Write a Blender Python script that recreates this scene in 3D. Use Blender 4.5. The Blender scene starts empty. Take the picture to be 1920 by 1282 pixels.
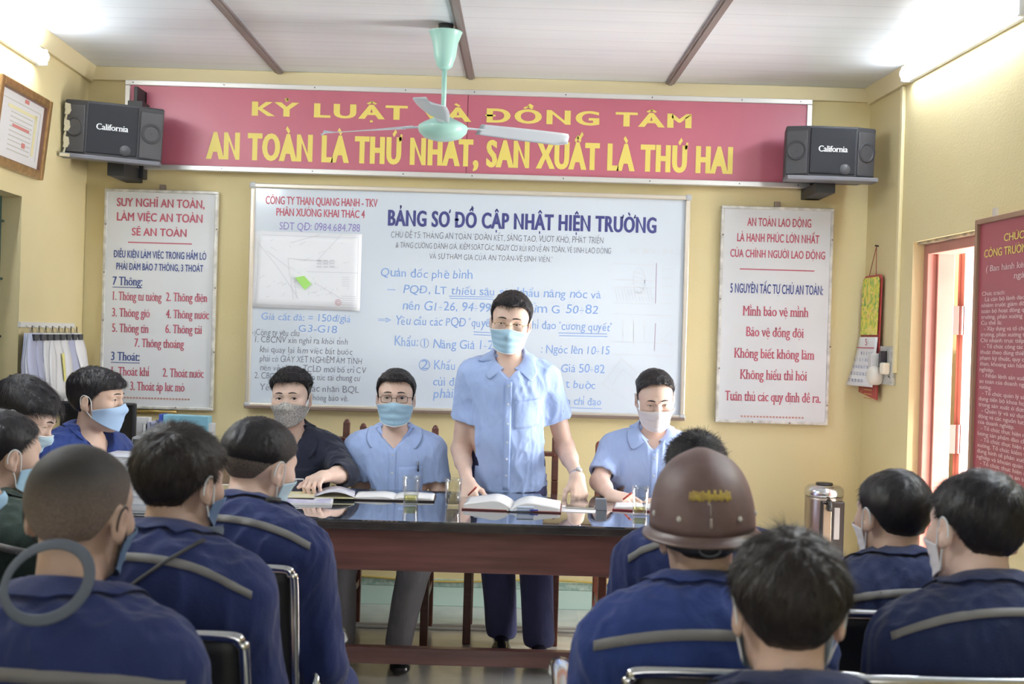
import bpy, bmesh, math, random, unicodedata
import numpy as np
from mathutils import Vector, Matrix

# ------------------------------------------------------------ camera, sky, lamps, exposure
scene = bpy.context.scene
COL = scene.collection
random.seed(7)
RNG = np.random.default_rng(7)
FPX = 2150.0
CAMZ, ROLL, PITCH = 1.49, 0.029, math.atan(11 / 2150)
cam_data = bpy.data.cameras.new('camera')
cam_data.sensor_width = 36.0
cam_data.lens = 36.0 * FPX / 1920
cam_data.dof.use_dof = True
cam_data.dof.focus_distance = 5.4
cam_data.dof.aperture_fstop = 5.2
cam_obj = bpy.data.objects.new('camera', cam_data)
COL.objects.link(cam_obj)
_F = Vector((0, math.cos(PITCH), -math.sin(PITCH)))
_U0 = Vector((0, math.sin(PITCH), math.cos(PITCH)))
_R0 = Vector((1, 0, 0))
CR = _R0 * math.cos(ROLL) + _U0 * math.sin(ROLL)
CU = _U0 * math.cos(ROLL) - _R0 * math.sin(ROLL)
CO = Vector((0, 0, CAMZ))
cam_obj.matrix_world = Matrix(((CR.x, CU.x, -_F.x, 0), (CR.y, CU.y, -_F.y, 0), (CR.z, CU.z, -_F.z, CAMZ), (0, 0, 0, 1)))
scene.camera = cam_obj

world = bpy.data.worlds.new('daylight')
scene.world = world
world.use_nodes = True
_bg = world.node_tree.nodes['Background']
_bg.inputs[0].default_value = (0.86, 0.92, 1.0, 1)
_bg.inputs[1].default_value = 1.7
scene.view_settings.view_transform = 'Standard'
scene.view_settings.look = 'None'
scene.view_settings.gamma = 1.0
scene.view_settings.exposure = 0.0
scene.view_settings.use_curve_mapping = False
scene.cycles.transparent_max_bounces = 32
TUBE_STRENGTH = 46.0

def area_lamp(name, loc, rot, size, sy, power, col):
    l = bpy.data.lights.new(name, 'AREA'); l.shape = 'RECTANGLE'; l.size = size; l.size_y = sy
    l.energy = power; l.color = col
    o = bpy.data.objects.new(name, l); COL.objects.link(o); o.location = loc; o.rotation_euler = rot
    return o
# unseen fill lamps added for soft light, then daylight at the open door
area_lamp('rear_fill_lamp', (0.0, -1.5, 1.75), (math.radians(90), 0, 0), 3.6, 1.2, 32, (0.93, 0.96, 1.0))  # added fill; the rear wall is solid, without a window
area_lamp('side_fill_lamp', (-2.2, 0.9, 1.7), (math.radians(90), 0, math.radians(-90 + 25)), 1.6, 1.3, 14, (0.93, 0.96, 1.0))  # added fill; the side wall has no window here
area_lamp('doorway_daylight', (3.0, 5.25, 1.15), (math.radians(90), 0, math.radians(90)), .9, 1.9, 200, (1.0, .97, .92))
_s = bpy.data.lights.new('sun', 'SUN'); _s.energy = 4.0; _s.angle = 0.05; _s.color = (1, .95, .86)
_so = bpy.data.objects.new('sun', _s); COL.objects.link(_so); _so.rotation_euler = (math.radians(38), math.radians(28), 0)

# ------------------------------------------------------------ placing
def ray(px, py):
    d = _F + CR * ((px - 960) / FPX) + CU * ((641 - py) / FPX)
    return d
def at(px, py, Y):
    d = ray(px, py)
    return CO + d * (Y / d.y)
WALLY = 6.3
LX0, RX0, SL = -2.36, 1.93, 0.05
def lx(y): return LX0 + SL * (WALLY - y)
def rx(y): return RX0 + SL * (WALLY - y)
def wall_hit(px, py, x0):
    d = ray(px, py)
    t = (x0 + SL * WALLY) / (d.x + SL * d.y)
    return CO + d * t
def wl(px, py): return wall_hit(px, py, LX0)
def wr(px, py): return wall_hit(px, py, RX0)

# ------------------------------------------------------------ materials
MATS = {}
def mat(name, col, rough=0.6, metal=0.0, spec=0.5, emit=None, es=0.0, bump=0.0, bscale=60.0, var=0.0, vscale=4.0, stretch=(1, 1, 1), sss=0.0, trans=0.0, coat=0.0, ior=1.5, sheen=0.0, alpha=1.0, col2=None):
    if name in MATS: return MATS[name]
    m = bpy.data.materials.new(name); m.use_nodes = True
    nt = m.node_tree; b = nt.nodes['Principled BSDF']
    L = nt.links
    b.inputs['Base Color'].default_value = (*col, 1); b.inputs['Roughness'].default_value = rough
    b.inputs['Metallic'].default_value = metal; b.inputs['Specular IOR Level'].default_value = spec
    b.inputs['IOR'].default_value = ior; b.inputs['Transmission Weight'].default_value = trans
    b.inputs['Coat Weight'].default_value = coat; b.inputs['Alpha'].default_value = alpha
    if sheen: b.inputs['Sheen Weight'].default_value = sheen
    if sss:
        b.inputs['Subsurface Weight'].default_value = sss; b.inputs['Subsurface Radius'].default_value = (.012, .005, .003)
        b.inputs['Subsurface Scale'].default_value = 1.0
    if emit:
        b.inputs['Emission Color'].default_value = (*emit, 1); b.inputs['Emission Strength'].default_value = es
    if bump or var:
        tc = nt.nodes.new('ShaderNodeTexCoord'); mp = nt.nodes.new('ShaderNodeMapping')
        mp.inputs['Scale'].default_value = stretch; L.new(tc.outputs['Object'], mp.inputs[0])
    if var:
        n = nt.nodes.new('ShaderNodeTexNoise'); n.inputs['Scale'].default_value = vscale; n.inputs['Detail'].default_value = 5
        L.new(mp.outputs[0], n.inputs['Vector'])
        r = nt.nodes.new('ShaderNodeValToRGB'); L.new(n.outputs[0], r.inputs[0])
        c2 = col2 or [c * (1 - var) for c in col]
        r.color_ramp.elements[0].color = (*c2, 1); r.color_ramp.elements[0].position = .3
        r.color_ramp.elements[1].color = (*[min(1, c * (1 + (0 if col2 else var * .5))) for c in col], 1); r.color_ramp.elements[1].position = .68
        L.new(r.outputs[0], b.inputs['Base Color'])
    if bump:
        n2 = nt.nodes.new('ShaderNodeTexNoise'); n2.inputs['Scale'].default_value = bscale; n2.inputs['Detail'].default_value = 3
        L.new(mp.outputs[0], n2.inputs['Vector'])
        bp = nt.nodes.new('ShaderNodeBump'); bp.inputs['Strength'].default_value = bump; bp.inputs['Distance'].default_value = .004
        L.new(n2.outputs[0], bp.inputs['Height']); L.new(bp.outputs[0], b.inputs['Normal'])
    MATS[name] = m
    return m

# ------------------------------------------------------------ objects
MW = {}
def tag(o, label=None, cat=None, group=None, kind=None):
    if label: o['label'] = label
    if cat: o['category'] = cat
    if group: o['group'] = group
    if kind: o['kind'] = kind
    return o
def empty(name, loc, rz=0.0, label=None, cat=None, group=None):
    o = bpy.data.objects.new(name, None); COL.objects.link(o)
    o.location = loc; o.rotation_euler = (0, 0, rz); o.empty_display_size = .05
    MW[o.name] = Matrix.Translation(Vector(loc)) @ Matrix.Rotation(rz, 4, 'Z')
    return tag(o, label, cat, group)
def copy_tree(o, loc, rz, label, parent=None):
    def rec(s, par):
        c = s.copy(); COL.objects.link(c)
        if par is not None: c.parent = par
        for ch in [x for x in s.children]: rec(ch, c)
        return c
    kids = list(o.children)
    c = o.copy(); COL.objects.link(c); c.location = loc; c.rotation_euler = (0, 0, rz); c['label'] = label
    for k in kids: rec(k, c)
    return c

def link_mesh(name, V, faces, m, parent=None, local=False, smooth=True, bevel=0.0, sub=0, smooth_flags=None):
    """V (n,3) array; faces list of index lists, or an (n,4)/(n,3) array"""
    V = np.asarray(V, dtype=np.float64)
    me = bpy.data.meshes.new(name)
    if parent is not None and not local:
        mi = np.array(MW[parent.name].inverted())
        V = V @ mi[:3, :3].T + mi[:3, 3]
    if isinstance(faces, np.ndarray):
        n, k = faces.shape
        me.vertices.add(len(V)); me.vertices.foreach_set('co', V.astype(np.float32).ravel())
        me.loops.add(n * k); me.loops.foreach_set('vertex_index', faces.astype(np.int32).ravel())
        me.polygons.add(n); me.polygons.foreach_set('loop_start', np.arange(0, n * k, k, dtype=np.int32))
        me.update(calc_edges=True); me.validate()
    else:
        me.from_pydata(V.tolist(), [], faces)
    ms = m if isinstance(m, (list, tuple)) else [m]
    for x in ms: me.materials.append(x)
    if smooth: me.polygons.foreach_set('use_smooth', np.ones(len(me.polygons), dtype=bool))
    me.update()
    o = bpy.data.objects.new(name, me); COL.objects.link(o)
    if parent is not None:
        o.parent = parent; MW[o.name] = MW[parent.name]
    else: MW[o.name] = Matrix.Identity(4)
    if bevel:
        b = o.modifiers.new('edge', 'BEVEL'); b.width = bevel; b.segments = 2; b.limit_method = 'ANGLE'; b.angle_limit = math.radians(40)
    if sub:
        s = o.modifiers.new('round', 'SUBSURF'); s.levels = sub; s.render_levels = sub
    return o

def nrm(v):
    v = np.asarray(v, float); n = np.linalg.norm(v)
    return v / n if n > 1e-9 else v
def frame_from(d, hint=(0, 0, 1)):
    d = nrm(d); h = np.asarray(hint, float)
    if abs(d @ nrm(h)) > .97: h = np.array((1., 0, 0)) if abs(d[0]) < .9 else np.array((0, 1., 0))
    a = nrm(np.cross(h, d)); b = np.cross(d, a)
    return a, b
class MB:
    def __init__(s): s.v = []; s.f = []; s.sm = []
    def add(s, V, F):
        o = len(s.v); s.v += [tuple(float(c) for c in p) for p in V]; s.f += [[i + o for i in f] for f in F]
        return s
    def box(s, c, size, R=None):
        c = np.array(c, float); h = np.array(size, float) / 2
        P = np.array([(x, y, z) for x in (-1, 1) for y in (-1, 1) for z in (-1, 1)], float) * h
        if R is not None: P = P @ np.array(R).T
        P += c
        return s.add(P, [(0, 1, 3, 2), (4, 6, 7, 5), (0, 4, 5, 1), (2, 3, 7, 6), (0, 2, 6, 4), (1, 5, 7, 3)])
    def span(s, a, b):
        a = np.array(a, float); b = np.array(b, float)
        return s.box((a + b) / 2, np.abs(b - a))
    def bar(s, a, b, w, h, hint=(0, 0, 1)):
        a = np.array(a, float); b = np.array(b, float); d = b - a
        u, v = frame_from(d, hint)
        R = np.stack([u, v, nrm(d)], 1)
        return s.box((a + b) / 2, (w, h, np.linalg.norm(d)), R)
    def tube(s, pts, r, seg=10, closed=False, cap=True, flat=1.0, hint=(0, 0, 1)):
        P = [np.array(p, float) for p in pts]; n = len(P)
        rr = r if hasattr(r, '__len__') else [r] * n
        V = []; u = None
        for i in range(n):
            if closed: t = nrm(P[(i + 1) % n] - P[i - 1])
            else: t = nrm(P[min(i + 1, n - 1)] - P[max(i - 1, 0)])
            if u is None: u, w = frame_from(t, hint)
            else:
                u = nrm(u - t * (u @ t)); w = np.cross(t, u)
            for k in range(seg):
                a = 2 * math.pi * k / seg
                V.append(P[i] + rr[i] * (math.cos(a) * u + flat * math.sin(a) * w))
        F = []
        for i in range(n if closed else n - 1):
            j = (i + 1) % n
            for k in range(seg):
                l = (k + 1) % seg
                F.append((i * seg + k, i * seg + l, j * seg + l, j * seg + k))
        if cap and not closed:
            F.append(tuple(reversed(range(seg)))); F.append(tuple((n - 1) * seg + k for k in range(seg)))
        return s.add(V, F)
    def lathe(s, prof, c, seg=24, axis=(0, 0, 1), cap=True, sx=1.0):
        c = np.array(c, float); ax = nrm(axis); u, w = frame_from(ax, (0, 1, 0))
        V = []; F = []; n = len(prof)
        for r, h in prof:
            for k in range(seg):
                a = 2 * math.pi * k / seg
                V.append(c + ax * h + r * (sx * math.cos(a) * u + math.sin(a) * w))
        for i in range(n - 1):
            for k in range(seg):
                l = (k + 1) % seg
                F.append((i * seg + k, i * seg + l, (i + 1) * seg + l, (i + 1) * seg + k))
        if cap:
            F.append(tuple(reversed(range(seg)))); F.append(tuple((n - 1) * seg + k for k in range(seg)))
        return s.add(V, F)
    def prism(s, poly, dirv):
        """polygon (3-D points) swept along dirv"""
        P = [np.array(p, float) for p in poly]; d = np.array(dirv, float); n = len(P)
        V = P + [p + d for p in P]
        F = [tuple(reversed(range(n))), tuple(range(n, 2 * n))]
        for i in range(n):
            j = (i + 1) % n; F.append((i, j, n + j, n + i))
        return s.add(V, F)
    def sheet(s, G, thick, closed_u=False):
        """grid G[v][u][3] -> solid sheet, thickened along its normals"""
        G = np.asarray(G, float); nv, nu = G.shape[:2]
        du = np.gradient(G, axis=1); dv = np.gradient(G, axis=0)
        N = np.cross(du, dv); N /= np.maximum(np.linalg.norm(N, axis=2, keepdims=True), 1e-9)
        B = G - N * thick
        V = np.concatenate([G.reshape(-1, 3), B.reshape(-1, 3)]); o = nv * nu; F = []
        ur = nu if closed_u else nu - 1
        for j in range(nv - 1):
            for i in range(ur):
                k = (i + 1) % nu
                a, b, c, d = j * nu + i, j * nu + k, (j + 1) * nu + k, (j + 1) * nu + i
                F.append((a, b, c, d)); F.append((o + d, o + c, o + b, o + a))
        for i in range(ur):
            k = (i + 1) % nu
            F.append((k, i, o + i, o + k)); t = (nv - 1) * nu
            F.append((t + i, t + k, o + t + k, o + t + i))
        if not closed_u:
            for j in range(nv - 1):
                a, d = j * nu, (j + 1) * nu
                F.append((a, d, o + d, o + a)); a += nu - 1; d += nu - 1
                F.append((d, a, o + a, o + d))
        return s.add(V, F)
    def build(s, name, m, parent=None, local=False, smooth=False, bevel=0.0, sub=0):
        return link_mesh(name, np.array(s.v), s.f, m, parent, local, smooth, bevel, sub)
def rotz(a):
    c, s_ = math.cos(a), math.sin(a)
    return np.array(((c, -s_, 0), (s_, c, 0), (0, 0, 1.)))
def rotx(a):
    c, s_ = math.cos(a), math.sin(a)
    return np.array(((1., 0, 0), (0, c, -s_), (0, s_, c)))
def roty(a):
    c, s_ = math.cos(a), math.sin(a)
    return np.array(((c, 0, s_), (0, 1., 0), (-s_, 0, c)))
def smoothcurve(pts, n=8):
    P = [np.array(p, float) for p in pts]; out = []
    for i in range(len(P) - 1):
        a, b, c, d = P[max(i - 1, 0)], P[i], P[i + 1], P[min(i + 2, len(P) - 1)]
        for k in range(n):
            t = k / n
            out.append(.5 * ((2 * b) + (-a + c) * t + (2 * a - 5 * b + 4 * c - d) * t * t + (-a + 3 * b - 3 * c + d) * t ** 3))
    out.append(P[-1]); return out

# ------------------------------------------------------------ lettering
GLYPH = {}
def _glyph(ch):
    if ch in GLYPH: return GLYPH[ch]
    def mk(s):
        c = bpy.data.curves.new('g', 'FONT'); c.body = s; c.resolution_u = 4; c.fill_mode = 'FRONT' if hasattr(c, 'fill_mode') else c.fill_mode
        o = bpy.data.objects.new('g', c); COL.objects.link(o); bpy.context.view_layer.update()
        dg = bpy.context.evaluated_depsgraph_get(); e = o.evaluated_get(dg); me = e.to_mesh()
        V = np.array([v.co[:2] for v in me.vertices]).reshape(-1, 2); F = [tuple(p.vertices) for p in me.polygons]
        e.to_mesh_clear(); bpy.data.objects.remove(o); bpy.data.curves.remove(c)
        return V, F
    if ch == ' ':
        GLYPH[ch] = (np.zeros((0, 2)), [], .27, np.zeros((0, 2)), []); return GLYPH[ch]
    V, F = mk(ch)
    W2, _ = mk(ch + 'I'); W1, _ = mk('II'); I1, _ = mk('I')
    iw = W1[:, 0].max() - I1[:, 0].max()
    adv = W2[:, 0].max() - I1[:, 0].max()
    # outline: edges used once, and their outward normals
    key = {}; rem = np.round(V, 5)
    uniq, inv = np.unique(rem, axis=0, return_inverse=True); inv = inv.ravel()
    F = [tuple(inv[i] for i in f) for f in F]; F = [f for f in F if len(set(f)) == len(f)]
    V = uniq
    for f in F:
        for i in range(len(f)):
            a, b = f[i], f[(i + 1) % len(f)]
            key[(a, b)] = key.get((a, b), 0) + 1
    bd = [(a, b) for (a, b) in key if (b, a) not in key]
    N = np.zeros_like(V)
    area = sum((V[f[i]][0] * V[f[(i + 1) % len(f)]][1] - V[f[(i + 1) % len(f)]][0] * V[f[i]][1]) for f in F for i in range(len(f)))
    sg = 1 if area > 0 else -1
    cnt = np.zeros(len(V))
    for a, b in bd:
        d = V[b] - V[a]; l = np.hypot(*d)
        if l < 1e-7: continue
        n = np.array((d[1], -d[0])) / l * sg
        N[a] += n; N[b] += n; cnt[a] += 1; cnt[b] += 1
    ln = np.linalg.norm(N, axis=1); ok = ln > .3
    N[ok] = N[ok] / (ln[ok] ** 2)[:, None] * np.maximum(cnt[ok], 1)[:, None]
    N = np.clip(N, -1.6, 1.6)
    GLYPH[ch] = (V, F, adv, N, bd)
    return GLYPH[ch]
CAPH, XH = None, None
def layout(s, wx=0.0, wy=0.0, serif=False, gap=0.0, jit=0.0):
    """-> vertices (n,2), faces, width; units: capital height = 1"""
    global CAPH, XH
    if CAPH is None:
        CAPH = _glyph('H')[0][:, 1].max(); XH = _glyph('x')[0][:, 1].max()
    VV = []; FF = []; n0 = 0; x = 0.0
    def put(P, F):
        nonlocal n0
        VV.append(np.asarray(P, float)); FF.extend([tuple(i + n0 for i in f) for f in F]); n0 += len(P)
    def stroke(pts, w):
        P = np.array(pts, float)
        for i in range(len(P) - 1):
            d = P[i + 1] - P[i]; l = np.hypot(*d); t = d / max(l, 1e-9); n = np.array((-t[1], t[0])) * w / 2
            a = P[i] - t * w * .2; b = P[i + 1] + t * w * .2
            put([a - n, b - n, b + n, a + n], [(0, 1, 2, 3)])
    sw = max(.05, .085 + wx + wy)
    for ch in s:
        dec = unicodedata.normalize('NFD', ch); base, marks = dec[0], dec[1:]
        bar = None
        if base in 'Đđ': bar = base; base = 'D' if base == 'Đ' else 'd'
        circ = None
        if base in '①②': circ = base; base = '1' if base == '①' else '2'
        arrow = base == '⇒'
        if arrow:
            stroke([(x + .05, .42), (x + .75, .42)], .07); stroke([(x + .05, .22), (x + .75, .22)], .07)
            stroke([(x + .6, .6), (x + .95, .32), (x + .6, .04)], .07); x += 1.15; continue
        if base == '÷':
            stroke([(x + .08, .35), (x + .5, .35)], .07); stroke([(x + .27, .6), (x + .31, .6)], .08); stroke([(x + .27, .1), (x + .31, .1)], .08); x += .6; continue
        if base == '*':
            for k in range(3):
                a = math.pi * k / 3 + .52; stroke([(x + .2 - .17 * math.cos(a), .42 - .17 * math.sin(a)), (x + .2 + .17 * math.cos(a), .42 + .17 * math.sin(a))], .06)
            x += .44; continue
        if base in '"“”': 
            stroke([(x + .08, 1.0), (x + .05, .78)], sw * .8); stroke([(x + .24, 1.0), (x + .21, .78)], sw * .8); x += .34; continue
        V, F, adv, N, bd = _glyph(base)
        mi = base == 'i' and any(m in '\u0300\u0301\u0309\u0303' for m in marks)
        if len(V):
            P = V + N * np.array((wx, wy)) * .9
            if serif:
                e = []
                for a, b in bd:
                    (x0, y0), (x1, y1) = V[a], V[b]; w = abs(x1 - x0)
                    if abs(y1 - y0) < .012 and .05 < w < .16 and (abs(y0) < .03 or abs(y0 - CAPH) < .03 or (abs(y0 - XH) < .04 and base.islower()) or (base in 'hbklđd' and y0 > CAPH * .9) or (base in 'pq' and y0 < -.1)):
                        e.append((min(x0, x1), max(x0, x1), y0))
                P = P / CAPH; 
                put(P + np.array((x + jx, 0)) if False else P + np.array((x, 0)), F)
                for x0, x1, y0 in e:
                    top = y0 > .1 * 1
                    l = (x0 - wx - .055) / CAPH; r = (x1 + wx + .055) / CAPH
                    if top and base.islower(): r = (x1 + wx) / CAPH
                    yy = y0 / CAPH; h = .045
                    put([(x + l, yy - (h if top else 0)), (x + r, yy - (h if top else 0)), (x + r, yy + (0 if top else h)), (x + l, yy + (0 if top else h))], [(0, 1, 2, 3)])
            else:
                P = P / CAPH
                if jit:
                    a = random.uniform(-1, 1) * .12 * jit; sc = 1 + random.uniform(-1, 1) * .1 * jit
                    P = P * sc; P = np.stack([P[:, 0] + P[:, 1] * (a + .06), P[:, 1] + random.uniform(-1, 1) * .05 * jit], 1)
                put(P + np.array((x, 0)), F)
            x0, x1, yt = V[:, 0].min() / CAPH, V[:, 0].max() / CAPH, (XH if base in 'aeouy' else V[:, 1].max()) / CAPH
        else: x0, x1, yt = 0, adv / CAPH, 1
        cx = x + (x0 + x1) / 2; ty = yt + .10
        if base == 'i': ty = V[:, 1].max() / CAPH + .04
        hat = None; w = sw * .85
        for mk_ in marks:
            if mk_ == '\u0302': stroke([(cx - .17, ty), (cx, ty + .15), (cx + .17, ty)], w * .9); hat = 1
            elif mk_ == '\u0306': stroke([(cx - .15, ty + .13), (cx - .08, ty + .03), (cx + .08, ty + .03), (cx + .15, ty + .13)], w * .8); hat = 1
            elif mk_ == '\u031b':
                hx = x + x1 + (.0 if base.isupper() else .0); stroke([(hx - .04, yt - .05), (hx + .07, yt - .01), (hx + .09, yt + .13)], w * .9)
            elif mk_ == '\u0323': stroke([(cx - .03, -.2), (cx + .03, -.2)], w * 1.2)
        for mk_ in marks:
            ox, oy = (.2, ty + .12) if hat else (0, ty)
            if hat and mk_ == '\u0303': ox, oy = 0, ty + .2
            q = .9 if hat else 1
            if mk_ == '\u0300': stroke([(cx + ox - .12 * q - (.05 if hat else 0), oy + .17), (cx + ox + .04 * q - (.05 if hat else 0), oy + .02)], w)
            elif mk_ == '\u0301': stroke([(cx + ox - .04 * q, oy + .02), (cx + ox + .12 * q, oy + .17)], w)
            elif mk_ == '\u0303': stroke([(cx + ox - .16, oy + .04), (cx + ox - .07, oy + .13), (cx + ox + .07, oy + .06), (cx + ox + .16, oy + .14)], w * .85)
            elif mk_ == '\u0309': stroke([(cx + ox - .07, oy + .17), (cx + ox + .02, oy + .21), (cx + ox + .07, oy + .15), (cx + ox, oy + .09), (cx + ox, oy + .01)], w * .75)
        if bar == 'Đ': stroke([(x + x0 - .1, .5), (x + x0 + .3, .5)], w)
        if bar == 'đ': stroke([(x + x1 - .28, .84), (x + x1 + .1, .84)], w * .8)
        if circ:
            pts = [(cx + .5 * math.cos(a), .5 + .62 * math.sin(a)) for a in np.linspace(0, 2 * math.pi, 17)]; stroke(pts, .06); x += .45
        x += adv / CAPH + gap
    V = np.concatenate(VV) if VV else np.zeros((0, 2))
    return V, FF, max(x - gap, .01)
class Lettering:
    """writing gathered on one plane: origin + right/up vectors, lifted a little along the normal"""
    def __init__(s, n=(0, -1, 0), lift=.0012): s.v = []; s.f = []; s.n = np.array(n, float); s.lift = lift; s.cuts = []
    def mark(s): s.cuts.append((len(s.v), len(s.f)))
    def put(s, text, p0, p1, cap, up=(0, 0, 1), wx=0.0, wy=0.0, serif=False, gap=0.0, jit=0.0, shear=0.0):
        V, F, w = layout(text, wx, wy, serif, gap, jit)
        if not len(V): return
        p0 = np.array(p0, float); p1 = np.array(p1, float); d = p1 - p0; L = np.linalg.norm(d); t = d / L
        up = nrm(np.array(up) - t * (np.array(up) @ t))
        xm, xM = V[:, 0].min(), V[:, 0].max()
        X = (V[:, 0] - xm) / (xM - xm) * L + shear * V[:, 1] * cap
        P = p0 + X[:, None] * t + (V[:, 1] * cap)[:, None] * up + s.n * s.lift
        s.mark(); o = len(s.v); s.v += P.tolist(); s.f += [tuple(i + o for i in f) for f in F]
    def line(s, a, b, w):
        a = np.array(a, float); b = np.array(b, float); t = nrm(b - a); n = np.cross(t, s.n) * w / 2
        o = len(s.v); l = s.n * s.lift
        s.v += [(a - n + l).tolist(), (b - n + l).tolist(), (b + n + l).tolist(), (a + n + l).tolist()]; s.f.append((o, o + 1, o + 2, o + 3))
    def build(s, name, m, parent, split=True):
        if not split or len(s.cuts) < 2: return link_mesh(name, np.array(s.v), s.f, m, parent, smooth=False)
        c = s.cuts + [(len(s.v), len(s.f))]
        for (v0, f0), (v1, f1) in zip(c[:-1], c[1:]):
            link_mesh(name, np.array(s.v[v0:v1]), [tuple(i - v0 for i in f) for f in s.f[f0:f1]], m, parent, smooth=False)
# ------------------------------------------------------------ smooth bodies: signed distances and a surface finder
def Ell(c, r, R=None):
    c = np.array(c, float); r = np.array(r, float)
    def f(P):
        q = P - c
        if R is not None: q = q @ R
        k0 = np.linalg.norm(q / r, axis=1); k1 = np.linalg.norm(q / (r * r), axis=1)
        return np.where(k1 < 1e-9, -r.min(), k0 * (k0 - 1) / np.maximum(k1, 1e-9))
    return (f, c, r.max())
def RC(a, b, ra, rb, sq=None):
    """limb from a to b; sq=(axis, factor) flattens it along an axis"""
    a = np.array(a, float); b = np.array(b, float); ab = b - a; l2 = max(ab @ ab, 1e-12)
    def f(P):
        q = P - a
        t = np.clip(q @ ab / l2, 0, 1)
        e = q - t[:, None] * ab
        if sq is not None:
            ax, k = sq; e = e + np.outer(e @ ax, ax) * (1 / k - 1)
        d = np.linalg.norm(e, axis=1) - (ra + (rb - ra) * t)
        return d * (sq[1] if sq is not None and sq[1] < 1 else 1)
    return (f, (a + b) / 2, math.sqrt(l2) / 2 + max(ra, rb))
def smin(a, b, k):
    h = np.maximum(k - np.abs(a - b), 0) / k
    return np.minimum(a, b) - h * h * k * .25
def smax(a, b, k): return -smin(-a, -b, k)
class Solid:
    def __init__(s): s.ops = []; s.post = None
    def u(s, prim, k=.02): s.ops.append(('u', prim, k)); return s
    def d(s, prim, k=.01): s.ops.append(('d', prim, k)); return s
    def cut(s, p, n, k=.004):
        """keep the side n points away from"""
        p = np.array(p, float); n = nrm(n); s.ops.append(('c', (lambda P: (P - p) @ n, None, 0), k)); return s
    def __call__(s, P):
        P = np.atleast_2d(P); D = np.full(len(P), 9.0)
        for kind, (f, c, R), k in s.ops:
            if kind == 'c': D = smax(D, f(P), k); continue
            dc = np.linalg.norm(P - c, axis=1) - R
            if kind == 'u':
                m = dc < np.minimum(D + k, .15)
                E = np.where(dc < .15, 9.0, np.maximum(dc, .12))
                if m.any(): E[m] = f(P[m])
                D = smin(D, E, k)
            else:
                m = dc < k + .03
                if m.any(): D[m] = smax(D[m], -f(P[m]), k)
        if s.post is not None: D = s.post(P, D)
        return D
_O8 = np.array([(i, j, k) for i in (0, 1) for j in (0, 1) for k in (0, 1)])
def surface(f, lo, hi, h, margin=1.5):
    lo = np.array(lo, float); hi = np.array(hi, float)
    n = np.ceil((hi - lo) / (8 * h)).astype(int) + 1
    idx = np.indices(n).reshape(3, -1).T
    for lev in (8, 4, 2, 1):
        d = f(lo + (idx + .5) * lev * h)
        idx = idx[np.abs(d) < lev * h * .87 * margin + .002]
        if lev > 1: idx = (idx[:, None, :] * 2 + _O8).reshape(-1, 3)
    N = n * 8 + 2
    lin = lambda a: (a[..., 0] * N[1] + a[..., 1]) * N[2] + a[..., 2]
    cor = idx[:, None, :] + _O8
    ck = lin(cor).ravel(); uk, inv = np.unique(ck, return_inverse=True); inv = inv.reshape(-1, 8)
    up = np.stack([uk // (N[1] * N[2]), (uk // N[2]) % N[1], uk % N[2]], 1)
    val = f(lo + up * h)
    cv = val[inv]; ins = cv < 0
    act = ins.any(1) & ~ins.all(1)
    idx = idx[act]; cv = cv[act]; ins = ins[act]
    pos = np.zeros((len(idx), 3)); cnt = np.zeros(len(idx))
    for a in range(8):
        for ax, st in ((0, 4), (1, 2), (2, 1)):
            if a & st: continue
            b = a | st; m = ins[:, a] != ins[:, b]
            t = cv[m, a] / (cv[m, a] - cv[m, b])
            p = np.repeat(_O8[a][None].astype(float), m.sum(), 0); p[:, ax] += t
            pos[m] += p; cnt[m] += 1
    V = lo + (idx + pos / cnt[:, None]) * h
    keys = lin(idx); order = np.argsort(keys); sk = keys[order]
    def look(a):
        k = lin(a); i = np.clip(np.searchsorted(sk, k), 0, len(sk) - 1)
        return np.where(sk[i] == k, order[i], -1)
    quads = []
    for ax, st, u, w in ((0, 4, (0, 1, 0), (0, 0, 1)), (1, 2, (0, 0, 1), (1, 0, 0)), (2, 1, (1, 0, 0), (0, 1, 0))):
        m = ins[:, 0] != ins[:, st]; c = idx[m]; u = np.array(u); w = np.array(w)
        q = np.stack([look(c), look(c - u), look(c - u - w), look(c - w)], 1)
        fl = ins[m, 0]
        q[~fl] = q[~fl][:, ::-1]
        quads.append(q[(q >= 0).all(1)])
    return V, np.concatenate(quads)
def grad(f, P, e=.002):
    g = np.stack([f(P + np.eye(3)[i] * e) - f(P - np.eye(3)[i] * e) for i in range(3)], 1)
    return g / np.maximum(np.linalg.norm(g, axis=1, keepdims=True), 1e-9)
def march(f, O, D, lift=0.0, tmax=.8, it=50):
    O = np.asarray(O, float).reshape(-1, 3); D = np.broadcast_to(np.asarray(D, float), O.shape)
    t = np.zeros(len(O))
    for _ in range(it):
        d = f(O + D * t[:, None]) - lift
        t = np.minimum(t + d * .8, tmax)
    return O + D * t[:, None], t < tmax - 1e-4
def push(f, P, eps, it=4):
    P = np.array(P, float); sh = P.shape; P = P.reshape(-1, 3)
    for _ in range(it):
        d = f(P); m = d < eps
        if not m.any(): break
        P[m] += grad(f, P[m]) * (eps - d[m])[:, None]
    return P.reshape(sh)
_nd = RNG.normal(size=(24, 3)); _nd /= np.linalg.norm(_nd, axis=1, keepdims=True); _np = RNG.uniform(0, 6.28, 24)
def wob(P, freq, seed=0, n=6):
    """smooth wobble, about -1..1"""
    s = np.zeros(len(P))
    for i in range(n):
        j = (i + seed * 5) % 24
        s += np.sin(P @ _nd[j] * freq * (1 + .35 * i) + _np[j] + 1.3 * np.sin(P @ _nd[(j + 7) % 24] * freq * .6 + i))
    return s / n * 1.5
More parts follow.
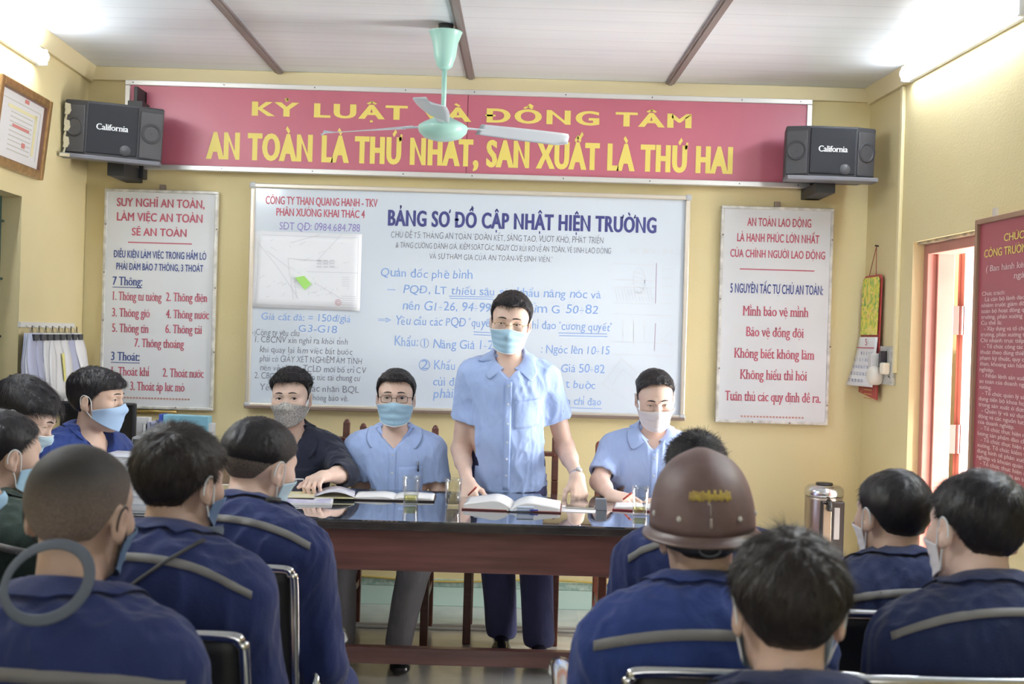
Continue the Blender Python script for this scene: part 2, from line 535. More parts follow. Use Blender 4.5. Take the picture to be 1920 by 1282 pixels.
def folds(P, freq, seed, squash=(1, 1, .45)):
    Q = P * np.array(squash)
    w = wob(Q, freq, seed, 4)
    return 1 - np.abs(np.clip(w, -1, 1)) * 2
def sstep(a, b, x):
    t = np.clip((x - a) / (b - a), 0, 1); return t * t * (3 - 2 * t)
# ------------------------------------------------------------ the room
CEIL = 2.90
YB = -1.6
M_wall = mat('yellow_wall_paint', (.73, .63, .365), .75, bump=.25, bscale=90, var=.10, vscale=1.3, col2=(.69, .58, .31))
M_cream = mat('cream_paint', (.74, .64, .40), .6)
M_pink = mat('pink_wood_paint', (.46, .20, .16), .5, var=.15, vscale=6)
M_dark = mat('dark_void', (.03, .02, .03), .9)

def slab(name, side, y0, y1, z0, z1, t, m, kind='structure'):
    b = MB(); s = 1 if side is rx else -1
    V = []
    for y in (y0, y1):
        for z in (z0, z1):
            V += [(side(y), y, z), (side(y) + s * t, y, z)]
    b.add(V, [(0, 2, 3, 1), (4, 5, 7, 6), (0, 1, 5, 4), (2, 6, 7, 3), (0, 4, 6, 2), (1, 3, 7, 5)])
    return tag(b.build(name, m), kind=kind)
def slabs(name, side, rects, t, m):
    b = MB(); s = 1 if side is rx else -1
    for y0, y1, z0, z1 in rects:
        V = []
        for y in (y0, y1):
            for z in (z0, z1): V += [(side(y), y, z), (side(y) + s * t, y, z)]
        b.add(V, [(0, 2, 3, 1), (4, 5, 7, 6), (0, 1, 5, 4), (2, 6, 7, 3), (0, 4, 6, 2), (1, 3, 7, 5)])
    return tag(b.build(name, m), kind='structure')

# floor: dark grey-green square tiles with pale joints
mf = bpy.data.materials.new('floor_tiles'); mf.use_nodes = True
nt = mf.node_tree; bs = nt.nodes['Principled BSDF']; L = nt.links
tc = nt.nodes.new('ShaderNodeTexCoord')
br = nt.nodes.new('ShaderNodeTexBrick'); br.offset = 0; br.inputs['Scale'].default_value = 1.0
br.inputs['Brick Width'].default_value = .40; br.inputs['Row Height'].default_value = .40; br.inputs['Mortar Size'].default_value = .003
br.inputs['Color1'].default_value = (.52, .54, .53, 1); br.inputs['Color2'].default_value = (.62, .60, .55, 1); br.inputs['Mortar'].default_value = (.62, .62, .58, 1)
nz = nt.nodes.new('ShaderNodeTexNoise'); nz.inputs['Scale'].default_value = 7; nz.inputs['Detail'].default_value = 6
mx = nt.nodes.new('ShaderNodeMix'); mx.data_type = 'RGBA'; mx.blend_type = 'OVERLAY'; mx.inputs[0].default_value = .3
L.new(tc.outputs['Object'], br.inputs['Vector']); L.new(tc.outputs['Object'], nz.inputs['Vector'])
L.new(br.outputs['Color'], mx.inputs[6]); L.new(nz.outputs[0], mx.inputs[7]); L.new(mx.outputs[2], bs.inputs['Base Color'])
bs.inputs['Roughness'].default_value = .22; bs.inputs['Coat Weight'].default_value = .7; bs.inputs['Coat Roughness'].default_value = .14
tag(MB().span((-3.6, YB, -.05), (3.2, WALLY + .2, 0)).build('floor', mf), kind='structure')

# ceiling: pinkish plastic planks running across the room
mc = bpy.data.materials.new('ceiling_planks'); mc.use_nodes = True
nt = mc.node_tree; bs = nt.nodes['Principled BSDF']; L = nt.links
tc = nt.nodes.new('ShaderNodeTexCoord'); sp = nt.nodes.new('ShaderNodeSeparateXYZ'); L.new(tc.outputs['Object'], sp.inputs[0])
ml = nt.nodes.new('ShaderNodeMath'); ml.operation = 'MULTIPLY'; ml.inputs[1].default_value = 1 / .17; L.new(sp.outputs[1], ml.inputs[0])
fr = nt.nodes.new('ShaderNodeMath'); fr.operation = 'FRACT'; L.new(ml.outputs[0], fr.inputs[0])
rp = nt.nodes.new('ShaderNodeValToRGB'); L.new(fr.outputs[0], rp.inputs[0])
rp.color_ramp.elements[0].color = (.52, .52, .54, 1); rp.color_ramp.elements[0].position = .0
e = rp.color_ramp.elements.new(.035); e.color = (.73, .78, .85, 1)
rp.color_ramp.elements[2].color = (.75, .795, .865, 1); rp.color_ramp.elements[2].position = 1
nz = nt.nodes.new('ShaderNodeTexNoise'); nz.inputs['Scale'].default_value = 3; mp = nt.nodes.new('ShaderNodeMapping'); mp.inputs['Scale'].default_value = (.5, 9, 1)
L.new(tc.outputs['Object'], mp.inputs[0]); L.new(mp.outputs[0], nz.inputs['Vector'])
mx = nt.nodes.new('ShaderNodeMix'); mx.data_type = 'RGBA'; mx.blend_type = 'OVERLAY'; mx.inputs[0].default_value = .22
L.new(rp.outputs[0], mx.inputs[6]); L.new(nz.outputs[0], mx.inputs[7]); L.new(mx.outputs[2], bs.inputs['Base Color'])
bs.inputs['Roughness'].default_value = .33
tag(MB().span((-3.2, YB, CEIL), (2.9, WALLY + .2, CEIL + .05)).build('ceiling', mc), kind='structure')

tag(MB().span((LX0 - .6, WALLY, 0), (RX0 + .6, WALLY + .2, CEIL)).build('wall_back', M_wall), kind='structure')
tag(MB().span((LX0 - .6, YB - .2, 0), (RX0 + .9, YB, CEIL)).build('wall_rear', M_wall), kind='structure')
# left wall with a barred window
wy1 = wl(40, 420).y; wy0 = wy1 - 1.5; wz1 = wl(40, 368).z; wz0 = .95
slabs('wall_left', lx, [(YB, wy0, 0, CEIL), (wy1, WALLY, 0, CEIL), (wy0, wy1, 0, wz0), (wy0, wy1, wz1, CEIL)], .22, M_wall)
# right wall with the open door
dy1 = wr(1708, 600).y; dy0 = dy1 - .95; dz1 = wr(1708, 455).z
slabs('wall_right', rx, [(YB, dy0, 0, CEIL), (dy1, WALLY, 0, CEIL), (dy0, dy1, dz1, CEIL)], .2, M_wall)

# skirting: pale mint tiles with a patterned border strip
M_mint = mat('mint_tile', (.55, .74, .67), .25)
M_mint2 = mat('mint_border', (.25, .42, .37), .35, var=.9, vscale=40, col2=(.55, .68, .6))
b = MB().span((LX0 - .1, WALLY - .018, 0), (RX0 + .1, WALLY, .105)); tag(b.build('baseboard_back', M_mint, bevel=.003), kind='structure')
b = MB().span((LX0 - .1, WALLY - .02, .107), (RX0 + .1, WALLY, .145)); tag(b.build('trim_1', M_mint2), kind='structure')
for nm, sd in (('baseboard_left', lx), ('baseboard_right', rx)):
    s = -1 if sd is rx else 1
    rng = [(YB, WALLY)] if sd is lx else [(YB, dy0 - .05), (dy1 + .05, WALLY)]
    b = MB()
    for y0, y1 in rng:
        b.prism([(sd(y0), y0, 0), (sd(y0) + s * .016, y0, 0), (sd(y0) + s * .016, y0, .13), (sd(y0), y0, .13)], (sd(y1) - sd(y0), y1 - y0, 0))
    tag(b.build(nm, M_mint), kind='structure')
# cream cornice strips under the ceiling
b = MB().span((LX0, WALLY - .025, CEIL - .075), (RX0, WALLY, CEIL)); tag(b.build('trim_2', M_cream, bevel=.004), kind='structure')
for nm, sd in (('trim_3', lx), ('trim_4', rx)):
    s = -1 if sd is rx else 1
    b = MB().prism([(sd(YB), YB, CEIL - .085), (sd(YB) + s * .02, YB, CEIL - .085), (sd(YB) + s * .045, YB, CEIL), (sd(YB), YB, CEIL)], (sd(WALLY) - sd(YB), WALLY - YB, 0))
    tag(b.build(nm, M_cream, bevel=.003), kind='structure')
# grey joint battens on the ceiling
M_bat = mat('batten_grey', (.23, .19, .19), .5)
for i, (x0, x1) in enumerate(((410, 543), (853, 885), (1360, 1256))):
    d = ray(x1, 155); a = CO + d * ((CEIL - CAMZ) / d.z)
    d = ray(x0, 2); c = CO + d * ((CEIL - CAMZ) / d.z)
    v = (c - a).normalized(); a = a + v * ((WALLY - .03 - a.y) / v.y); c = a + v * ((YB + .1 - a.y) / v.y)
    b = MB().bar((a.x, a.y, CEIL - .006), (c.x, c.y, CEIL - .006), .045, .012)
    b.bar((a.x, a.y, CEIL - .013), (c.x, c.y, CEIL - .013), .022, .01)
    tag(b.build('trim_%d' % (5 + i), M_bat), kind='structure')

# the barred window: frame, grille and dark red shutters behind
M_green = mat('dark_green_paint', (.03, .07, .06), .5)
M_shut = mat('dark_shutter', (.075, .03, .04), .6, var=.3, vscale=8)
win = empty('window_1', (lx((wy0 + wy1) / 2), (wy0 + wy1) / 2, wz0)); win['kind'] = 'structure'
b = MB()
xo = lambda y: lx(y) - .12
for (y, w) in ((wy1 - .025, .05), (wy0 + .025, .05), ((wy0 + wy1) / 2, .06)):
    b.bar((xo(y), y, wz0), (xo(y), y, wz1), .05, w, (1, 0, 0))
for z in (wz0 + .025, wz1 - .025): b.bar((xo(wy0), wy0, z), (xo(wy1), wy1, z), .05, .05)
b.build('window_frame', M_green, win)
b = MB()
for y in np.arange(wy0 + .1, wy1, .13): b.tube([(xo(y) + .035, y, wz0), (xo(y) + .035, y, wz1)], .006, 8)
for z in np.arange(wz0 + .2, wz1, .27): b.tube([(xo(wy0) + .035, wy0, z), (xo(wy1) + .035, wy1, z)], .006, 8)
for y in np.arange(wy0 + .165, wy1 - .1, .26): b.tube([(xo(y) + .035, y + .06 * math.cos(a), wz1 - .25 + .12 * math.sin(a)) for a in np.linspace(0, 6.283, 17)], .005, 6)
b.build('grille', M_green, win)
b = MB()
for k in range(2):
    ya = wy0 + .03 + k * (wy1 - wy0) / 2; yb = ya + (wy1 - wy0) / 2 - .03
    b.prism([(xo(ya) - .05, ya, wz0), (xo(ya) - .02, ya, wz0), (xo(ya) - .02, ya, wz1), (xo(ya) - .05, ya, wz1)], (xo(yb) - xo(ya), yb - ya, 0))
b.build('shutter', M_shut, win)

# door: pink frame, leaf opened outwards
dr = empty('door_1', (rx(dy1) + .1, dy1, 0)); dr['kind'] = 'structure'
b = MB(); fx = rx(dy1) + .055
b.span((fx, dy1 - .05, 0), (fx + .13, dy1 + .01, dz1)); b.span((fx + .045, dy1 - .065, 0), (fx + .13, dy1 - .05, dz1))
fx0 = rx(dy0) + .055
b.span((fx0, dy0 - .01, 0), (fx0 + .13, dy0 + .05, dz1))
b.prism([(fx0, dy0, dz1 - .06), (fx0 + .13, dy0, dz1 - .06), (fx0 + .13, dy0, dz1), (fx0, dy0, dz1)], (fx - fx0, dy1 - dy0, 0))
b.build('door_frame', M_pink, dr, bevel=.004)
hx, hy = fx + .175, dy1 - .03
la = math.radians(24)
du = np.array((math.cos(la), math.sin(la), 0)); dn = np.array((-math.sin(la), math.cos(la), 0))
Rl = np.stack([du, dn, (0, 0, 1)], 1); h0 = np.array((hx, hy, 0))
leaf = MB(); W = .8; H = dz1 - .05
leaf.box(h0 + du * W / 2 + np.array((0, 0, H / 2 + .02)), (W, .022, H), Rl)
for (u0, u1, z0, z1) in ((0, .11, .02, H), (W - .11, W, .02, H), (.11, W - .11, H - .13, H), (.11, W - .11, .02, .16), (.11, W - .11, H * .46, H * .46 + .1), (W / 2 - .04, W / 2 + .04, .16, H - .13)):
    leaf.box(h0 + du * (u0 + u1) / 2 + np.array((0, 0, (z0 + z1) / 2 + .01)), (u1 - u0, .042, z1 - z0), Rl)
leaf.build('door_leaf', M_pink, dr, bevel=.004)
b = MB()
for z in (dz1 - .38, .35, 1.05):
    b.box((fx + .13, dy1 - .058, z), (.055, .012, .14)); b.tube([(fx + .17, dy1 - .055, z - .07), (fx + .17, dy1 - .055, z + .07)], .011, 8)
    b.box(h0 + du * .03 - dn * .024 + np.array((0, 0, z)), (.06, .006, .14), Rl)
b.build('hinge', mat('hinge_metal', (.30, .13, .11), .45, .3), dr)
# reveal step at the door head, chipped grey paint
b = MB().prism([(rx(dy0) + .02, dy0, dz1 - .012), (rx(dy0) + .19, dy0, dz1 - .012), (rx(dy0) + .19, dy0, dz1 + .004), (rx(dy0) + .02, dy0, dz1 + .004)], (rx(dy1) - rx(dy0), dy1 - dy0, 0))
tag(b.build('trim_8', mat('chipped_lintel', (.62, .52, .33), .8, var=.7, vscale=14, col2=(.12, .12, .13))), kind='structure')

# outside the door: pale yard, sunlit wall, a bit of palm
tag(MB().span((RX0 + .2, 1.5, -.06), (9, 12, -.01)).build('ground', mat('yard_concrete', (.55, .52, .46), .9)), kind='structure')
tag(MB().span((2.5, 8.3, 0), (7.0, 8.5, 2.25)).build('wall_yard', mat('yard_wall_paint', (.86, .70, .40), .8)), kind='structure')
M_palm = mat('palm_leaf', (.16, .26, .10), .5, var=.4, vscale=12)
palm = empty('palm', (4.0, 9.0, 0), 0, 'grey-green palm crown seen over the open pink door', 'palm')
MB().tube([(4.0, 9.0, 0), (4.03, 9.0, 1.6), (4.0, 9.0, 2.9)], [.14, .11, .09], 10).build('trunk', mat('palm_bark', (.25, .19, .13), .9), palm)
b = MB()
for k in range(26):
    a = k * 2.4; el = .9 - k * .055
    pts = [np.array((4.0, 9.0, 2.85)) + np.array((math.cos(a) * math.cos(el), math.sin(a) * math.cos(el), math.sin(el))) * t * 1.5 + np.array((0, 0, -.55 * t * t * 1.5)) for t in np.linspace(0, 1, 9)]
    b.tube(pts, [.012] * 9, 5)
    for i in range(1, 9):
        d = nrm(pts[i] - pts[i - 1]); sd = nrm(np.cross(d, (0, 0, 1)))
        for s in (-1, 1):
            for q in (0, .5):
                p = pts[i] * (1 - q) + pts[i - 1] * q
                t = p + (sd * s * .8 + d * .6 - np.array((0, 0, .35))) * .34
                b.add([p, p + d * .035, t, p - d * .0 + np.array((0, 0, .006))], [(0, 1, 2), (0, 2, 3)])
b.build('crown', M_palm, palm)

# tube lamps on the side walls
M_tube = mat('lit_tube', (1, 1, 1), .4, emit=(.85, .92, 1.0), es=TUBE_STRENGTH)
M_tube2 = mat('added_tube_bright', (1, 1, 1), .4, emit=(.85, .92, 1.0), es=TUBE_STRENGTH * 2.5)  # stronger glow for the added, unseen tubes
M_lampbody = mat('lamp_body', (.75, .77, .8), .4)
def wall_lamp(pa, pb, sgn, label, tm=None):
    pa, pb = np.array(pa), np.array(pb); d = nrm(pb - pa); n = nrm(np.cross((0, 0, 1), d)) * 1.0
    if n[0] * sgn > 0: n = -n
    r = empty('wall_lamp', tuple((pa + pb) / 2), 0, label, 'lamp', 'tube lamps on the side walls')
    u = np.cross(n, d); R = np.stack([n, u, d], 1); L = np.linalg.norm(pb - pa); c = (pa + pb) / 2
    MB().box(c + n * .014, (.026, .07, L), R).build('housing', M_lampbody, r, bevel=.004)
    MB().tube([pa + n * .044 + d * .02, pb + n * .044 - d * .02], .030, 14).build('diffuser', tm or M_tube, r, smooth=True)
    for p, s in ((pa, 1), (pb, -1)): MB().box(p + n * .03 + d * s * .008, (.06, .078, .022), R).build('end_cap', M_lampbody, r, bevel=.005)
    return r
def on_wall(p, z=None): return (p.x, p.y, p.z)
ra, rb_ = wr(1711, 141), wr(1893, 62)
wall_lamp(on_wall(ra), (rx(ra.y - 1.2), ra.y - 1.2, ra.z), 1, 'lit white tube lamp high on the wall above the open door')
la_ = wl(66, 108)
wall_lamp(on_wall(la_), (lx(la_.y - 1.2), la_.y - 1.2, la_.z), -1, 'lit white tube lamp high on the wall above the framed certificate')
# unseen, stronger pair of tubes added on the side walls to brighten the room
for sd, sg, y in ((rx, 1, 3.5), (lx, -1, 3.7)):
    wall_lamp((sd(y), y, 2.68), (sd(y - 1.2), y - 1.2, 2.68), sg, 'unseen tube lamp added on the %s wall to brighten the hall' % ('door' if sg > 0 else 'window'), M_tube2)
# ------------------------------------------------------------ banner, boards and signs
INK_RED = mat('red_ink', (.48, .09, .14), .5)
INK_YEL = mat('yellow_vinyl', (.80, .66, .16), .45)
INK_BLUE = mat('blue_ink', (.045, .075, .26), .5)
INK_NAVY = mat('navy_vinyl', (.05, .055, .22), .45)
INK_MARK = mat('light_blue_marker', (.26, .42, .78), .5)
INK_GREY = mat('grey_marker', (.19, .20, .25), .5)
INK_PURP = mat('purple_marker', (.26, .22, .55), .5)
INK_FAINT = mat('rubbed_marker', (.60, .63, .67), .5)
INK_SALM = mat('salmon_ink', (.62, .24, .18), .5)
M_alu = mat('aluminium', (.72, .71, .70), .35, .6)
M_board = mat('white_panel', (.70, .72, .75), .35, var=.06, vscale=3)
def put_px(Lt, Y, text, x0, x1, yb, cap, **k):
    """writing measured in the photograph: left end x0, right end x1, baseline at the left end, capital height"""
    a = at(x0, yb, Y); e = at(x1, yb, Y); px = (Y / FPX)
    Lt.put(text, (a.x, Y, a.z), (e.x, Y, a.z), cap * px, **k)
def corner(px, py, Y): p = at(px, py, Y); return p.x, p.z
def panel_frame(name, root, x0, x1, z0, z1, y, w, t, m, bevel=.003):
    b = MB()
    b.span((x0, y - t, z1 - w), (x1, y, z1)); b.span((x0, y - t, z0), (x1, y, z0 + w))
    b.span((x0, y - t, z0 + w), (x0 + w, y, z1 - w)); b.span((x1 - w, y - t, z0 + w), (x1, y, z1 - w))
    return b.build(name, m, root, bevel=bevel)

# --- red banner
Yb_ = WALLY - .05
x0, z1 = corner(236, 150, Yb_); x1, _ = corner(1523, 187, Yb_); _, z0 = corner(880, 335, Yb_)
ban = empty('banner', ((x0 + x1) / 2, WALLY, z0), 0, 'long red banner with yellow capitals over the whiteboard', 'banner')
M_banner = mat('red_vinyl', (.50, .135, .195), .38, var=.08, vscale=1.5)
xm = at(876, 250, Yb_).x
b = MB(); b.span((x0 + .01, Yb_, z0 + .01), (xm - .0015, Yb_ + .03, z1 - .01)); b.span((xm + .0015, Yb_, z0 + .01), (x1 - .01, Yb_ + .03, z1 - .01)); b.span((x0 + .02, Yb_ + .02, z0 + .02), (x1 - .02, WALLY, z1 - .02))
b.build('panel', M_banner, ban)
panel_frame('frame', ban, x0, x1, z0, z1, Yb_ + .03, .028, .042, M_alu)
b = MB()
for px in (250, 420, 590, 760, 889, 1060, 1222, 1390, 1500):
    for z in (z0 + .014, z1 - .014): b.lathe([(.004, 0), (.004, .003)], (at(px, 200, Yb_).x, Yb_ - .013, z), 8, (0, -1, 0))
b.build('screw', mat('screw_dark', (.2, .2, .2), .4, .8), ban)
T = Lettering(lift=.0015)
put_px(T, Yb_, 'KỶ LUẬT VÀ ĐỒNG TÂM', 472, 1297, 216, 25, wx=.050, wy=.022, gap=.16)
put_px(T, Yb_, 'AN TOÀN LÀ THỨ NHẤT, SẢN XUẤT LÀ THỨ HAI', 386, 1374, 296, 47, wx=.082, wy=.030, gap=.12)
T.build('lettering', INK_YEL, ban)

# --- whiteboard
Yw = WALLY - .035
x0, z1 = corner(471, 343, Yw); x1, _ = corner(1295, 368, Yw); _, z0 = corner(460, 763, Yw)
wb = empty('whiteboard', ((x0 + x1) / 2, WALLY, z0), 0, 'wide whiteboard covered in blue and grey handwriting', 'whiteboard')
M_wb = mat('whiteboard_enamel', (.64, .71, .80), .12)
MB().span((x0 + .01, Yw, z0 + .01), (x1 - .01, WALLY - .002, z1 - .01)).build('board', M_wb, wb)
M_wbf = mat('whiteboard_frame', (.68, .62, .53), .35, .5)
panel_frame('frame', wb, x0, x1, z0, z1, Yw + .01, .026, .026, M_wbf, .006)
b = MB()
for x in (x0 + .012, x1 - .012):
    for z in (z0 + .012, z1 - .012): b.box((x, Yw - .005, z), (.034, .03, .034))
b.build('corner_cap', mat('grey_plastic', (.5, .52, .55), .4), wb, bevel=.008)
MB().span((x0, Yw - .03, z0 - .004), (x1, Yw + .01, z0 + .012)).build('tray', mat('tray_brown', (.20, .14, .11), .5), wb, bevel=.003)
T = Lettering(lift=.0008)
put_px(T, Yw, 'CÔNG TY THAN QUANG HANH - TKV', 498, 708, 382, 14.5, wx=.03, wy=.01)
put_px(T, Yw, 'PHÂN XƯỞNG KHAI THÁC 4', 518, 684, 404, 14, wx=.03, wy=.01)
T.build('red_heading_lettering', INK_RED, wb)
T = Lettering(lift=.0008)
put_px(T, Yw, 'BẢNG SƠ ĐỒ CẬP NHẬT HIỆN TRƯỜNG', 727, 1231, 422, 28, wx=.062, wy=.024, gap=.08)
T.build('navy_heading_lettering', INK_NAVY, wb)
T = Lettering(lift=.0008)
put_px(T, Yw, 'SĐT QĐ: 0984.684.788', 524, 675, 430, 14, jit=.5)
T.build('purple_handwriting', INK_PURP, wb)
T = Lettering(lift=.0008)
hw = dict(wx=-.006, wy=-.006, jit=.8)
for s, a, e, yb, cp in (('CHỦ ĐỀ T5: THÁNG AN TOÀN "ĐOÀN KẾT, SÁNG TẠO, VƯỢT KHÓ, PHÁT TRIỂN', 733, 1132, 445, 11.5),
    ('& TĂNG CƯỜNG ĐÁNH GIÁ. KIỂM SOÁT CÁC NGUY CƠ RỦI RO VỀ AN TOÀN, VỆ SINH LAO ĐỘNG', 742, 1146, 464, 10.5),
    ('VÀ SỰ THAM GIA CỦA AN TOÀN-VỆ SINH VIÊN."', 805, 1036, 485, 10.5),
    ('(*)', 470, 479, 627, 8), ('Công ty yêu cầu', 480, 561, 628, 12), ('1. CBCNV xin nghỉ ra khỏi tỉnh', 478, 652, 641, 11.5), ('khi quay lại làm việc bắt buộc', 487, 661, 660, 11.5),
    ('phải có GIẤY XÉT NGHIỆM ÂM TÍNH', 487, 679, 677, 11.5), ('nên về phòng TCLĐ mới bố trí CV', 488, 687, 694, 11.5),
    ('2. CBCNV lưu trú tập túc tại chung cư', 477, 676, 709, 11.5), ('Yêu cầu giấy xác nhận BQL', 487, 673, 731, 12), ('phòng bảo vệ.', 580, 653, 750, 11)):
    put_px(T, Yw, s, a, e, yb, cp, **hw)
T.build('grey_handwriting', INK_GREY, wb)
T = Lettering(lift=.0008)
for s, a, e, yb, cp in (('Quản đốc phê bình', 714, 886, 518, 16), ('–', 726, 741, 548, 14), ('PQĐ, LT thiếu sâu sát khẩu nâng nóc và', 756, 1127, 549, 15.5),
    ('nền G1÷26, 94÷99', 755, 920, 580, 16), ('dìm G 50÷82', 988, 1121, 585, 16), ('⇒', 709, 733, 604, 15), ('Yêu cầu các PQĐ "quyết', 742, 925, 608, 16),
    ('chỉ đạo "cương quyết"', 990, 1147, 616, 15), ('Khẩu:', 740, 784, 648, 18), ('①', 788, 804, 650, 14), ('Nâng Giá 1÷26', 812, 935, 652, 16), (': Ngóc lên 10÷15', 1014, 1143, 661, 15),
    ('②', 785, 806, 692, 17), ('Khẩu dìm', 814, 890, 692, 17), ('Giá 50÷82', 1052, 1134, 697, 15), ('củi đầu', 812, 872, 722, 16), ('t buộc', 1060, 1116, 727, 15), ('phải', 812, 850, 745, 17), ('n chỉ đạo', 1062, 1127, 758, 14),
    ('Giá cắt đá: = 150đ/giá', 490, 657, 599, 13), ('G3-G18', 560, 632, 622, 13)):
    put_px(T, Yw, s, a, e, yb, cp, wx=.001, wy=.001, jit=.9)
for a, e, yy in ((842, 925, 555), (843, 926, 559), (888, 930, 622), (888, 930, 627), (1047, 1138, 624), (1048, 1139, 629), (1060, 1128, 764)):
    p, q = at(a, yy, Yw), at(e, yy + 2, Yw); T.line((p.x, Yw, p.z), (q.x, Yw, q.z), .004)
T.build('blue_handwriting', INK_MARK, wb)
T = Lettering(lift=.0006)
def fl(a, c, w=.0025):
    p, q = at(*a, Yw), at(*c, Yw); T.line((p.x, Yw, p.z), (q.x, Yw, q.z), w)
for yy in (494, 524, 538, 568): fl((1150, yy), (1225, yy + 2))
for k in range(12): fl((1152 + k * 6, 540), (1158 + k * 6, 566))
for a in np.linspace(0, 6.28, 25): fl((1198 + 11 * math.cos(a), 526 + 24 * math.sin(a)), (1198 + 11 * math.cos(a + .26), 526 + 24 * math.sin(a + .26)))
for k in range(5): fl((1190, 510 + k * 9), (1206, 514 + k * 9)); fl((1240, 505 + k * 16), (1262, 505 + k * 16))
for yy in (588, 640, 664): fl((1150, yy), (1262, yy + 4))
for k in range(3): fl((1168 + k * 20, 600), (1168 + k * 20, 640))
for q in (((1130, 720), (1165, 672)), ((1165, 672), (1232, 730)), ((1232, 730), (1198, 765)), ((1198, 765), (1130, 720)), ((1148, 722), (1168, 692)), ((1168, 692), (1212, 728)), ((1240, 640), (1262, 615)), ((1238, 634), (1262, 650))): fl(*q)
put_px(T, Yw, 'MC 8876 - 30.8.22', 1182, 1278, 474, 9, wx=-.01, wy=-.01, jit=.8)
T.build('rubbed_sketches', INK_FAINT, wb, False)
T = Lettering(lift=.0008)
for xx, a, e in ((1231, 493, 569), (1229, 606, 658)):
    p, q = at(xx, a, Yw), at(xx - 2, e, Yw); T.line((p.x, Yw, p.z), (q.x, Yw, q.z), .004)
T.build('sketch_stroke', mat('purple_line', (.42, .33, .45), .5), wb)
# map sheet taped over the board
mp_ = empty('map_sheet', (at(575, 583, Yw).x, Yw, at(575, 583, Yw).z), 0, 'white plan sheet with a lime green patch taped on the whiteboard', 'map')
q = [at(477, 432, Yw), at(679, 439, Yw), at(675, 583, Yw), at(470, 576, Yw)]
G = np.zeros((9, 13, 3))
for j in range(9):
    for i in range(13):
        u, v = i / 12, j / 8
        p = (np.array(q[3]) * (1 - u) + np.array(q[2]) * u) * (1 - v) + (np.array(q[0]) * (1 - u) + np.array(q[1]) * u) * v
        p[1] = Yw - .0035 - .004 * (1 - v) ** 2 * (1 + .5 * math.sin(u * 9)) ; G[j, i] = p
MB().sheet(G, .0006).build('paper', mat('map_paper', (.86, .88, .93), .6), mp_, smooth=True)
Ym = Yw - .0125
T = Lettering(lift=.0)
def ml_(a, c, w=.0016):
    p, q = at(*a, Ym), at(*c, Ym); T.line((p.x, Ym, p.z), (q.x, Ym, q.z), w)
ml_((540, 484), (630, 491)); ml_((540, 484), (543, 518)); ml_((484, 455), (520, 500)); ml_((520, 500), (560, 560)); ml_((590, 530), (640, 560)); ml_((490, 440), (672, 446)); ml_((672, 446), (669, 577)); ml_((478, 570), (669, 577)); ml_((486, 440), (478, 570)); ml_((575, 509), (672, 512)); ml_((596, 487), (640, 440)); ml_((545, 455), (600, 440)); ml_((545, 520), (550, 562)); ml_((552, 520), (556, 560)); ml_((500, 470), (545, 505))
for k in range(9): ml_((594 + (k % 3) * 12, 488 + (k // 3) * 6), (603 + (k % 3) * 12, 488 + (k // 3) * 6), .004)
for k in range(5): ml_((640, 555 + k * 4), (668, 556 + k * 4)); ml_((641, 520 + k * 4), (655, 520 + k * 4))
for k in range(40):
    a = (485 + random.random() * 170, 450 + random.random() * 110); ml_(a, (a[0] + random.uniform(-14, 14), a[1] + random.uniform(-8, 8)), .0012)
T.build('plan_lines', mat('plan_grey', (.55, .56, .62), .6), mp_, False)
pts = [at(*p, Ym - .0006) for p in ((553, 520), (570, 517), (584, 532), (571, 543))]
MB().prism([tuple(p) for p in pts], (0, .0004, 0)).build('green_patch', mat('lime_patch', (.42, .80, .20), .6), mp_)
T = Lettering(lift=.0)
c = at(634, 567, Ym)
for r in (.016, .009):
    for a in np.linspace(0, 6.28, 19): T.line((c.x + r * math.cos(a), Ym, c.z + r * math.sin(a)), (c.x + r * math.cos(a + .35), Ym, c.z + r * math.sin(a + .35)), .002)
T.build('red_seal', INK_RED, mp_)

# --- two safety signs
M_signf = mat('worn_sign_frame', (.66, .65, .62), .45, .3, var=.3, vscale=22)
Ys = WALLY - .03
def sign(label, tl, tr, bot, red, blue, stars, lines, screws):
    x0, z1 = corner(*tl, Ys); x1, _ = corner(*tr, Ys); _, z0 = corner(*bot, Ys)
    r = empty('safety_sign', ((x0 + x1) / 2, WALLY, z0), 0, label, 'sign', 'white safety signs beside the whiteboard')
    MB().span((x0 + .01, Ys, z0 + .01), (x1 - .01, WALLY - .001, z1 - .01)).build('panel', M_board, r)
    panel_frame('frame', r, x0, x1, z0, z1, Ys + .02, .016, .028, M_signf)
    T = Lettering()
    for s, a, e, yb, cp, st in red: put_px(T, Ys, s, a, e, yb, cp, **st)
    for a, e, yy in lines:
        p, q = at(a, yy, Ys), at(e, yy, Ys); T.line((p.x, Ys, p.z), (q.x, Ys, p.z), .006)
    T.build('red_lettering', INK_RED, r)
    T = Lettering()
    for s, a, e, yb, cp, st in blue:
        put_px(T, Ys, s, a, e, yb, cp, **st)
        if s.endswith('g:') or s.endswith('t:'):
            p, q = at(a, yb + 4, Ys), at(e, yb + 4, Ys); T.line((p.x, Ys, p.z), (q.x, Ys, p.z), .004)
    T.build('blue_lettering', INK_BLUE, r)
    T = Lettering(); put_px(T, Ys, '*' * stars[0], stars[1], stars[2], stars[3], 12); T.build('row_of_stars', INK_SALM, r)
    b = MB()
    for px, py in screws:
        p = at(px, py, Ys); b.lathe([(.005, 0), (.004, .004)], (p.x, Ys - .008, p.z), 8, (0, -1, 0))
    b.span(((x0 + x1) / 2 - .015, Ys + .005, z1 - .005), ((x0 + x1) / 2 + .015, WALLY, z1 + .03))
    b.build('fixing', mat('rusty_fixing', (.25, .2, .17), .6, .4), r)
SANS = dict(wx=.036, wy=.014, gap=.04); SER = dict(serif=True, wx=.030, wy=-.004)
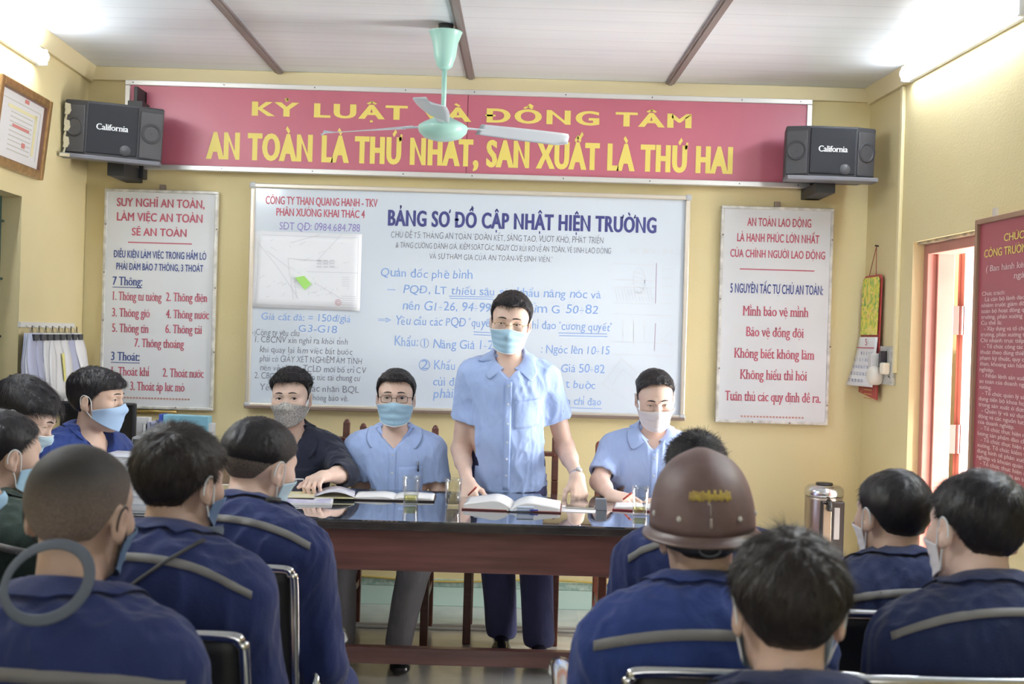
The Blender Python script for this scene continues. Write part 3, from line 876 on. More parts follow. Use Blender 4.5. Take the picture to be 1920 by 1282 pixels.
sign('tall white safety sign headed SUY NGHĨ AN TOÀN, hung near the paper rack', (197, 353), (410, 356), (190, 764),
     [('SUY NGHĨ AN TOÀN,', 219, 384, 386, 15, SANS), ('LÀM VIỆC AN TOÀN', 219, 380, 413, 15, SANS), ('SẼ AN TOÀN', 247, 350, 441, 14, SANS),
      ('1. Thông tư tưởng', 211, 303, 562, 16, SER), ('2. Thông điện', 311, 389, 564, 16, SER), ('3. Thông gió', 210, 281, 593, 16, SER), ('4. Thông nước', 311, 392, 596, 16, SER),
      ('5. Thông tin', 210, 279, 622, 16, SER), ('6. Thông tải', 310, 379, 624, 16, SER), ('7. Thông thoáng', 252, 345, 650, 16, SER),
      ('1. Thoát khí', 208, 280, 703, 16, SER), ('2. Thoát nước', 305, 382, 706, 16, SER), ('3. Thoát áp lực mỏ', 244, 346, 731, 16, SER)],
     [('ĐIỀU KIỆN LÀM VIỆC TRONG HẦM LÒ', 213, 387, 482, 13, SANS), ('PHẢI ĐẢM BẢO 7 THÔNG, 3 THOÁT', 218, 381, 505, 12.5, SANS), ('7 Thông:', 211, 267, 534, 16, SER), ('3 Thoát:', 208, 262, 675, 16, SER)],
     (23, 226, 356, 750), [(240, 360, 454)], [(199, 420), (407, 430), (196, 510), (404, 540), (194, 600), (402, 660), (250, 761), (330, 764)])
sign('tall white safety sign headed AN TOÀN LAO ĐỘNG, hung near the wall calendar', (1353, 385), (1564, 390), (1342, 791),
     [('AN TOÀN LAO ĐỘNG', 1401, 1521, 423, 15, SANS), ('LÀ HẠNH PHÚC LỚN NHẤT', 1382, 1536, 452, 15, SANS), ('CỦA CHÍNH NGƯỜI LAO ĐỘNG', 1369, 1547, 481, 14, SANS),
      ('Mình bảo vệ mình', 1392, 1516, 591, 18, SER), ('Bảo vệ đồng đội', 1399, 1507, 630, 18, SER), ('Không biết không làm', 1376, 1527, 670, 18, SER),
      ('Không hiểu thì hỏi', 1387, 1513, 710, 18, SER), ('Tuân thủ các quy định đề ra.', 1359, 1539, 750, 18, SER)],
     [('5 NGUYÊN TẮC TỰ CHỦ AN TOÀN:', 1369, 1543, 548, 17, SANS)],
     (20, 1388, 1507, 785), [(1387, 1527, 504)], [(1355, 440), (1560, 450), (1350, 560), (1556, 650), (1348, 690), (1550, 760), (1410, 791), (1480, 793)])

# --- red notice board on the door wall
n_r = nrm((-1, -SL, 0)); t_r = nrm((SL, -1, 0))
pA = np.array(wr(1845, 413)); pB = np.array(wr(1833, 890)); zt, zb = pA[2], pA[2] - 1.62
zb = np.array(wr(1926, 990))[2]
nb = empty('notice_board', tuple(pA * np.array((1, 1, 0)) + np.array((0, 0, zb))), 0, 'tall red notice board of small white print beside the open door', 'notice board')
Wn = 1.2
o = pA * np.array((1, 1, 0))
def rb(u, z, d=0.0): return o + t_r * u + n_r * d + np.array((0, 0, z))
def rbox(b, u0, u1, z0, z1, d0, d1):
    P = [rb(u, z, d) for u in (u0, u1) for z in (z0, z1) for d in (d0, d1)]
    return b.add(P, [(0, 1, 3, 2), (4, 6, 7, 5), (0, 4, 5, 1), (2, 3, 7, 6), (0, 2, 6, 4), (1, 5, 7, 3)])
rbox(MB(), .01, Wn, zb + .01, zt - .01, .0, .025).build('panel', mat('dark_red_vinyl', (.36, .075, .10), .35), nb)
b = MB()
for a in ((0, .022, zb, zt), (Wn, Wn + .022, zb, zt), (.022, Wn, zt - .022, zt), (.022, Wn, zb, zb + .022)): rbox(b, *a, 0, .04)
b.build('frame', mat('notice_frame', (.33, .20, .13), .5), nb, bevel=.003)
T = Lettering(n=n_r, lift=.027)
for w in (.05, .058): T.line(rb(w, zb + .06), rb(w, zt - .12), .003)
T.line(rb(.12, zt - .055), rb(Wn - .1, zt - .055), .004)
for k in range(3): T.line(rb(.05, zt - .06 - k * .025), rb(.10 - k * .015, zt - .06 - k * .025), .004); T.line(rb(.055 + k * .02, zt - .05), rb(.055 + k * .02, zt - .11 + k * .02), .004)
T.put('CHỨC TRÁCH QUẢN ĐỐC', rb(.24, zt - .110), rb(Wn - .24, zt - .110), .030, wx=.02, wy=.01)
T.put('CÔNG TRƯỜNG PHÂN XƯỞNG KHAI THÁC', rb(.07, zt - .165), rb(Wn - .07, zt - .165), .032, wx=.02, wy=.01)
T.build('yellow_lettering', INK_YEL, nb)
T = Lettering(n=n_r, lift=.027)
T.put('( Ban hành kèm theo Quyết định số 30', rb(.09, zt - .225), rb(Wn - .2, zt - .225), .024, wx=.005, serif=True, shear=.15)
T.put('ngày 30/5/2018 )', rb(.33, zt - .265), rb(.75, zt - .265), .024, wx=.005, serif=True, shear=.15)
body = ['Chức trách:', '  Là cán bộ lãnh đạo công trường, phân xưởng, chịu trách', 'nhiệm trước giám đốc doanh nghiệp và trước pháp luật về', 'toàn bộ hoạt động quản lý điều hành và sản xuất công', 'trường, phân xưởng được giao quản lý.', 'Cụ thể là:',
 ' - Xây dựng và tổ chức thực hiện kế hoạch công tác của công', 'trường, phân xưởng theo chỉ đạo, hướng dẫn của công ty', 'Chi nhánh trực tiếp quản lý ( sau đây gọi tắt là công ty )', ' - Tổ chức công tác điều hành chỉ huy sản xuất an toàn kỹ', 'thuật theo đúng thiết kế, biện pháp thi công được duyệt', 'phạm kỹ thuật, quy chuẩn kỹ thuật quốc gia về khai thác', 'than, khoáng sản hầm lò, và các biện pháp an toàn công', 'nghiệp.',
 ' - Nhận lệnh sản xuất, chỉ đạo kỹ thuật theo hướng dẫn', 'an toàn của doanh nghiệp; ra nhận lệnh sản xuất cho phân', 'xưởng.', ' - Tổ chức quản lý sản xuất và tổ chức lao động áp', 'dụng tiến bộ khoa học kỹ thuật, các kinh nghiệm tiên tiến', 'trong sản xuất ở đơn vị.', ' - Quản lý và sử dụng hiệu quả vật tư, thiết bị lao', 'động và các nguồn lực khác được giao theo quy định', 'của doanh nghiệp.',
 ' - Tổ chức thực hiện nghiêm chỉnh chế độ nghiệm thu', 'lượng sản phẩm đào chống lò và khai thác than', ' - Tổ chức thực hiện chế độ hạch toán kinh tế phân', 'xưởng. Tổ chức kiểm tra việc ghi chép sổ sách', 'đúng kinh tế phân xưởng, tổ, đội sản xuất trong', 'nghiệp và khoán quản chi phí sản xuất.', ' - Tổ chức thực hiện đầy đủ các quy định, giám sát', 'công tác kỹ thuật an toàn và bảo hộ lao động, vệ sinh', 'phạm vi được giao.',
 ' - Thực hiện công tác bồi dưỡng, kèm cặp, nâng cao', 'chuyên môn, tay nghề cho người lao động trong', ' - Thực hiện công việc hành chính tr']
zz = zt - .325; stp = (zz - zb - .06) / len(body)
for s in body:
    n = len(s.rstrip()); T.put(s.strip(), rb(.06 + (.03 if s.startswith(' ') else 0), zz), rb(.06 + min(1.06,   .0185 * n), zz), .0165, wx=.01, wy=.004)
    zz -= stp
T.build('white_lettering', mat('white_print', (.78, .62, .62), .5), nb)
b = MB(); rbox(b, .10, .13, zt, zt + .04, 0, .012); b.build('hook', M_alu, nb)
rbox(MB(), .35, .38, zb - .04, zb, 0, .012).build('hook', M_alu, nb)
# ------------------------------------------------------------ table
M_wood = mat('red_brown_varnish', (.125, .050, .044), .32, var=.35, vscale=3, stretch=(1, 1, 14), coat=.15)
M_woodd = mat('dark_table_edge', (.032, .026, .026), .3, var=.6, vscale=9, stretch=(1.5, 1, 3), coat=.2)
TY0, TY1, TX0, TX1, TZ = 4.42, 5.30, -1.85, .86, .765
tb = empty('meeting_table', ((TX0 + TX1) / 2, (TY0 + TY1) / 2, 0), 0, 'long dark red-brown meeting table with a glass-covered top', 'table')
MB().span((TX0, TY0, TZ - .037), (TX1, TY1, TZ - .006)).build('tabletop', M_woodd, tb, bevel=.004)
mg = bpy.data.materials.new('table_glass'); mg.use_nodes = True
_b = mg.node_tree.nodes['Principled BSDF']; _b.inputs['Base Color'].default_value = (.045, .055, .075, 1); _b.inputs['Roughness'].default_value = .02; _b.inputs['Specular IOR Level'].default_value = .9; _b.inputs['IOR'].default_value = 1.75; _b.inputs['Coat Weight'].default_value = 1.0; _b.inputs['Coat IOR'].default_value = 1.9; _b.inputs['Coat Roughness'].default_value = .01
MB().span((TX0 + .004, TY0 + .004, TZ - .006), (TX1 - .004, TY1 - .004, TZ)).build('glass_sheet', mg, tb, bevel=.001)
b = MB(); az0 = .565
b.span((TX0 + .05, TY0 + .03, az0), (TX1 - .05, TY0 + .055, TZ - .037)); b.build('apron', M_wood, tb, bevel=.003)
MB().span((TX0 + .05, TY1 - .055, az0 + .06), (TX1 - .05, TY1 - .03, TZ - .037)).build('apron', M_wood, tb, bevel=.003)
for x in (TX0 + .06, TX1 - .06):
    MB().span((x - .0125, TY0 + .055, az0), (x + .0125, TY1 - .055, TZ - .037)).build('apron', M_wood, tb, bevel=.003)
for x in (TX0 + .085, TX1 - .085):
    for y in (TY0 + .06, TY1 - .06):
        MB().span((x - .035, y - .03, 0), (x + .035, y + .03, TZ - .037)).build('leg', M_wood, tb, bevel=.004)
    MB().span((x - .025, TY0 + .09, .15), (x + .025, TY1 - .09, .21)).build('stretcher', M_wood, tb, bevel=.003)
ym = 4.74
MB().span((TX0 + .11, ym - .022, at(760, 1243, ym).z), (TX1 - .11, ym + .022, at(760, 1212, ym).z)).build('foot_rail', M_wood, tb, bevel=.004)

# ------------------------------------------------------------ wooden chairs behind the table
M_chair = mat('chair_wood', (.13, .045, .030), .35, var=.3, vscale=4, stretch=(1, 1, 9))
M_chairl = mat('reddish_chair_wood', (.30, .10, .062), .38, var=.25, vscale=4, stretch=(1, 1, 9))
def wood_chair(x, y, rz, label, m=M_chair, zt=1.04, wid=.40):
    """back at local -y; rz turns it; here all face the table (local +y towards the camera)"""
    r = empty('wooden_chair', (x, y, 0), rz, label, 'chair', 'wooden chairs behind the table')
    hw = wid / 2
    for s in (-1, 1):
        MB().prism([(s * hw - .016, -.20, 0), (s * hw + .016, -.20, 0), (s * hw + .016, -.165, 0), (s * hw - .016, -.165, 0)], (0, 0, .45)).build('leg', m, r, True, bevel=.004)
        b = MB(); P = [(s * hw, -.183, .45), (s * hw, -.20, .75), (s * hw, -.235, zt - .015)]
        for a, c in zip(P[:-1], P[1:]): b.bar(a, c, .032, .034, (1, 0, 0))
        b.lathe([(.016, -.02), (.017, -.004), (.012, .010), (.004, .016)], P[-1], 12)
        b.build('back_post', m, r, True, bevel=.004)
        MB().span((s * hw - .019, .175, 0), (s * hw + .019, .213, .44)).build('leg', m, r, True, bevel=.004)
        MB().span((s * hw - .010, -.165, .20), (s * hw + .010, .175, .235)).build('stretcher', m, r, True, bevel=.002)
    MB().span((-hw - .02, -.20, .43), (hw + .02, .225, .455)).build('seat', m, r, True, bevel=.006)
    b = MB().span((-hw, .18, .385), (hw, .20, .43)); b.build('seat_rail', m, r, True, bevel=.002)
    MB().span((-hw, -.192, .30), (hw, -.172, .335)).build('stretcher', m, r, True, bevel=.002)
    b = MB()
    b.bar((-hw, -.222, zt - .10), (hw, -.222, zt - .10), .075, .020, (0, 0, 1)); b.build('crest_rail', m, r, True, bevel=.004)
    MB().bar((-hw, -.195, .62), (hw, -.195, .62), .04, .018, (0, 0, 1)).build('back_rail', m, r, True, bevel=.003)
    for k in range(3):
        MB().bar((-hw * .5 + k * hw * .5, -.195, .62), (-hw * .5 + k * hw * .5, -.222, zt - .13), .045, .012, (0, 1, 0)).build('back_slat', m, r, True, bevel=.002)
    return r
PI = math.pi
def chair_px(px, Y, label, **k):
    p = at(px, 820, Y); return wood_chair(p.x, Y - .22, PI, label, **k)
chair_px(572, 5.86, 'wooden chair behind the man in the speckled mask', wid=.42)
chair_px(748, 5.88, 'wooden chair behind the seated man with dark-rimmed glasses', wid=.37, zt=1.02)
chair_px(966, 5.95, 'wooden chair behind the standing man', wid=.42, zt=.985)
chair_px(1196, 5.74, 'reddish wooden chair behind the man in the white mask', m=M_chairl, wid=.385, zt=.975)

# ------------------------------------------------------------ chrome armchairs of the audience
M_chrome = mat('chrome', (.62, .63, .65), .13, 1.0)
M_mesh = mat('black_upholstery', (.020, .020, .022), .35, bump=.3, bscale=400)
def chrome_chair(x, y, rz, label, hw=.22, zt=.915):
    """faces local +y; the back panel stands at local y = -.22"""
    r = empty('chrome_armchair', (x, y, 0), rz, label, 'chair', 'chrome armchairs of the audience')
    G = []
    for j, z in enumerate(np.linspace(.50, zt - .004, 12)):
        t = (z - .5) / (zt - .5); G.append([(u * (hw - .012), -.20 - .07 * t + .018 * (1 - u * u) * -1 * .6, z) for u in np.linspace(-1, 1, 13)])
    MB().sheet(np.array(G), .022).build('backrest', M_mesh, r, True, True)
    fr_ = [(-hw, -.185, .46), (-hw, -.20, .55), (-hw, -.262, zt - .05), (-hw + .008, -.269, zt - .016), (-hw + .03, -.272, zt - .002), (0, -.276, zt), (hw - .03, -.272, zt - .002), (hw - .008, -.269, zt - .016), (hw, -.262, zt - .05), (hw, -.20, .55), (hw, -.185, .46)]
    b = MB(); b.tube(smoothcurve(fr_, 5), .0115, 10); b.build('back_frame', M_chrome, r, True, True)
    G = []
    for j, yv in enumerate(np.linspace(-.19, .25, 10)): G.append([(u * (hw - .01), yv, .455 - .012 * (1 - u * u) - (.03 * max(0, (yv - .18) / .07)) ** 1) for u in np.linspace(-1, 1, 9)])
    MB().sheet(np.array(G)[:, ::-1], .05).build('seat', M_mesh, r, True, True)
    for s in (-1, 1):
        x_ = s * (hw + .045)
        loop = [(x_, .26, .012), (x_, .275, .30), (x_, .24, .56), (x_, .16, .645), (x_, .02, .665), (x_, -.12, .655), (x_, -.19, .60), (x_, -.205, .50), (x_ - s * .02, -.20, .30), (x_, -.25, .012)]
        b = MB(); b.tube(smoothcurve(loop, 6), .0135, 10); lg = b.build('leg', M_chrome, r, True, True)
        b = MB(); b.tube(smoothcurve([(x_, .205, .622), (x_, .12, .668), (x_, .0, .683), (x_, -.13, .668)], 6), .027, 12, flat=.62, hint=(0, 1, 0)); b.build('armrest', M_chrome, r, True, True)
        b = MB()
        for yv, z in ((-.19, .50), (.22, .43)): b.tube([(s * (hw - .02), yv, z), (x_, yv, z)], .009, 8)
        b.build('bracket', M_chrome, lg, True, True)
    return r
def cc_px(px_right, Y, label, rz=0.0, hw=.22, **k):
    p = at(px_right, 1080, Y); x = p.x - hw * math.cos(rz)
    return chrome_chair(x, Y + .27, rz, label, hw, **k)
cc_px(461, 2.14, 'chrome armchair under the man with bushy hair', hw=.20)
cc_px(551, 2.76, 'chrome armchair behind the man with the high skin fade', hw=.20)
p_ = at(1176, 1250, 2.06); chrome_chair(p_.x + .22, 2.33, 0, 'chrome armchair under the man in the hard hat', .22, .895)
chrome_chair(.43, 2.77, 0, 'chrome armchair under the man behind the hard hat', .24, .90)
p_ = at(1660, 1000, 2.52); chrome_chair(p_.x + .0, 2.80, .04, 'chrome armchair under the man by the water dispenser', .22, .90)
p_ = at(1830, 1000, 2.0); chrome_chair(p_.x + .0, 2.30, .03, 'chrome armchair under the man below the red notice board', .24, .90)
p_ = at(148, 1000, 1.75); chrome_chair(p_.x, 2.0, 0, 'chrome armchair under the nearest close-shaved man', .23)
p_ = at(1476, 1000, 1.5); chrome_chair(p_.x, 1.78, 0, 'chrome armchair under the nearest man at the bottom edge', .23)
p_ = at(-40, 1000, 3.05); chrome_chair(p_.x, 3.32, -.6, 'chrome armchair under the man in dark green', .22, .90)
# ------------------------------------------------------------ people
SKIN = [mat('skin_%s' % n, c, .48, sss=.12, bump=.12, bscale=220, var=.07, vscale=16) for n, c in
        (('fair', (.76, .55, .46)), ('warm', (.62, .43, .34)), ('tan', (.46, .32, .255)), ('brown', (.40, .26, .20)))]
M_hair = mat('black_hair', (.014, .012, .015), .46, spec=.35)
M_hairb = mat('brown_black_hair', (.024, .019, .018), .48, spec=.35)
M_stub = mat('stubble', (.25, .185, .15), .7, var=.45, vscale=260, col2=(.12, .092, .08))
M_brow = mat('brow_hair', (.03, .022, .02), .6)
def cloth(name, c, b=.35, bs=300, rough=.85, var=.12):
    m = mat(name, c, rough, spec=.2, bump=b, bscale=bs, var=var, vscale=9, sheen=.15)
    nt = m.node_tree; bp = [n for n in nt.nodes if n.type == 'BUMP'][0]
    tc = nt.nodes.new('ShaderNodeTexCoord'); mp = nt.nodes.new('ShaderNodeMapping'); mp.inputs['Scale'].default_value = (1, 1, .55); mp.inputs['Rotation'].default_value = (.3, .5, .2)
    n = nt.nodes.new('ShaderNodeTexNoise'); n.inputs['Scale'].default_value = 12; n.inputs['Detail'].default_value = 3; n.inputs['Distortion'].default_value = .5; n.inputs['Roughness'].default_value = .45
    b2 = nt.nodes.new('ShaderNodeBump'); b2.inputs['Strength'].default_value = .4; b2.inputs['Distance'].default_value = .03
    nt.links.new(tc.outputs['Object'], mp.inputs[0]); nt.links.new(mp.outputs[0], n.inputs['Vector']); nt.links.new(n.outputs[0], b2.inputs['Height']); nt.links.new(b2.outputs[0], bp.inputs['Normal'])
    return m
C_work = cloth('navy_workwear', (.021, .033, .118))
C_workb = cloth('royal_blue_workwear', (.026, .050, .20))
C_worki = cloth('ink_blue_workwear', (.018, .028, .088))
C_green = cloth('dark_green_workwear', (.028, .045, .038))
C_shirt = cloth('pale_blue_shirt', (.43, .57, .94), .2, 420, .7, .05)
C_navy = cloth('black_navy_shirt', (.026, .030, .055))
C_trous = cloth('navy_trousers', (.075, .08, .19), .2, 350)
C_grey = cloth('grey_trousers', (.24, .23, .26), .2, 350)
C_stripe = mat('reflective_tape', (.17, .165, .165), .55, bump=.3, bscale=500)
M_shoe = mat('black_leather', (.012, .012, .014), .25, coat=.3)
M_mblue = mat('surgical_mask_blue', (.42, .66, .86), .75, bump=.2, bscale=400)
M_mlight = mat('pale_mask_blue', (.52, .70, .82), .75, bump=.2, bscale=400)
M_mcloth = mat('cloth_mask_blue', (.40, .56, .80), .8, bump=.4, bscale=600)
M_mdark = mat('denim_mask_blue', (.10, .17, .30), .8, bump=.4, bscale=600)
M_mwhite = mat('white_mask', (.80, .76, .79), .75, bump=.2, bscale=400)
M_mflor = mat('speckled_mask', (.62, .60, .57), .8, var=.9, vscale=210, col2=(.12, .11, .12))
M_medge = mat('mask_edge_white', (.82, .86, .90), .7)
M_eyew = mat('eye_white', (.72, .68, .66), .25)
M_iris = mat('iris_dark', (.015, .010, .008), .12)
M_gold = mat('gold_frame', (.55, .38, .16), .25, .9)
M_gun = mat('gunmetal_frame', (.05, .045, .05), .3, .7)
M_steel = mat('steel', (.62, .62, .64), .22, 1.0)
M_btn = mat('shirt_button', (.70, .76, .86), .3)
def lens_mat():
    if 'lens' in MATS: return MATS['lens']
    m = bpy.data.materials.new('lens'); m.use_nodes = True; nt = m.node_tree; nt.nodes.remove(nt.nodes['Principled BSDF'])
    a = nt.nodes.new('ShaderNodeBsdfTransparent'); a.inputs[0].default_value = (.97, .98, .98, 1); g = nt.nodes.new('ShaderNodeBsdfGlossy'); g.inputs['Roughness'].default_value = .03
    x = nt.nodes.new('ShaderNodeMixShader'); x.inputs[0].default_value = .10
    nt.links.new(a.outputs[0], x.inputs[1]); nt.links.new(g.outputs[0], x.inputs[2]); nt.links.new(x.outputs[0], nt.nodes['Material Output'].inputs[0])
    MATS['lens'] = m; return m

def V3(*a): return np.array(a, float)
def head_solid(open_=1.0, full=True):
    s = Solid()
    s.u(Ell((0, -.020, .036), (.0765, .097, .086)), .02)
    s.u(Ell((0, .034, .034), (.066, .056, .062)), .03)
    s.u(Ell((0, .026, -.035), (.063, .062, .072)), .03)
    s.u(Ell((0, .030, -.072), (.052, .054, .042)), .03)
    s.u(Ell((0, .068, -.098), (.022, .020, .018)), .03)
    for x in (-1, 1):
        s.u(Ell((x * .046, .056, -.016), (.022, .024, .020)), .03)
        s.u(RC((x * .012, .088, .029), (x * .046, .074, .029), .008, .007), .02)
    s.u(RC((0, .085, .014), (0, .108, -.026), .0075, .0115), .018)
    for x in (-1, 1): s.u(Ell((x * .012, .098, -.030), (.009, .011, .008)), .008)
    s.u(Ell((0, .086, -.061), (.023, .011, .0065)), .010); s.u(Ell((0, .085, -.071), (.019, .011, .0075)), .008)
    for x in (-1, 1):
        s.d(Ell((x * .033, .101, .011), (.020, .017, .0125)), .014)
        if full:
            s.u(Ell((x * .0325, .0745, .0105), (.0150, .0140, .0145)), .006)
            s.d(Ell((x * .0325, .0915, .0105), (.0150, .012, .0045 * open_)), .003)
        Re = rotz(-x * .30) @ rotx(-.18)
        s.u(Ell((x * .081, -.018, -.004), (.0075, .0185, .0315), Re), .008)
        s.u(Ell((x * .077, -.008, -.028), (.006, .009, .012)), .008)
        s.d(Ell((x * .091, -.012, .001), (.0075, .0105, .018), Re), .004)
    return s
HEAD_S = head_solid(full=False)

class Frame:
    """local frame of a head or hand inside a person: origin, rotation columns (right, forward, up), scale"""
    def __init__(s, o, R, k=1.0): s.o = np.array(o, float); s.R = np.array(R, float); s.k = k
    def w(s, P): return s.o + (np.asarray(P, float) * s.k) @ s.R.T
    def l(s, P): return ((np.asarray(P, float) - s.o) @ s.R) / s.k
    def dist(s, f): return lambda P: f(s.l(P)) * s.k

def hairline(P, st):
    """height of the hairline over the azimuth, head coordinates"""
    az = np.degrees(np.abs(np.arctan2(P[:, 0], P[:, 1] + .015)))
    pts = st['line']
    return np.interp(az, [p[0] for p in pts], [p[1] for p in pts])
LINES = {'front': [(0, .078), (28, .079), (48, .066), (62, .040), (76, .012), (84, -.012), (92, -.010), (102, .026), (118, .022), (135, -.040), (180, -.066)],
         'full': [(0, .062), (30, .058), (50, .046), (66, .022), (78, -.012), (90, -.016), (104, -.012), (118, -.040), (138, -.078), (180, -.094)],
         'fringe': [(0, .050), (30, .048), (50, .040), (66, .016), (78, -.016), (90, -.016), (104, -.010), (118, -.036), (138, -.076), (180, -.092)]}
def hair_thickness(P, st):
    zh = hairline(P, st)
    e = P[:, 2] - zh
    S = sstep(-.004, st.get('edge', .014), e)
    top = sstep(st['fade'][0], st['fade'][1], P[:, 2] + .25 * (P[:, 1] - 0) * st.get('tilt', 0))
    t = st['side'] + (st['top'] - st['side']) * top
    front = sstep(.03, .09, P[:, 1]) * sstep(.05, .09, P[:, 2])
    t = t + front * st.get('quiff', 0)
    c = st.get('clump', .3)
    Q = P.copy(); Q[:, 2] *= .5
    t = t * (1 + c * wob(Q, 110, st.get('seed', 0)) * .45 + c * .35 * wob(Q, 260, st.get('seed', 0) + 2))
    return -.007 + (t + .007) * S
def hair(root, name, fr, st, h, m, label=None):
    hs = Solid(); hs.u(Ell((0, -.020, .036), (.0765, .097, .086)), .02); hs.u(Ell((0, .034, .034), (.066, .056, .062)), .03); hs.u(Ell((0, .026, -.035), (.063, .062, .072)), .03); hs.u(Ell((0, .030, -.072), (.052, .054, .042)), .03)
    f = lambda P: hs(P) - hair_thickness(P, st)
    V, F = surface(f, (-.14, -.17, -.13), (.14, .16, .19), h / fr.k, 2.2)
    # keep only what lies outside the scalp
    out = hs(V) > -.0045
    keep = out[F].all(1); F = F[keep]
    us, inv = np.unique(F, return_inverse=True); V = V[us]; F = inv.reshape(-1, 4)
    ob = link_mesh('hair', fr.w(V), F, m, root, local=True)
    if label: ob['label'] = label
    # strands
    n = st.get('n', 4000)
    if n:
        tri = V[F]; ar = np.linalg.norm(np.cross(tri[:, 2] - tri[:, 0], tri[:, 3] - tri[:, 1]), axis=1); N = np.cross(tri[:, 2] - tri[:, 0], tri[:, 3] - tri[:, 1]); N /= np.maximum(ar[:, None], 1e-12)
        cen = tri.mean(1); th = hair_thickness(cen, st)
        wgt = ar * (th > .0005)
        pick = RNG.choice(len(F), n, p=wgt / wgt.sum())
        ab = RNG.random((n, 2)); T4 = tri[pick]
        p = (T4[:, 0] * (1 - ab[:, :1]) + T4[:, 1] * ab[:, :1]) * (1 - ab[:, 1:]) + (T4[:, 3] * (1 - ab[:, :1]) + T4[:, 2] * ab[:, :1]) * ab[:, 1:]
        nn = N[pick]; tk = th[pick]
        whorl = np.array(st.get('whorl', (0.01, -.075, .10)))
        d = p - whorl; d -= nn * np.sum(d * nn, 1)[:, None]; d /= np.maximum(np.linalg.norm(d, axis=1, keepdims=True), 1e-6)
        down = np.array((0, 0, -1.)) - nn * nn[:, 2:3] * -1; 
        comb = np.array(st.get('comb', (0, 0, 0)), float)
        d = d * .8 + comb + RNG.normal(size=(n, 3)) * st.get('mess', .25)
        d -= nn * np.sum(d * nn, 1)[:, None]; d /= np.maximum(np.linalg.norm(d, axis=1, keepdims=True), 1e-6)
        lift = st.get('lift', .35) + RNG.normal(size=n) * st.get('liftv', .12)
        ln = np.clip(tk * st.get('len', 1.6), st.get('lmin', .003), .06) * RNG.uniform(.6, 1.25, n)
        K = 4; w0 = st.get('w', .0007)
        rows = []
        sd = np.cross(d, nn)
        for k in range(K):
            t = k / (K - 1)
            c = p + d * (ln * t)[:, None] + nn * ((lift * ln) * t * (1 - .55 * t) * 1.3 - .002)[:, None] + np.array((0, 0, -1.)) * (ln * t * t * st.get('droop', .15))[:, None] - nn * ((ln * t) ** 2 / .19)[:, None]
            w = w0 * (1 - .8 * t)
            rows += [c - sd * w, c + sd * w]
        SV = np.stack(rows, 1).reshape(-1, 3)
        b = (np.arange(n) * 2 * K)[:, None]
        SF = np.concatenate([b + np.array([2 * k, 2 * k + 1, 2 * k + 3, 2 * k + 2]) for k in range(K - 1)])
        so = link_mesh('hair_strands', fr.w(SV), SF, m, ob, local=True)
        so['kind'] = 'stuff'
    return ob

def tube_ring(pts): return pts
def mask(root, fr, kind, m, edge=None, label=None, low=0.0, loops=M_medge):
    nu, nv = 41, 19
    A = np.radians(np.linspace(-84, 84, nu)); c0 = V3(0, .005, 0)
    G = np.zeros((nv, nu, 3)); rad = np.zeros((nv, nu)); Z = np.zeros((nv, nu))
    peak = .012 if kind in ('cup',) else .006
    for j in range(nv):
        v = j / (nv - 1)
        ca = np.abs(A) / A.max()
        ztop = -.012 + peak * np.exp(-(A / .22) ** 2) - .020 * ca ** 1.5 - low
        zbot = -.112 + .030 * ca ** 1.6
        if kind == 'cup': zbot = -.116 + .052 * ca ** 1.3
        Z[j] = zbot * (1 - v) + ztop * v
        D = np.stack([-np.sin(A), -np.cos(A), 0 * A], 1)
        O = c0 - D * .2 + np.stack([0 * A, 0 * A, Z[j]], 1)
        P, ok = march(HEAD_S, O, D, .005, .19, 40)
        r = np.linalg.norm((P - c0)[:, :2], axis=1); r[~ok] = 0
        rad[j] = r
    for j in range(nv - 2, -1, -1):
        m0 = rad[j] < .05; rad[j][m0] = np.maximum(rad[j + 1][m0] * .97, .05)
    base = rad.copy()
    for _ in range(60):
        a = np.pad(rad, 1, mode='edge')
        av = (a[:-2, 1:-1] + a[2:, 1:-1] + 2 * a[1:-1, :-2] + 2 * a[1:-1, 2:]) / 6
        rad = np.maximum(base, .5 * rad + .5 * av)
    for j in range(nv):
        v = j / (nv - 1); off = 0
        if kind == 'pleat': off = .0016 * math.sin(v * 6.28 * 3.5) * np.cos(A * .9) ** 2
        if kind in ('cup', 'pleat'): off = off + .006 * np.exp(-(A / .35) ** 2) * math.sin(math.pi * min(1, v * 1.05))
        r = rad[j] + off + .0008
        G[j] = np.stack([c0[0] + r * np.sin(A), c0[1] + r * np.cos(A), Z[j]], 1)
    mm = MB().sheet(G[:, ::-1], .0015)
    mo = link_mesh('face_mask', fr.w(mm.v), mm.f, m, root, local=True)
    if label: mo['label'] = label
    if edge is not None:
        b = MB(); b.tube(G[-1], .0022, 6); b.tube(G[0], .0022, 6); b.tube(G[:, 0], .002, 6); b.tube(G[:, -1], .002, 6)
        link_mesh('edge_binding', fr.w(b.v), b.f, edge, mo, local=True)
    for s in (-1, 1):
        k = -1 if s > 0 else 0
        a, e = G[-2, k], G[1, k]
        pts = smoothcurve([a, (s * .0815, .006, .012), (s * .088, -.016, .026), (s * .0865, -.030, .016), (s * .0835, -.032, -.006), (s * .0805, -.022, -.026), (s * .077, -.004, -.042), e], 5)
        b = MB().tube(pts, .0018, 6)
        link_mesh('ear_loop', fr.w(b.v), b.f, loops, mo, local=True)
    return mo

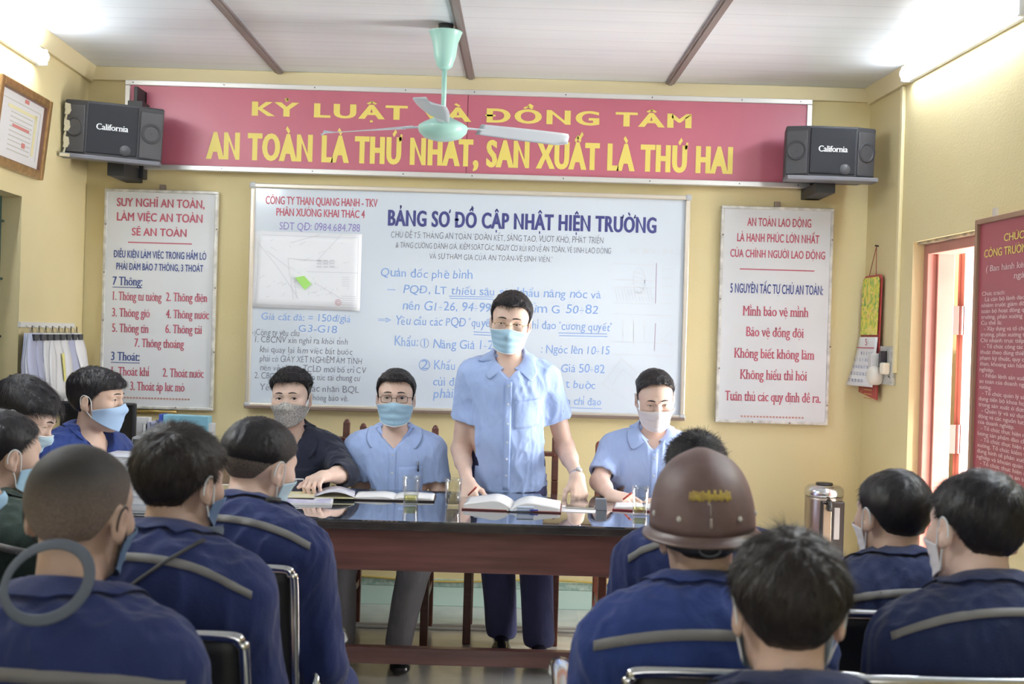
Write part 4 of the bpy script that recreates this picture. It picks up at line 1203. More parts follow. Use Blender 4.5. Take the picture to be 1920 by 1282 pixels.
def eyes(root, fr, gaze=(0, 0)):
    for x in (-1, 1):
        c = V3(x * .0325, .0745, .0105)
        b = MB(); n = 14; V = []; F = []
        prof = [(.0118 * math.sin(t), .0118 * math.cos(t)) for t in np.linspace(.0, math.pi * .6, 9)]
        g = nrm(V3(gaze[0], 1, gaze[1]))
        b.lathe([(max(r, .00001), z) for r, z in prof[::-1]], c, 18, g, cap=False)
        eo = link_mesh('eye', fr.w(b.v), b.f, M_eyew, root, local=True)
        b = MB().lathe([(.0058, .0103), (.0052, .0112), (.0030, .0119), (.00001, .0121)], c, 16, g, cap=False)
        link_mesh('iris', fr.w(b.v), b.f, M_iris, eo, local=True)
        # lash line and brow follow the face
        pts = []
        for t in np.linspace(-1, 1, 9):
            pts.append((x * .0325 + t * .0145, .1, .0105 + .0052 * (1 - t * t) - .0006 + x * t * .0008))
        P, _ = march(HEAD_F, np.array(pts) + (0, .04, 0), (0, -1, 0), .0004)
        b = MB().tube(P, [.0006 + .0009 * (1 - abs(t)) for t in np.linspace(-1, 1, 9)], 5); link_mesh('eyelash', fr.w(b.v), b.f, M_brow, eo, local=True)
        pts = [(x * (.013 + .034 * t), .15, .0345 + .0045 * math.sin(t * 2.6) - .0045 * t) for t in np.linspace(0, 1, 10)]
        P, _ = march(HEAD_F, pts, (0, -1, 0), .0004)
        rr = [.0026 * math.sin(.5 + 2.5 * t) + .0006 for t in np.linspace(0, 1, 10)]
        b = MB().tube(P, rr, 6, flat=1.0)
        link_mesh('eyebrow', fr.w(b.v), b.f, M_brow, root, local=True)
HEAD_F = head_solid(1.0, True)

def spectacles(root, fr, m, rimless=False, drop=0.0):
    go = None; y0 = .1055
    b = MB()
    def rim(x):
        pts = []
        for a in np.linspace(0, 2 * math.pi, 29)[:-1]:
            ca, sa = math.cos(a), math.sin(a)
            q = (abs(ca) ** 4 + abs(sa) ** 4) ** -.25
            px = x * .034 + .0255 * ca * q * .92; pz = .006 + .0165 * sa * q * .92 - drop
            pts.append((px, y0 - .9 * (abs(px) - .01) ** 2 * 4, pz))
        return pts
    rims = {x: rim(x) for x in (-1, 1)}
    for x in (-1, 1):
        if rimless: b.tube([p for p in rims[x][0:15]], .0011, 6)
        else: b.tube(rims[x], .0013, 6, closed=True)
        b.tube([(x * .058, .0945, .014 - drop), (x * .074, .075, .014 - drop * .6), (x * .0795, .03, .013), (x * .083, -.012, .018), (x * .083, -.028, .004)], .0013, 6)
    b.tube([(-.011, y0, .010 - drop), (0, y0 + .004, .013 - drop), (.011, y0, .010 - drop)], .0013, 6)
    go = link_mesh('eyeglasses', fr.w(b.v), b.f, m, root, local=True)
    for x in (-1, 1):
        q = MB().add(rims[x], [tuple(range(28))]); link_mesh('lens', fr.w(q.v), q.f, lens_mat(), go, local=True)

def hand_ops(s, W, d, up, side, curl=(.5, .5, .5, .5), spread=.06, thumb=(.7, -.25), k=1.0, mids=1.0):
    """d: along the fingers, up: out of the back of the hand, side: +1 when the thumb is on cross(d, up)"""
    W = np.array(W, float); d = nrm(d); up = nrm(np.array(up) - d * (np.array(up) @ d)); l = np.cross(d, up) * side
    offs = (.031, .010, -.011, -.031); lens = ((.043, .026, .021), (.047, .029, .022), (.043, .027, .021), (.034, .021, .018)); base = (.088, .093, .088, .080)
    for o, bl in zip(offs, base):
        s.u(RC(W + l * o * .55 + d * .006, W + d * bl * k + l * o * k, .0165, .0125), .022)
    s.u(RC(W + l * .014 + d * .012 - up * .006, W + l * .036 * k + d * .045 * k - up * .008, .016, .0135), .02)
    tips = []
    for i in range(4):
        p = W + d * base[i] * k + l * offs[i] * k; a = curl[i] * .75; dd = nrm(d + l * (spread * (1.5 - i)))
        r = .0098 - (.001 if i == 3 else 0)
        for j in range(3):
            q = p + (dd * math.cos(a) - up * math.sin(a)) * lens[i][j] * k
            s.u(RC(p, q, r, r * .9), .007); r *= .9; p = q; a += curl[i] * (1.05 * mids if j == 0 else .7)
        tips.append(p)
    p = W + l * .030 * k + d * .030 * k - up * .006
    td = nrm(d * thumb[0] + l * .75 + up * thumb[1]); r = .0125
    for j, L in enumerate((.040, .030, .025)):
        q = p + td * L * k; s.u(RC(p, q, r, r * .86), .009); r *= .88; p = q
        td = nrm(td + d * .35 - l * .22 - up * .08)
    tips.append(p)
    return tips

def rot_cols(fwd, up):
    f = nrm(fwd); u = nrm(np.array(up) - f * (np.array(up) @ f)); r = np.cross(f, u)
    return np.stack([r, f, u], 1)

def person(label, px, py, Y, yaw, sp):
    """px, py, Y: the middle of the head between the ears; yaw 0 looks away from the camera, clockwise from above"""
    Hw = at(px, py, Y)
    by = math.radians(yaw)
    k = sp.get('k', 1.0)
    lean = np.array(sp.get('lean', (0, .0)), float)       # neck base relative to the pelvis, local x, y
    hoff = np.array(sp.get('head', (0, .045, .165)), float) * k   # head middle relative to the neck base
    c, s_ = math.cos(by), math.sin(by)
    R2 = np.array(((c, s_), (-s_, c)))                    # local (right, forward) -> world xy
    loc = np.array(Hw[:2]) - R2 @ (lean + hoff[:2])
    root = empty('person', (loc[0], loc[1], 0), -by, label, 'person', sp.get('group'))
    MWi = np.array(MW[root.name].inverted())
    tol = lambda p: np.array(p) @ MWi[:3, :3].T + MWi[:3, 3]
    H = tol(Hw)
    N = H - hoff; P = V3(0, sp.get('py', 0), sp.get('pz', .53))
    L = np.linalg.norm(N - P); up = (N - P) / L
    sh = math.radians(sp.get('shroll', 0)); rt0 = nrm(np.cross((0, 1, 0), up)); fw = np.cross(up, rt0)
    rt = nrm(rt0 * math.cos(sh) + up * math.sin(sh)); upS = np.cross(rt, fw)
    tw = sp.get('w', 1.0)
    B = lambda x, y, z: P + rt * x * tw * k + fw * y * k + up * L * z
    Rt = np.stack([rt, fw, up], 1)
    hy, hp, hr = (math.radians(a) for a in sp.get('hrot', (0, 0, 0)))
    fwd = V3(math.sin(hy) * math.cos(hp), math.cos(hy) * math.cos(hp), -math.sin(hp))
    RH = rot_cols(fwd, (0, 0, 1)); RH = RH @ roty(hr)
    fr = Frame(H, RH, sp.get('hk', 1.04) * k)
    belly = sp.get('belly', 0.0)
    def torso(o, s, soft=.06):
        q = o
        s.u(Ell(B(0, 0, .02), ((.160 + q) * tw, .125 + q, .14 + q), Rt), .02)
        s.u(Ell(B(0, .01 + belly * .5, .30), ((.145 + q + belly) * tw, .108 + q + belly, .17 + q), Rt), soft)
        s.u(Ell(B(0, .012 + belly * .2, .66), ((.166 + q) * tw, .112 + q, .20 + q), Rt), soft)
        s.u(RC(B(-.135, -.012, .835), B(.135, -.012, .835), .062 + q * .8, .062 + q * .8), soft)
        for x in (-1, 1): s.u(RC(B(0, -.028, .945), B(x * .145, -.018, .855), .045 + q * .6, .046 + q * .6), .05)
    arms = {}
    for x, nm in ((-1, 'l'), (1, 'r')):
        S = B(x * .180, -.012, .835)
        a = sp.get('arm_' + nm)
        if a is None:
            E = S + V3(x * .050, .03, -.285) * k; Wp = E + V3(-x * .15, .19, -.02) * k; hd = dict(d=(-x * .3, 1, -.15), up=(0, .2, 1))
        else:
            E = tol(a['E']) if a.get('world', True) else S + np.array(a['E']); Wp = tol(a['W']) if a.get('world', True) else E + np.array(a['W']); hd = dict(a['hand'])
            if a.get('world', True):
                for q in ('d', 'up'): hd[q] = MWi[:3, :3] @ np.array(hd[q], float)
        arms[x] = (S, E, Wp, hd)
    h = sp.get('h', .0048)
    body = Solid()
    torso(-.004, body)
    for x in (-1, 1):
        S, E, Wp, hd = arms[x]
        body.u(RC(S, E, .050 * k, .040 * k), .03); body.u(RC(E, Wp, .041 * k, .0255 * k, None), .02)
        body.u(RC(E, E + (Wp - E) * .4, .040 * k, .039 * k), .02)
        side = 1.0
        dd = nrm(hd['d']); uu = np.array(hd['up']); tside = hd.pop('thumb_to', None)
        ll = np.cross(dd, uu)
        if tside is not None: side = 1 if ll @ (MWi[:3, :3] @ np.array(tside, float)) > 0 else -1
        else: side = -x * (1 if ll[0] > 0 else -1)
        hd.pop('d'); hd.pop('up')
        hand_ops(body, Wp, dd, uu, side, k=k * 1.0, **hd)
    body.u(RC(N + V3(0, -.012, -.045), fr.w((0, -.022, -.055)), .057 * k, .052 * k), .03)
    if sp.get('thin', 0): pass
    hs = head_solid(sp.get('eye_open', 1.0), sp.get('face', False))
    fh = fr.dist(hs)
    body.u((fh, fr.w((0, 0, 0)), .135 * fr.k), .018)
    pts = [N, P, H] + [q for x in arms for q in arms[x][:3]]
    lo = np.min(pts, 0) - .24; hi = np.max(pts, 0) + .24
    if 'zcut' in sp: lo[2] = max(lo[2], sp['zcut'])
    Vv, Ff = surface(body, lo, hi, h)
    skin = SKIN[sp.get('skin', 1)]
    link_mesh('body', Vv, Ff, skin, root, local=True)
    if sp.get('face'): eyes(root, fr, sp.get('gaze', (0, 0)))
    # ---- upper garment
    g = sp.get('shirt', 'jacket'); gm = sp['cloth']; hc = sp.get('hc', .0065)
    off = .020 if g == 'jacket' else .014
    C = Solid(); torso(off + (.006 if g == 'jacket' else 0), C, .075)
    if g == 'jacket': C.u(Ell(B(0, -.02, .80), ((.17 + off) * tw, .100 + off, .13)), .06)
    hems = []
    for x in (-1, 1):
        S, E, Wp, hd = arms[x]
        sl = sp.get('sleeve', 'long')
        ra, re, rw = (.066, .056, .043) if g == 'jacket' else ((.060, .052, .040) if sl == 'long' else (.060, .058, .05))
        if sl == 'long':
            Q = E + (Wp - E) * .93
            C.u(RC(S, E, ra * k, re * k), .045); C.u(RC(E, Q, re * k, rw * k), .02)
        elif sl == 'rolled':
            Q = E + (Wp - E) * .42
            C.u(RC(S, E, ra * k, re * k), .045); C.u(RC(E, Q, re * k, re * k * .93), .02); C.u(RC(E + (Wp - E) * .30, Q, .056 * k, .054 * k), .004)
        else:
            Q = S + (E - S) * sp.get('hem', .80)
            C.u(RC(S, Q, ra * k, (re + .008) * k), .045)
        a = E if sl != 'short' else S
        ad = nrm(Q - a)
        hems.append((Q, ad))
        # flat, hollow sleeve end
        Ch = Q; hl = RC(Q - ad * .03, Q + ad * .12, rw * k * .9 if sl == 'long' else .053 * k, .06 * k)
        cutp = Q + ad * (.0 if sl == 'short' else .01)
        f0 = (lambda P_, p=cutp, n=ad: (P_ - p) @ n)
        # limit the cut to the neighbourhood of this sleeve end
        def near(P_, p=cutp, n=ad, rr=.12):
            q = P_ - p; a_ = q @ n; rad_ = np.linalg.norm(q - np.outer(a_, n), axis=1)
            return np.where((rad_ < rr) & (a_ > -.02), a_, -1.0)
        C.ops.append(('c', (near, None, 0), .003))
        C.d(hl, .003)
    # neck opening
    nax = nrm(fr.w((0, -.02, -.06)) - N)
    C.d(RC(N + V3(0, .004, -.004), N + nax * .2, .055 * k, .070 * k), .006)
    vdep = sp.get('vneck', 0)
    chest = N + fw * .10 - up * vdep
    if vdep:
        nl = N + fw * .03
        a0 = N + fw * .07 + up * .03; apex = N + fw * .11 - up * vdep
        def vsd(P_):
            q = P_ - apex; zz = q @ up; xx = np.abs(q @ rt); yy = q @ fw
            w = np.maximum(xx - zz * (.055 / vdep), -yy - .09)
            return w * .8
        C.d((vsd, apex + up * vdep * .5, .2), .004)
    hem = sp.get('hemz', None)
    if hem is not None:
        C.ops.insert(3, ('u', Ell(B(0, .005 + belly * .4, -.14), ((.176 + off + belly * .4) * tw, .124 + off + belly * .6, .26), Rt), .05)); C.cut((0, 0, hem), (0, .0, -1), .004)
    amp = sp.get('wrinkle', .0085 if g == 'jacket' else .0065); sd_ = sp.get('seed', 1)
    core = C.ops
    def post(P_, D):
        m = np.abs(D) < .03
        if m.any():
            Q_ = (P_[m] - P) 
            w = folds(Q_, 42, sd_, (1, 1, .45)) * .55 + folds(Q_, 75, sd_ + 1, (1, 1, .6)) * .28 + wob(Q_, 14, sd_ + 2) * .5
            D[m] -= amp * w * .8
        return D
    C.post = post
    lo2 = lo.copy(); hi2 = N + V3(.5, .5, .12); hi2 = np.maximum(hi2, np.max(pts[:2] + pts[3:], 0) + .15)
    lo2 = np.min(pts, 0) - .24
    if hem is not None: lo2[2] = hem - .03
    if 'zcut' in sp: lo2[2] = max(lo2[2], sp['zcut'])
    Vc, Fc = surface(C, lo2, hi2, hc)
    go = link_mesh('jacket' if g == 'jacket' else 'shirt', Vc, Fc, gm, root, local=True)
    if sp.get('cloth_label'): go['label'] = sp['cloth_label']
    # ---- collar
    def collar(mm, gap, hb, fall, wing, flare=1.0):
        nu = 49; ph = np.linspace(-math.pi + gap, math.pi - gap, nu)   # 0 = nape
        side = rt; rows = []
        c0 = N + V3(0, .010, 0) + nax * (.030 if g == 'jacket' else .020)
        front = (1 - np.cos(ph)) / 2
        def ring(rx_, ry_, hh, fx=0.0):
            return c0 + np.outer(np.sin(ph) * rx_ * k, rt) + np.outer(-np.cos(ph) * ry_ * k + fx, fw) + np.outer(hh * k, nax)
        dip = -vdep * .55 * front ** 3
        dip = dip - .030 * front ** 1.5; h0 = -.022 + dip; h1 = hb * (1 - .55 * front) + dip + .004
        r0 = ring(.062, .064, h0); r1 = ring(.063, .066, h1 * .6 + h0 * .4); r2 = ring(.065, .068, h1)
        r3 = ring(.072, .075, h1 + .002); sq = .80 if g == 'shirt' else .95; ph0 = ph
        ph = ph0 * (1 + sq) / 2; r4 = ring(.084 * flare, .087 * flare, h1 - fall * .5)
        ph = ph0 * sq; hl_ = h1 - fall - wing * front ** 4
        r5 = ring(.098 * flare + .014 * front, .100 * flare + .012 * front, hl_); ph = ph0
        f_ = C
        r3, r4, r5 = (push(f_, r, e) for r, e in ((r3, .005), (r4, .009), (r5, .008)))
        G = np.stack([r0, r1, r2, r3, r4, r5])
        b = MB().sheet(G[:, ::-1], .0028)
        return link_mesh('collar', b.v, b.f, mm, go, local=True, sub=1)
    if sp.get('collar', True):
        if g == 'jacket': collar(gm, sp.get('cgap', .45), .042, .042, .02)
        else: collar(gm, sp.get('cgap', .34), .042, .046, .016)
    # ---- reflective tape across the back
    def strip(z0, drop, half, wd, y=-1):
        nu = 45; xs = np.linspace(-half, half, nu); G = []
        for q in np.linspace(0, 1, 3):
            O = np.stack([B(x / (tw * k), y * .5 / k, z0 - drop * (abs(x) / half) ** 2.2) - up * (q * wd) for x in xs])
            Pt, ok = march(C, O, -y * fw, .0022, .9); G.append(Pt)
        G = np.array(G)
        if y < 0: G = G[::-1]
        b = MB().sheet(G[:, ::-1] if True else G, .0012)
        return link_mesh('reflective_stripe', b.v, b.f, C_stripe, go, local=True)
    if 'stripe' in sp: strip(*sp['stripe'])
    # ---- shirt front
    if g == 'shirt':
        vz = 1.0 - (vdep + .005) / L
        zs = np.linspace(vz, sp.get('plz', .1), 26); G = []
        for x in np.linspace(-.016, .016, 4):
            O = np.stack([B(x / tw, .5, z) for z in zs]); Pt, ok = march(C, O, -fw, .0018, .9); G.append(Pt)
        G = np.array(G); b = MB().sheet(G, .0012)
        pl = link_mesh('placket', b.v, b.f, gm, go, local=True)
        zb_ = np.arange(vz - .02 / L, sp.get('plz', .1) + .03, -.085 / L)
        for z in zb_:
            Pt, ok = march(C, [B(0, .5, z)], -fw, .0025, .9); nn = grad(C, Pt)[0]
            b = MB().lathe([(.0052, 0), (.0052, .0018), (.0035, .0024)], Pt[0], 10, nn); link_mesh('button', b.v, b.f, M_btn, go, local=True)
        xs = np.linspace(-.062, .062, 13) if False else None
        px_ = sp.get('pocket', -.085); G = []
        for z in np.linspace(.72, .72 - .125 / L, 9):
            row = [B((px_ + u) / tw, .5, z - (.012 / L) * (0 if abs(z - .72) < .1 * .125 / L * 8 - 1 else 0)) for u in np.linspace(-.055, .055, 11)]
            Pt, ok = march(C, row, -fw, .0022, .9); G.append(Pt)
        b = MB().sheet(np.array(G)[:, ::-1], .0012); link_mesh('pocket', b.v, b.f, gm, go, local=True)
        sp['_pocket'] = (B, C, fw, up, L, px_, tw)
    # ---- legs
    lg = sp.get('legs', 'seated')
    tm = sp.get('trousers', C_work)
    if lg:
        Tt = Solid()
        Tt.u(Ell(P + V3(0, 0, .0), (.165 * tw * k, .125 * k, .12 * k)), .02)
        for x in (-1, 1):
            if lg == 'seated':
                hp_ = P + V3(x * .09, .03, -.02); kn = V3(x * sp.get('knee_' + ('r' if x > 0 else 'l'), .13), sp.get('ky', .43) * k, .475) ; an = V3(x * sp.get('ankle_' + ('r' if x > 0 else 'l'), .14), sp.get('ky', .43) * k + sp.get('anky', .02), .10)
            else:
                hp_ = P + V3(x * .09, .0, -.02); kn, an = (tol(q) for q in lg['r' if x > 0 else 'l'])
            tq = sp.get('tq', 1.0) * k; Tt.u(RC(hp_, kn, .088 * k, .070 * tq), .05); Tt.u(RC(kn, an, .068 * tq, .058 * tq), .03)
            toe = nrm(V3(x * .15, 1, 0)) if lg == 'seated' else nrm(lg.get('toe', (x * .15, 1, 0)))
            S_ = Solid(); fl = an.copy(); fl[2] = 0
            S_.u(RC(fl + V3(0, 0, .05) - toe * .05, fl + toe * .12 + V3(0, 0, .036), .040, .036), .02); S_.u(Ell(fl + toe * .16 + V3(0, 0, .03), (.045, .06, .030), rot_cols(toe, (0, 0, 1))), .03); S_.u(RC(fl + V3(0, 0, .05) - toe * .03, an, .042, .042), .02)
            S_.cut((0, 0, .002), (0, 0, -1), .003)
            S_.cut(an + V3(0, 0, .0), (0, 0, 1), .003)
            if sp.get('shoes', True):
                Vs, Fs = surface(S_, fl + V3(-.25, -.25, -.02), fl + V3(.25, .25, .16), sp.get('hs', .006))
                link_mesh('shoe', Vs, Fs, M_shoe, root, local=True)
        Tt.cut((0, 0, .055 if lg != 'seated' else .055), (0, 0, -1), .004)
        def tpost(P_, D):
            m = np.abs(D) < .03
            if m.any(): D[m] -= .006 * (folds(P_[m], 16, sd_ + 3, (1, 1, .45)) * .6 + wob(P_[m], 10, sd_) * .4) * sstep(1.0, .3, P_[m][:, 2])
            return D
        Tt.post = tpost
        Vt, Ft = surface(Tt, V3(-.45, -.35, .02), V3(.45, .8, P[2] + .16), sp.get('ht', .011))
        link_mesh('trousers', Vt, Ft, tm, root, local=True)
    return dict(root=root, fr=fr, B=B, C=C, fw=fw, up=up, N=N, P=P, L=L, garment=go, arms=arms, tol=tol, rt=rt, body=body, nax=nax, k=k, tw=tw)
HS = {
 'short': dict(line=LINES['front'], side=.006, top=.016, fade=(.02, .085), quiff=.006, n=6000, lift=.12, mess=.18, seed=1),
 'tidy': dict(line=LINES['front'], side=.006, top=.015, fade=(.01, .08), quiff=.008, n=6000, lift=.08, liftv=.06, mess=.12, len=1.1, comb=(.5, .3, 0), seed=2),
 'crop': dict(line=LINES['front'], side=.004, top=.020, fade=(.03, .085), quiff=.004, n=6500, lift=.2, mess=.2, len=1.1, seed=3),
 'slick': dict(line=[(0, .097), (22, .095), (38, .080), (52, .066), (64, .042)] + LINES['front'][4:], side=.003, top=.014, fade=(.03, .08), quiff=.010, n=6000, lift=.12, liftv=.06, mess=.14, len=1.2, comb=(.3, -2.2, .7), seed=4),
 'mop': dict(edge=.034, line=LINES['full'], side=.004, top=.010, fade=(-.02, .07), n=12000, lift=.10, liftv=.08, mess=.16, len=2.2, lmin=.010, clump=.4, seed=5, w=.0006, droop=.05),
 'thick': dict(edge=.034, line=LINES['full'], side=.003, top=.008, fade=(-.02, .07), n=11000, lift=.14, liftv=.08, mess=.2, len=2.2, lmin=.008, clump=.3, seed=6, w=.0006),
 'buzz': dict(line=LINES['full'], side=.0016, top=.004, fade=(.04, .10), n=9000, lift=1.2, mess=.4, len=1.0, lmin=.003, clump=.1, seed=7, w=.0004, edge=.03),
}
# ------------------------------------------------------------ who sits where
def W3(px, py, Y): return np.array(at(px, py, Y))
PP = {}
def with_hair(p, st, h=.0032, m=None, **k):
    d = dict(HS[st]); d.update(k); return hair(p['root'], 'hair', p['fr'], d, h, m or M_hair)
# --- the speaker, on his feet behind the table
kz = lambda px, py, Y, z: np.array((at(px, py, Y).x, Y, z))
sp = dict(k=1.03, hk=1.06, pz=.90, lean=(.0, .17), head=(.0, .05, .165), hrot=(4, 10, -5), face=True, eye_open=.55, gaze=(.1, -.35), skin=0, h=.0030, hc=.0048,
    shirt='shirt', cloth=C_shirt, sleeve='short', hem=.57, vneck=.048, hemz=.765, belly=.035, w=.96, pocket=-.085, plz=-.12, seed=3, trousers=C_trous, ht=.008, hs=.005, tq=1.2,
    arm_r=dict(E=W3(864, 842, 5.40), W=W3(876, 903, 5.20), hand=dict(d=(.12, -.62, -.55), up=(-.35, -.3, .9), curl=(.75, .8, .85, .9), thumb_to=(1, 0, 0), thumb=(.8, -.5))),
    arm_l=dict(E=W3(1059, 838, 5.42), W=W3(1082, 893, 5.20), hand=dict(d=(.12, -.38, -.85), up=(.35, -.75, .25), curl=(.45, .5, .55, .6), thumb_to=(-1, -.2, 0), thumb=(.95, -.25))),
    legs=dict(r=(kz(930, 1090, 5.47, .50), kz(940, 1195, 5.48, .09)), l=(kz(1000, 1090, 5.42, .50), kz(1010, 1212, 5.33, .09)), toe=(0, 1, 0)))
p = person('man standing behind the table in a pale blue shirt, with blue mask and wristwatch', 957, 606, 5.22, 180, sp); PP['speaker'] = p
with_hair(p, 'tidy', .0028, comb=(.6, .2, 0))
mask(p['root'], p['fr'], 'pleat', M_mblue, M_medge); spectacles(p['root'], p['fr'], M_gold, True, .004)
# watch and its bracelet on the wrist by the phone
S, E_, Wp, hd = p['arms'][-1]
ax = nrm(Wp - E_); cw = Wp - ax * .012
b = MB().lathe([(.0275, -.008), (.0295, -.006), (.0295, .006), (.0275, .008)], cw, 24, ax, cap=False); wt = link_mesh('wristwatch', b.v, b.f, M_steel, p['root'], local=True)
nn = nrm(np.array((-.4, .8, .35)) - ax * (np.array((-.4, .8, .35)) @ ax)); b = MB().lathe([(.0165, 0), (.0165, .006), (.014, .008)], cw + nn * .027, 20, nn); link_mesh('watch_case', b.v, b.f, M_steel, wt, local=True)
b = MB().lathe([(.0135, 0), (.013, .0012)], cw + nn * .0348, 20, nn); link_mesh('watch_dial', b.v, b.f, mat('watch_dial', (.5, .52, .56), .2), wt, local=True)
# black key holder on his belt
b = MB().box(p['tol'](W3(879, 903, 5.40)), (.03, .03, .05)); b.box(p['tol'](W3(880, 911, 5.39)), (.012, .022, .03)); link_mesh('key_holder', b.v, b.f, mat('black_plastic', (.015, .015, .017), .35), p['root'], local=True)
# embroidered dot on his pocket
B, C = p['B'], p['C']
Pt, ok = march(C, [B((-.085) / p['tw'] - .0, .5, .69)], -p['fw'], .0038, .9); b = MB().lathe([(.008, 0), (.007, .0012)], Pt[0] + p['rt'] * .035, 10, grad(C, Pt)[0]); link_mesh('pocket_emblem', b.v, b.f, INK_NAVY, p['garment'], local=True)

# --- seated behind the table
sp = dict(k=1.0, hk=1.07, pz=.55, lean=(0, .05), head=(0, .045, .168), hrot=(-2, 1, 0), face=True, eye_open=.85, skin=0, h=.0030, hc=.0048, shirt='shirt', cloth=C_shirt, sleeve='short', hem=.70, vneck=.050, w=1.03, seed=5, pocket=-.085, plz=.1, trousers=C_grey, knee_r=.19, knee_l=.14, ankle_r=.19, ankle_l=.07, anky=-.08, tq=1.06, ht=.008,
    arm_r=dict(E=W3(676, 930, 5.47), W=W3(700, 965, 5.37), hand=dict(d=(.9, -.1, -.25), up=(0, -.5, .8), curl=(.4, .4, .4, .4))),
    arm_l=dict(E=W3(824, 930, 5.47), W=W3(795, 965, 5.37), hand=dict(d=(-.9, -.1, -.25), up=(0, -.5, .8), curl=(.4, .4, .4, .4))))
p = person('seated man in pale blue shirt with dark-rimmed glasses and a pen in his pocket', 742, 748, 5.42, 180, sp); PP['glasses'] = p
with_hair(p, 'tidy', .0028, comb=(-.6, .3, 0))
mask(p['root'], p['fr'], 'pleat', M_mblue, M_medge); spectacles(p['root'], p['fr'], M_gun, False, .0)
B, C = p['B'], p['C']; Pt, ok = march(C, [B(-.115, .5, .745), B(-.118, .5, .62)], -p['fw'], .0085, .9)
b = MB().tube([Pt[0] + V3(0, 0, .012), Pt[0] * .4 + Pt[1] * .6], .0042, 8); pn = link_mesh('pocket_pen', b.v, b.f, mat('pen_dark', (.03, .04, .08), .3), p['garment'], local=True)
b = MB().tube([Pt[0] + V3(0, .006, .012), (Pt[0] + V3(0, .008, 0)) * .6 + Pt[1] * .4], .002, 6); link_mesh('pen_clip', b.v, b.f, M_steel, pn, local=True)

sp = dict(k=1.0, hk=1.08, pz=.55, lean=(0, .10), head=(.0, .05, .165), hrot=(3, 3, 2), face=True, eye_open=.9, gaze=(-.25, -.1), skin=0, h=.0030, hc=.0052, shirt='shirt', cloth=C_navy, sleeve='rolled', vneck=.11, w=1.03, seed=8, pocket=-.09, plz=.1, trousers=C_grey, ht=.011,
    arm_l=dict(E=W3(648, 888, 5.26), W=W3(607, 893, 5.09), hand=dict(d=(-.30, -.93, -.05), up=(-.05, -.1, 1), curl=(.95, .98, 1.0, 1.02), thumb_to=(-1, 0, 0), thumb=(.9, -.35), mids=1.1)),
    arm_r=dict(E=W3(470, 900, 5.26), W=W3(505, 915, 5.08), hand=dict(d=(.8, -.5, -.1), up=(0, -.2, 1), curl=(.5, .5, .5, .5), thumb_to=(0, 1, 0))))
p = person('seated man in a black-navy shirt with rolled sleeves and a speckled mask', 546, 748, 5.40, 180, sp); PP['speckled'] = p
with_hair(p, 'crop', .0028, quiff=.006, comb=(.3, .8, .1))
mask(p['root'], p['fr'], 'cup', M_mflor, None, loops=M_medge)

sp = dict(k=1.0, hk=1.06, pz=.54, lean=(0, .10), head=(.0, .065, .160), hrot=(-2, 20, 3), face=True, eye_open=.35, gaze=(0, -.5), skin=0, h=.0030, hc=.0048, shirt='shirt', cloth=C_shirt, sleeve='short', hem=.76, vneck=.058, w=1.05, seed=11, pocket=-.085, plz=.1, trousers=C_trous, ht=.011,
    arm_r=dict(E=W3(1124, 903, 5.36), W=W3(1146, 930, 5.14), hand=dict(d=(.72, -.62, -.05), up=(-.30, -.15, .9), curl=(.62, .7, .8, .9), thumb_to=(.6, .8, 0), thumb=(.9, -.4))),
    arm_l=dict(E=W3(1320, 905, 5.36), W=W3(1270, 935, 5.14), hand=dict(d=(-.9, -.3, -.05), up=(0, -.15, 1), curl=(.3, .3, .35, .4))))
p = person('seated man in a pale blue shirt and white mask looking down and writing', 1228, 750, 5.38, 180, sp); PP['writing'] = p
with_hair(p, 'slick', .0028)
mask(p['root'], p['fr'], 'pleat', M_mwhite, M_mwhite)

# --- along the window side
sp = dict(k=1.0, hk=1.06, pz=.55, lean=(0, .10), head=(.0, .06, .165), hrot=(-28, 2, 0), face=True, eye_open=.7, skin=1, h=.0034, hc=.0055, shirt='jacket', cloth=C_workb, sleeve='long', vneck=.09, cgap=.75, seed=4, w=1.0, stripe=(.93, .02, .21, .024))
p = person('man in royal blue workwear and plain cloth mask seen in profile by the monitor', 183, 752, 4.85, 122, sp); PP['profile'] = p
with_hair(p, 'crop', .0032, side=.008, top=.018, n=7000, line=LINES['fringe'])
mask(p['root'], p['fr'], 'cup', M_mcloth, None)
sp = dict(k=1.0, hk=1.06, pz=.54, lean=(0, .16), head=(.0, .075, .150), hrot=(16, 28, 0), face=True, eye_open=.25, gaze=(0, -.5), skin=0, h=.0036, hc=.006, cloth=C_workb, seed=6, shoes=False)
p = person('man with thick black hair bowing his head, pale mask and royal blue sleeve', 44, 783, 4.15, 68, sp); PP['bowing'] = p
with_hair(p, 'thick', .0034, line=LINES['fringe'], top=.018, comb=(0, .6, 0))
mask(p['root'], p['fr'], 'pleat', M_mlight, M_medge)
sp = dict(k=1.0, hk=1.05, pz=.53, lean=(0, .08), head=(.0, .05, .165), hrot=(20, 6, 0), skin=1, cloth=C_green, ky=.38, seed=7, stripe=(.84, .05, .225, .022))
p = person('man in a dark green work jacket turning his masked face toward the table', 6, 856, 3.4, 18, sp); PP['green'] = p
with_hair(p, 'thick', .0036, top=.012)
mask(p['root'], p['fr'], 'pleat', M_mblue, None)
sp = dict(k=1.0, hk=1.04, pz=.53, lean=(0, .06), head=(.0, .05, .165), hrot=(25, 8, 0), skin=1, cloth=C_workb, seed=9, stripe=(.84, .05, .225, .022))
p = person('man at the picture edge, mostly cut off, in royal blue workwear and blue mask', -92, 905, 2.75, 38, sp); PP['edge'] = p
with_hair(p, 'thick', .004)
mask(p['root'], p['fr'], 'pleat', M_mblue, None)

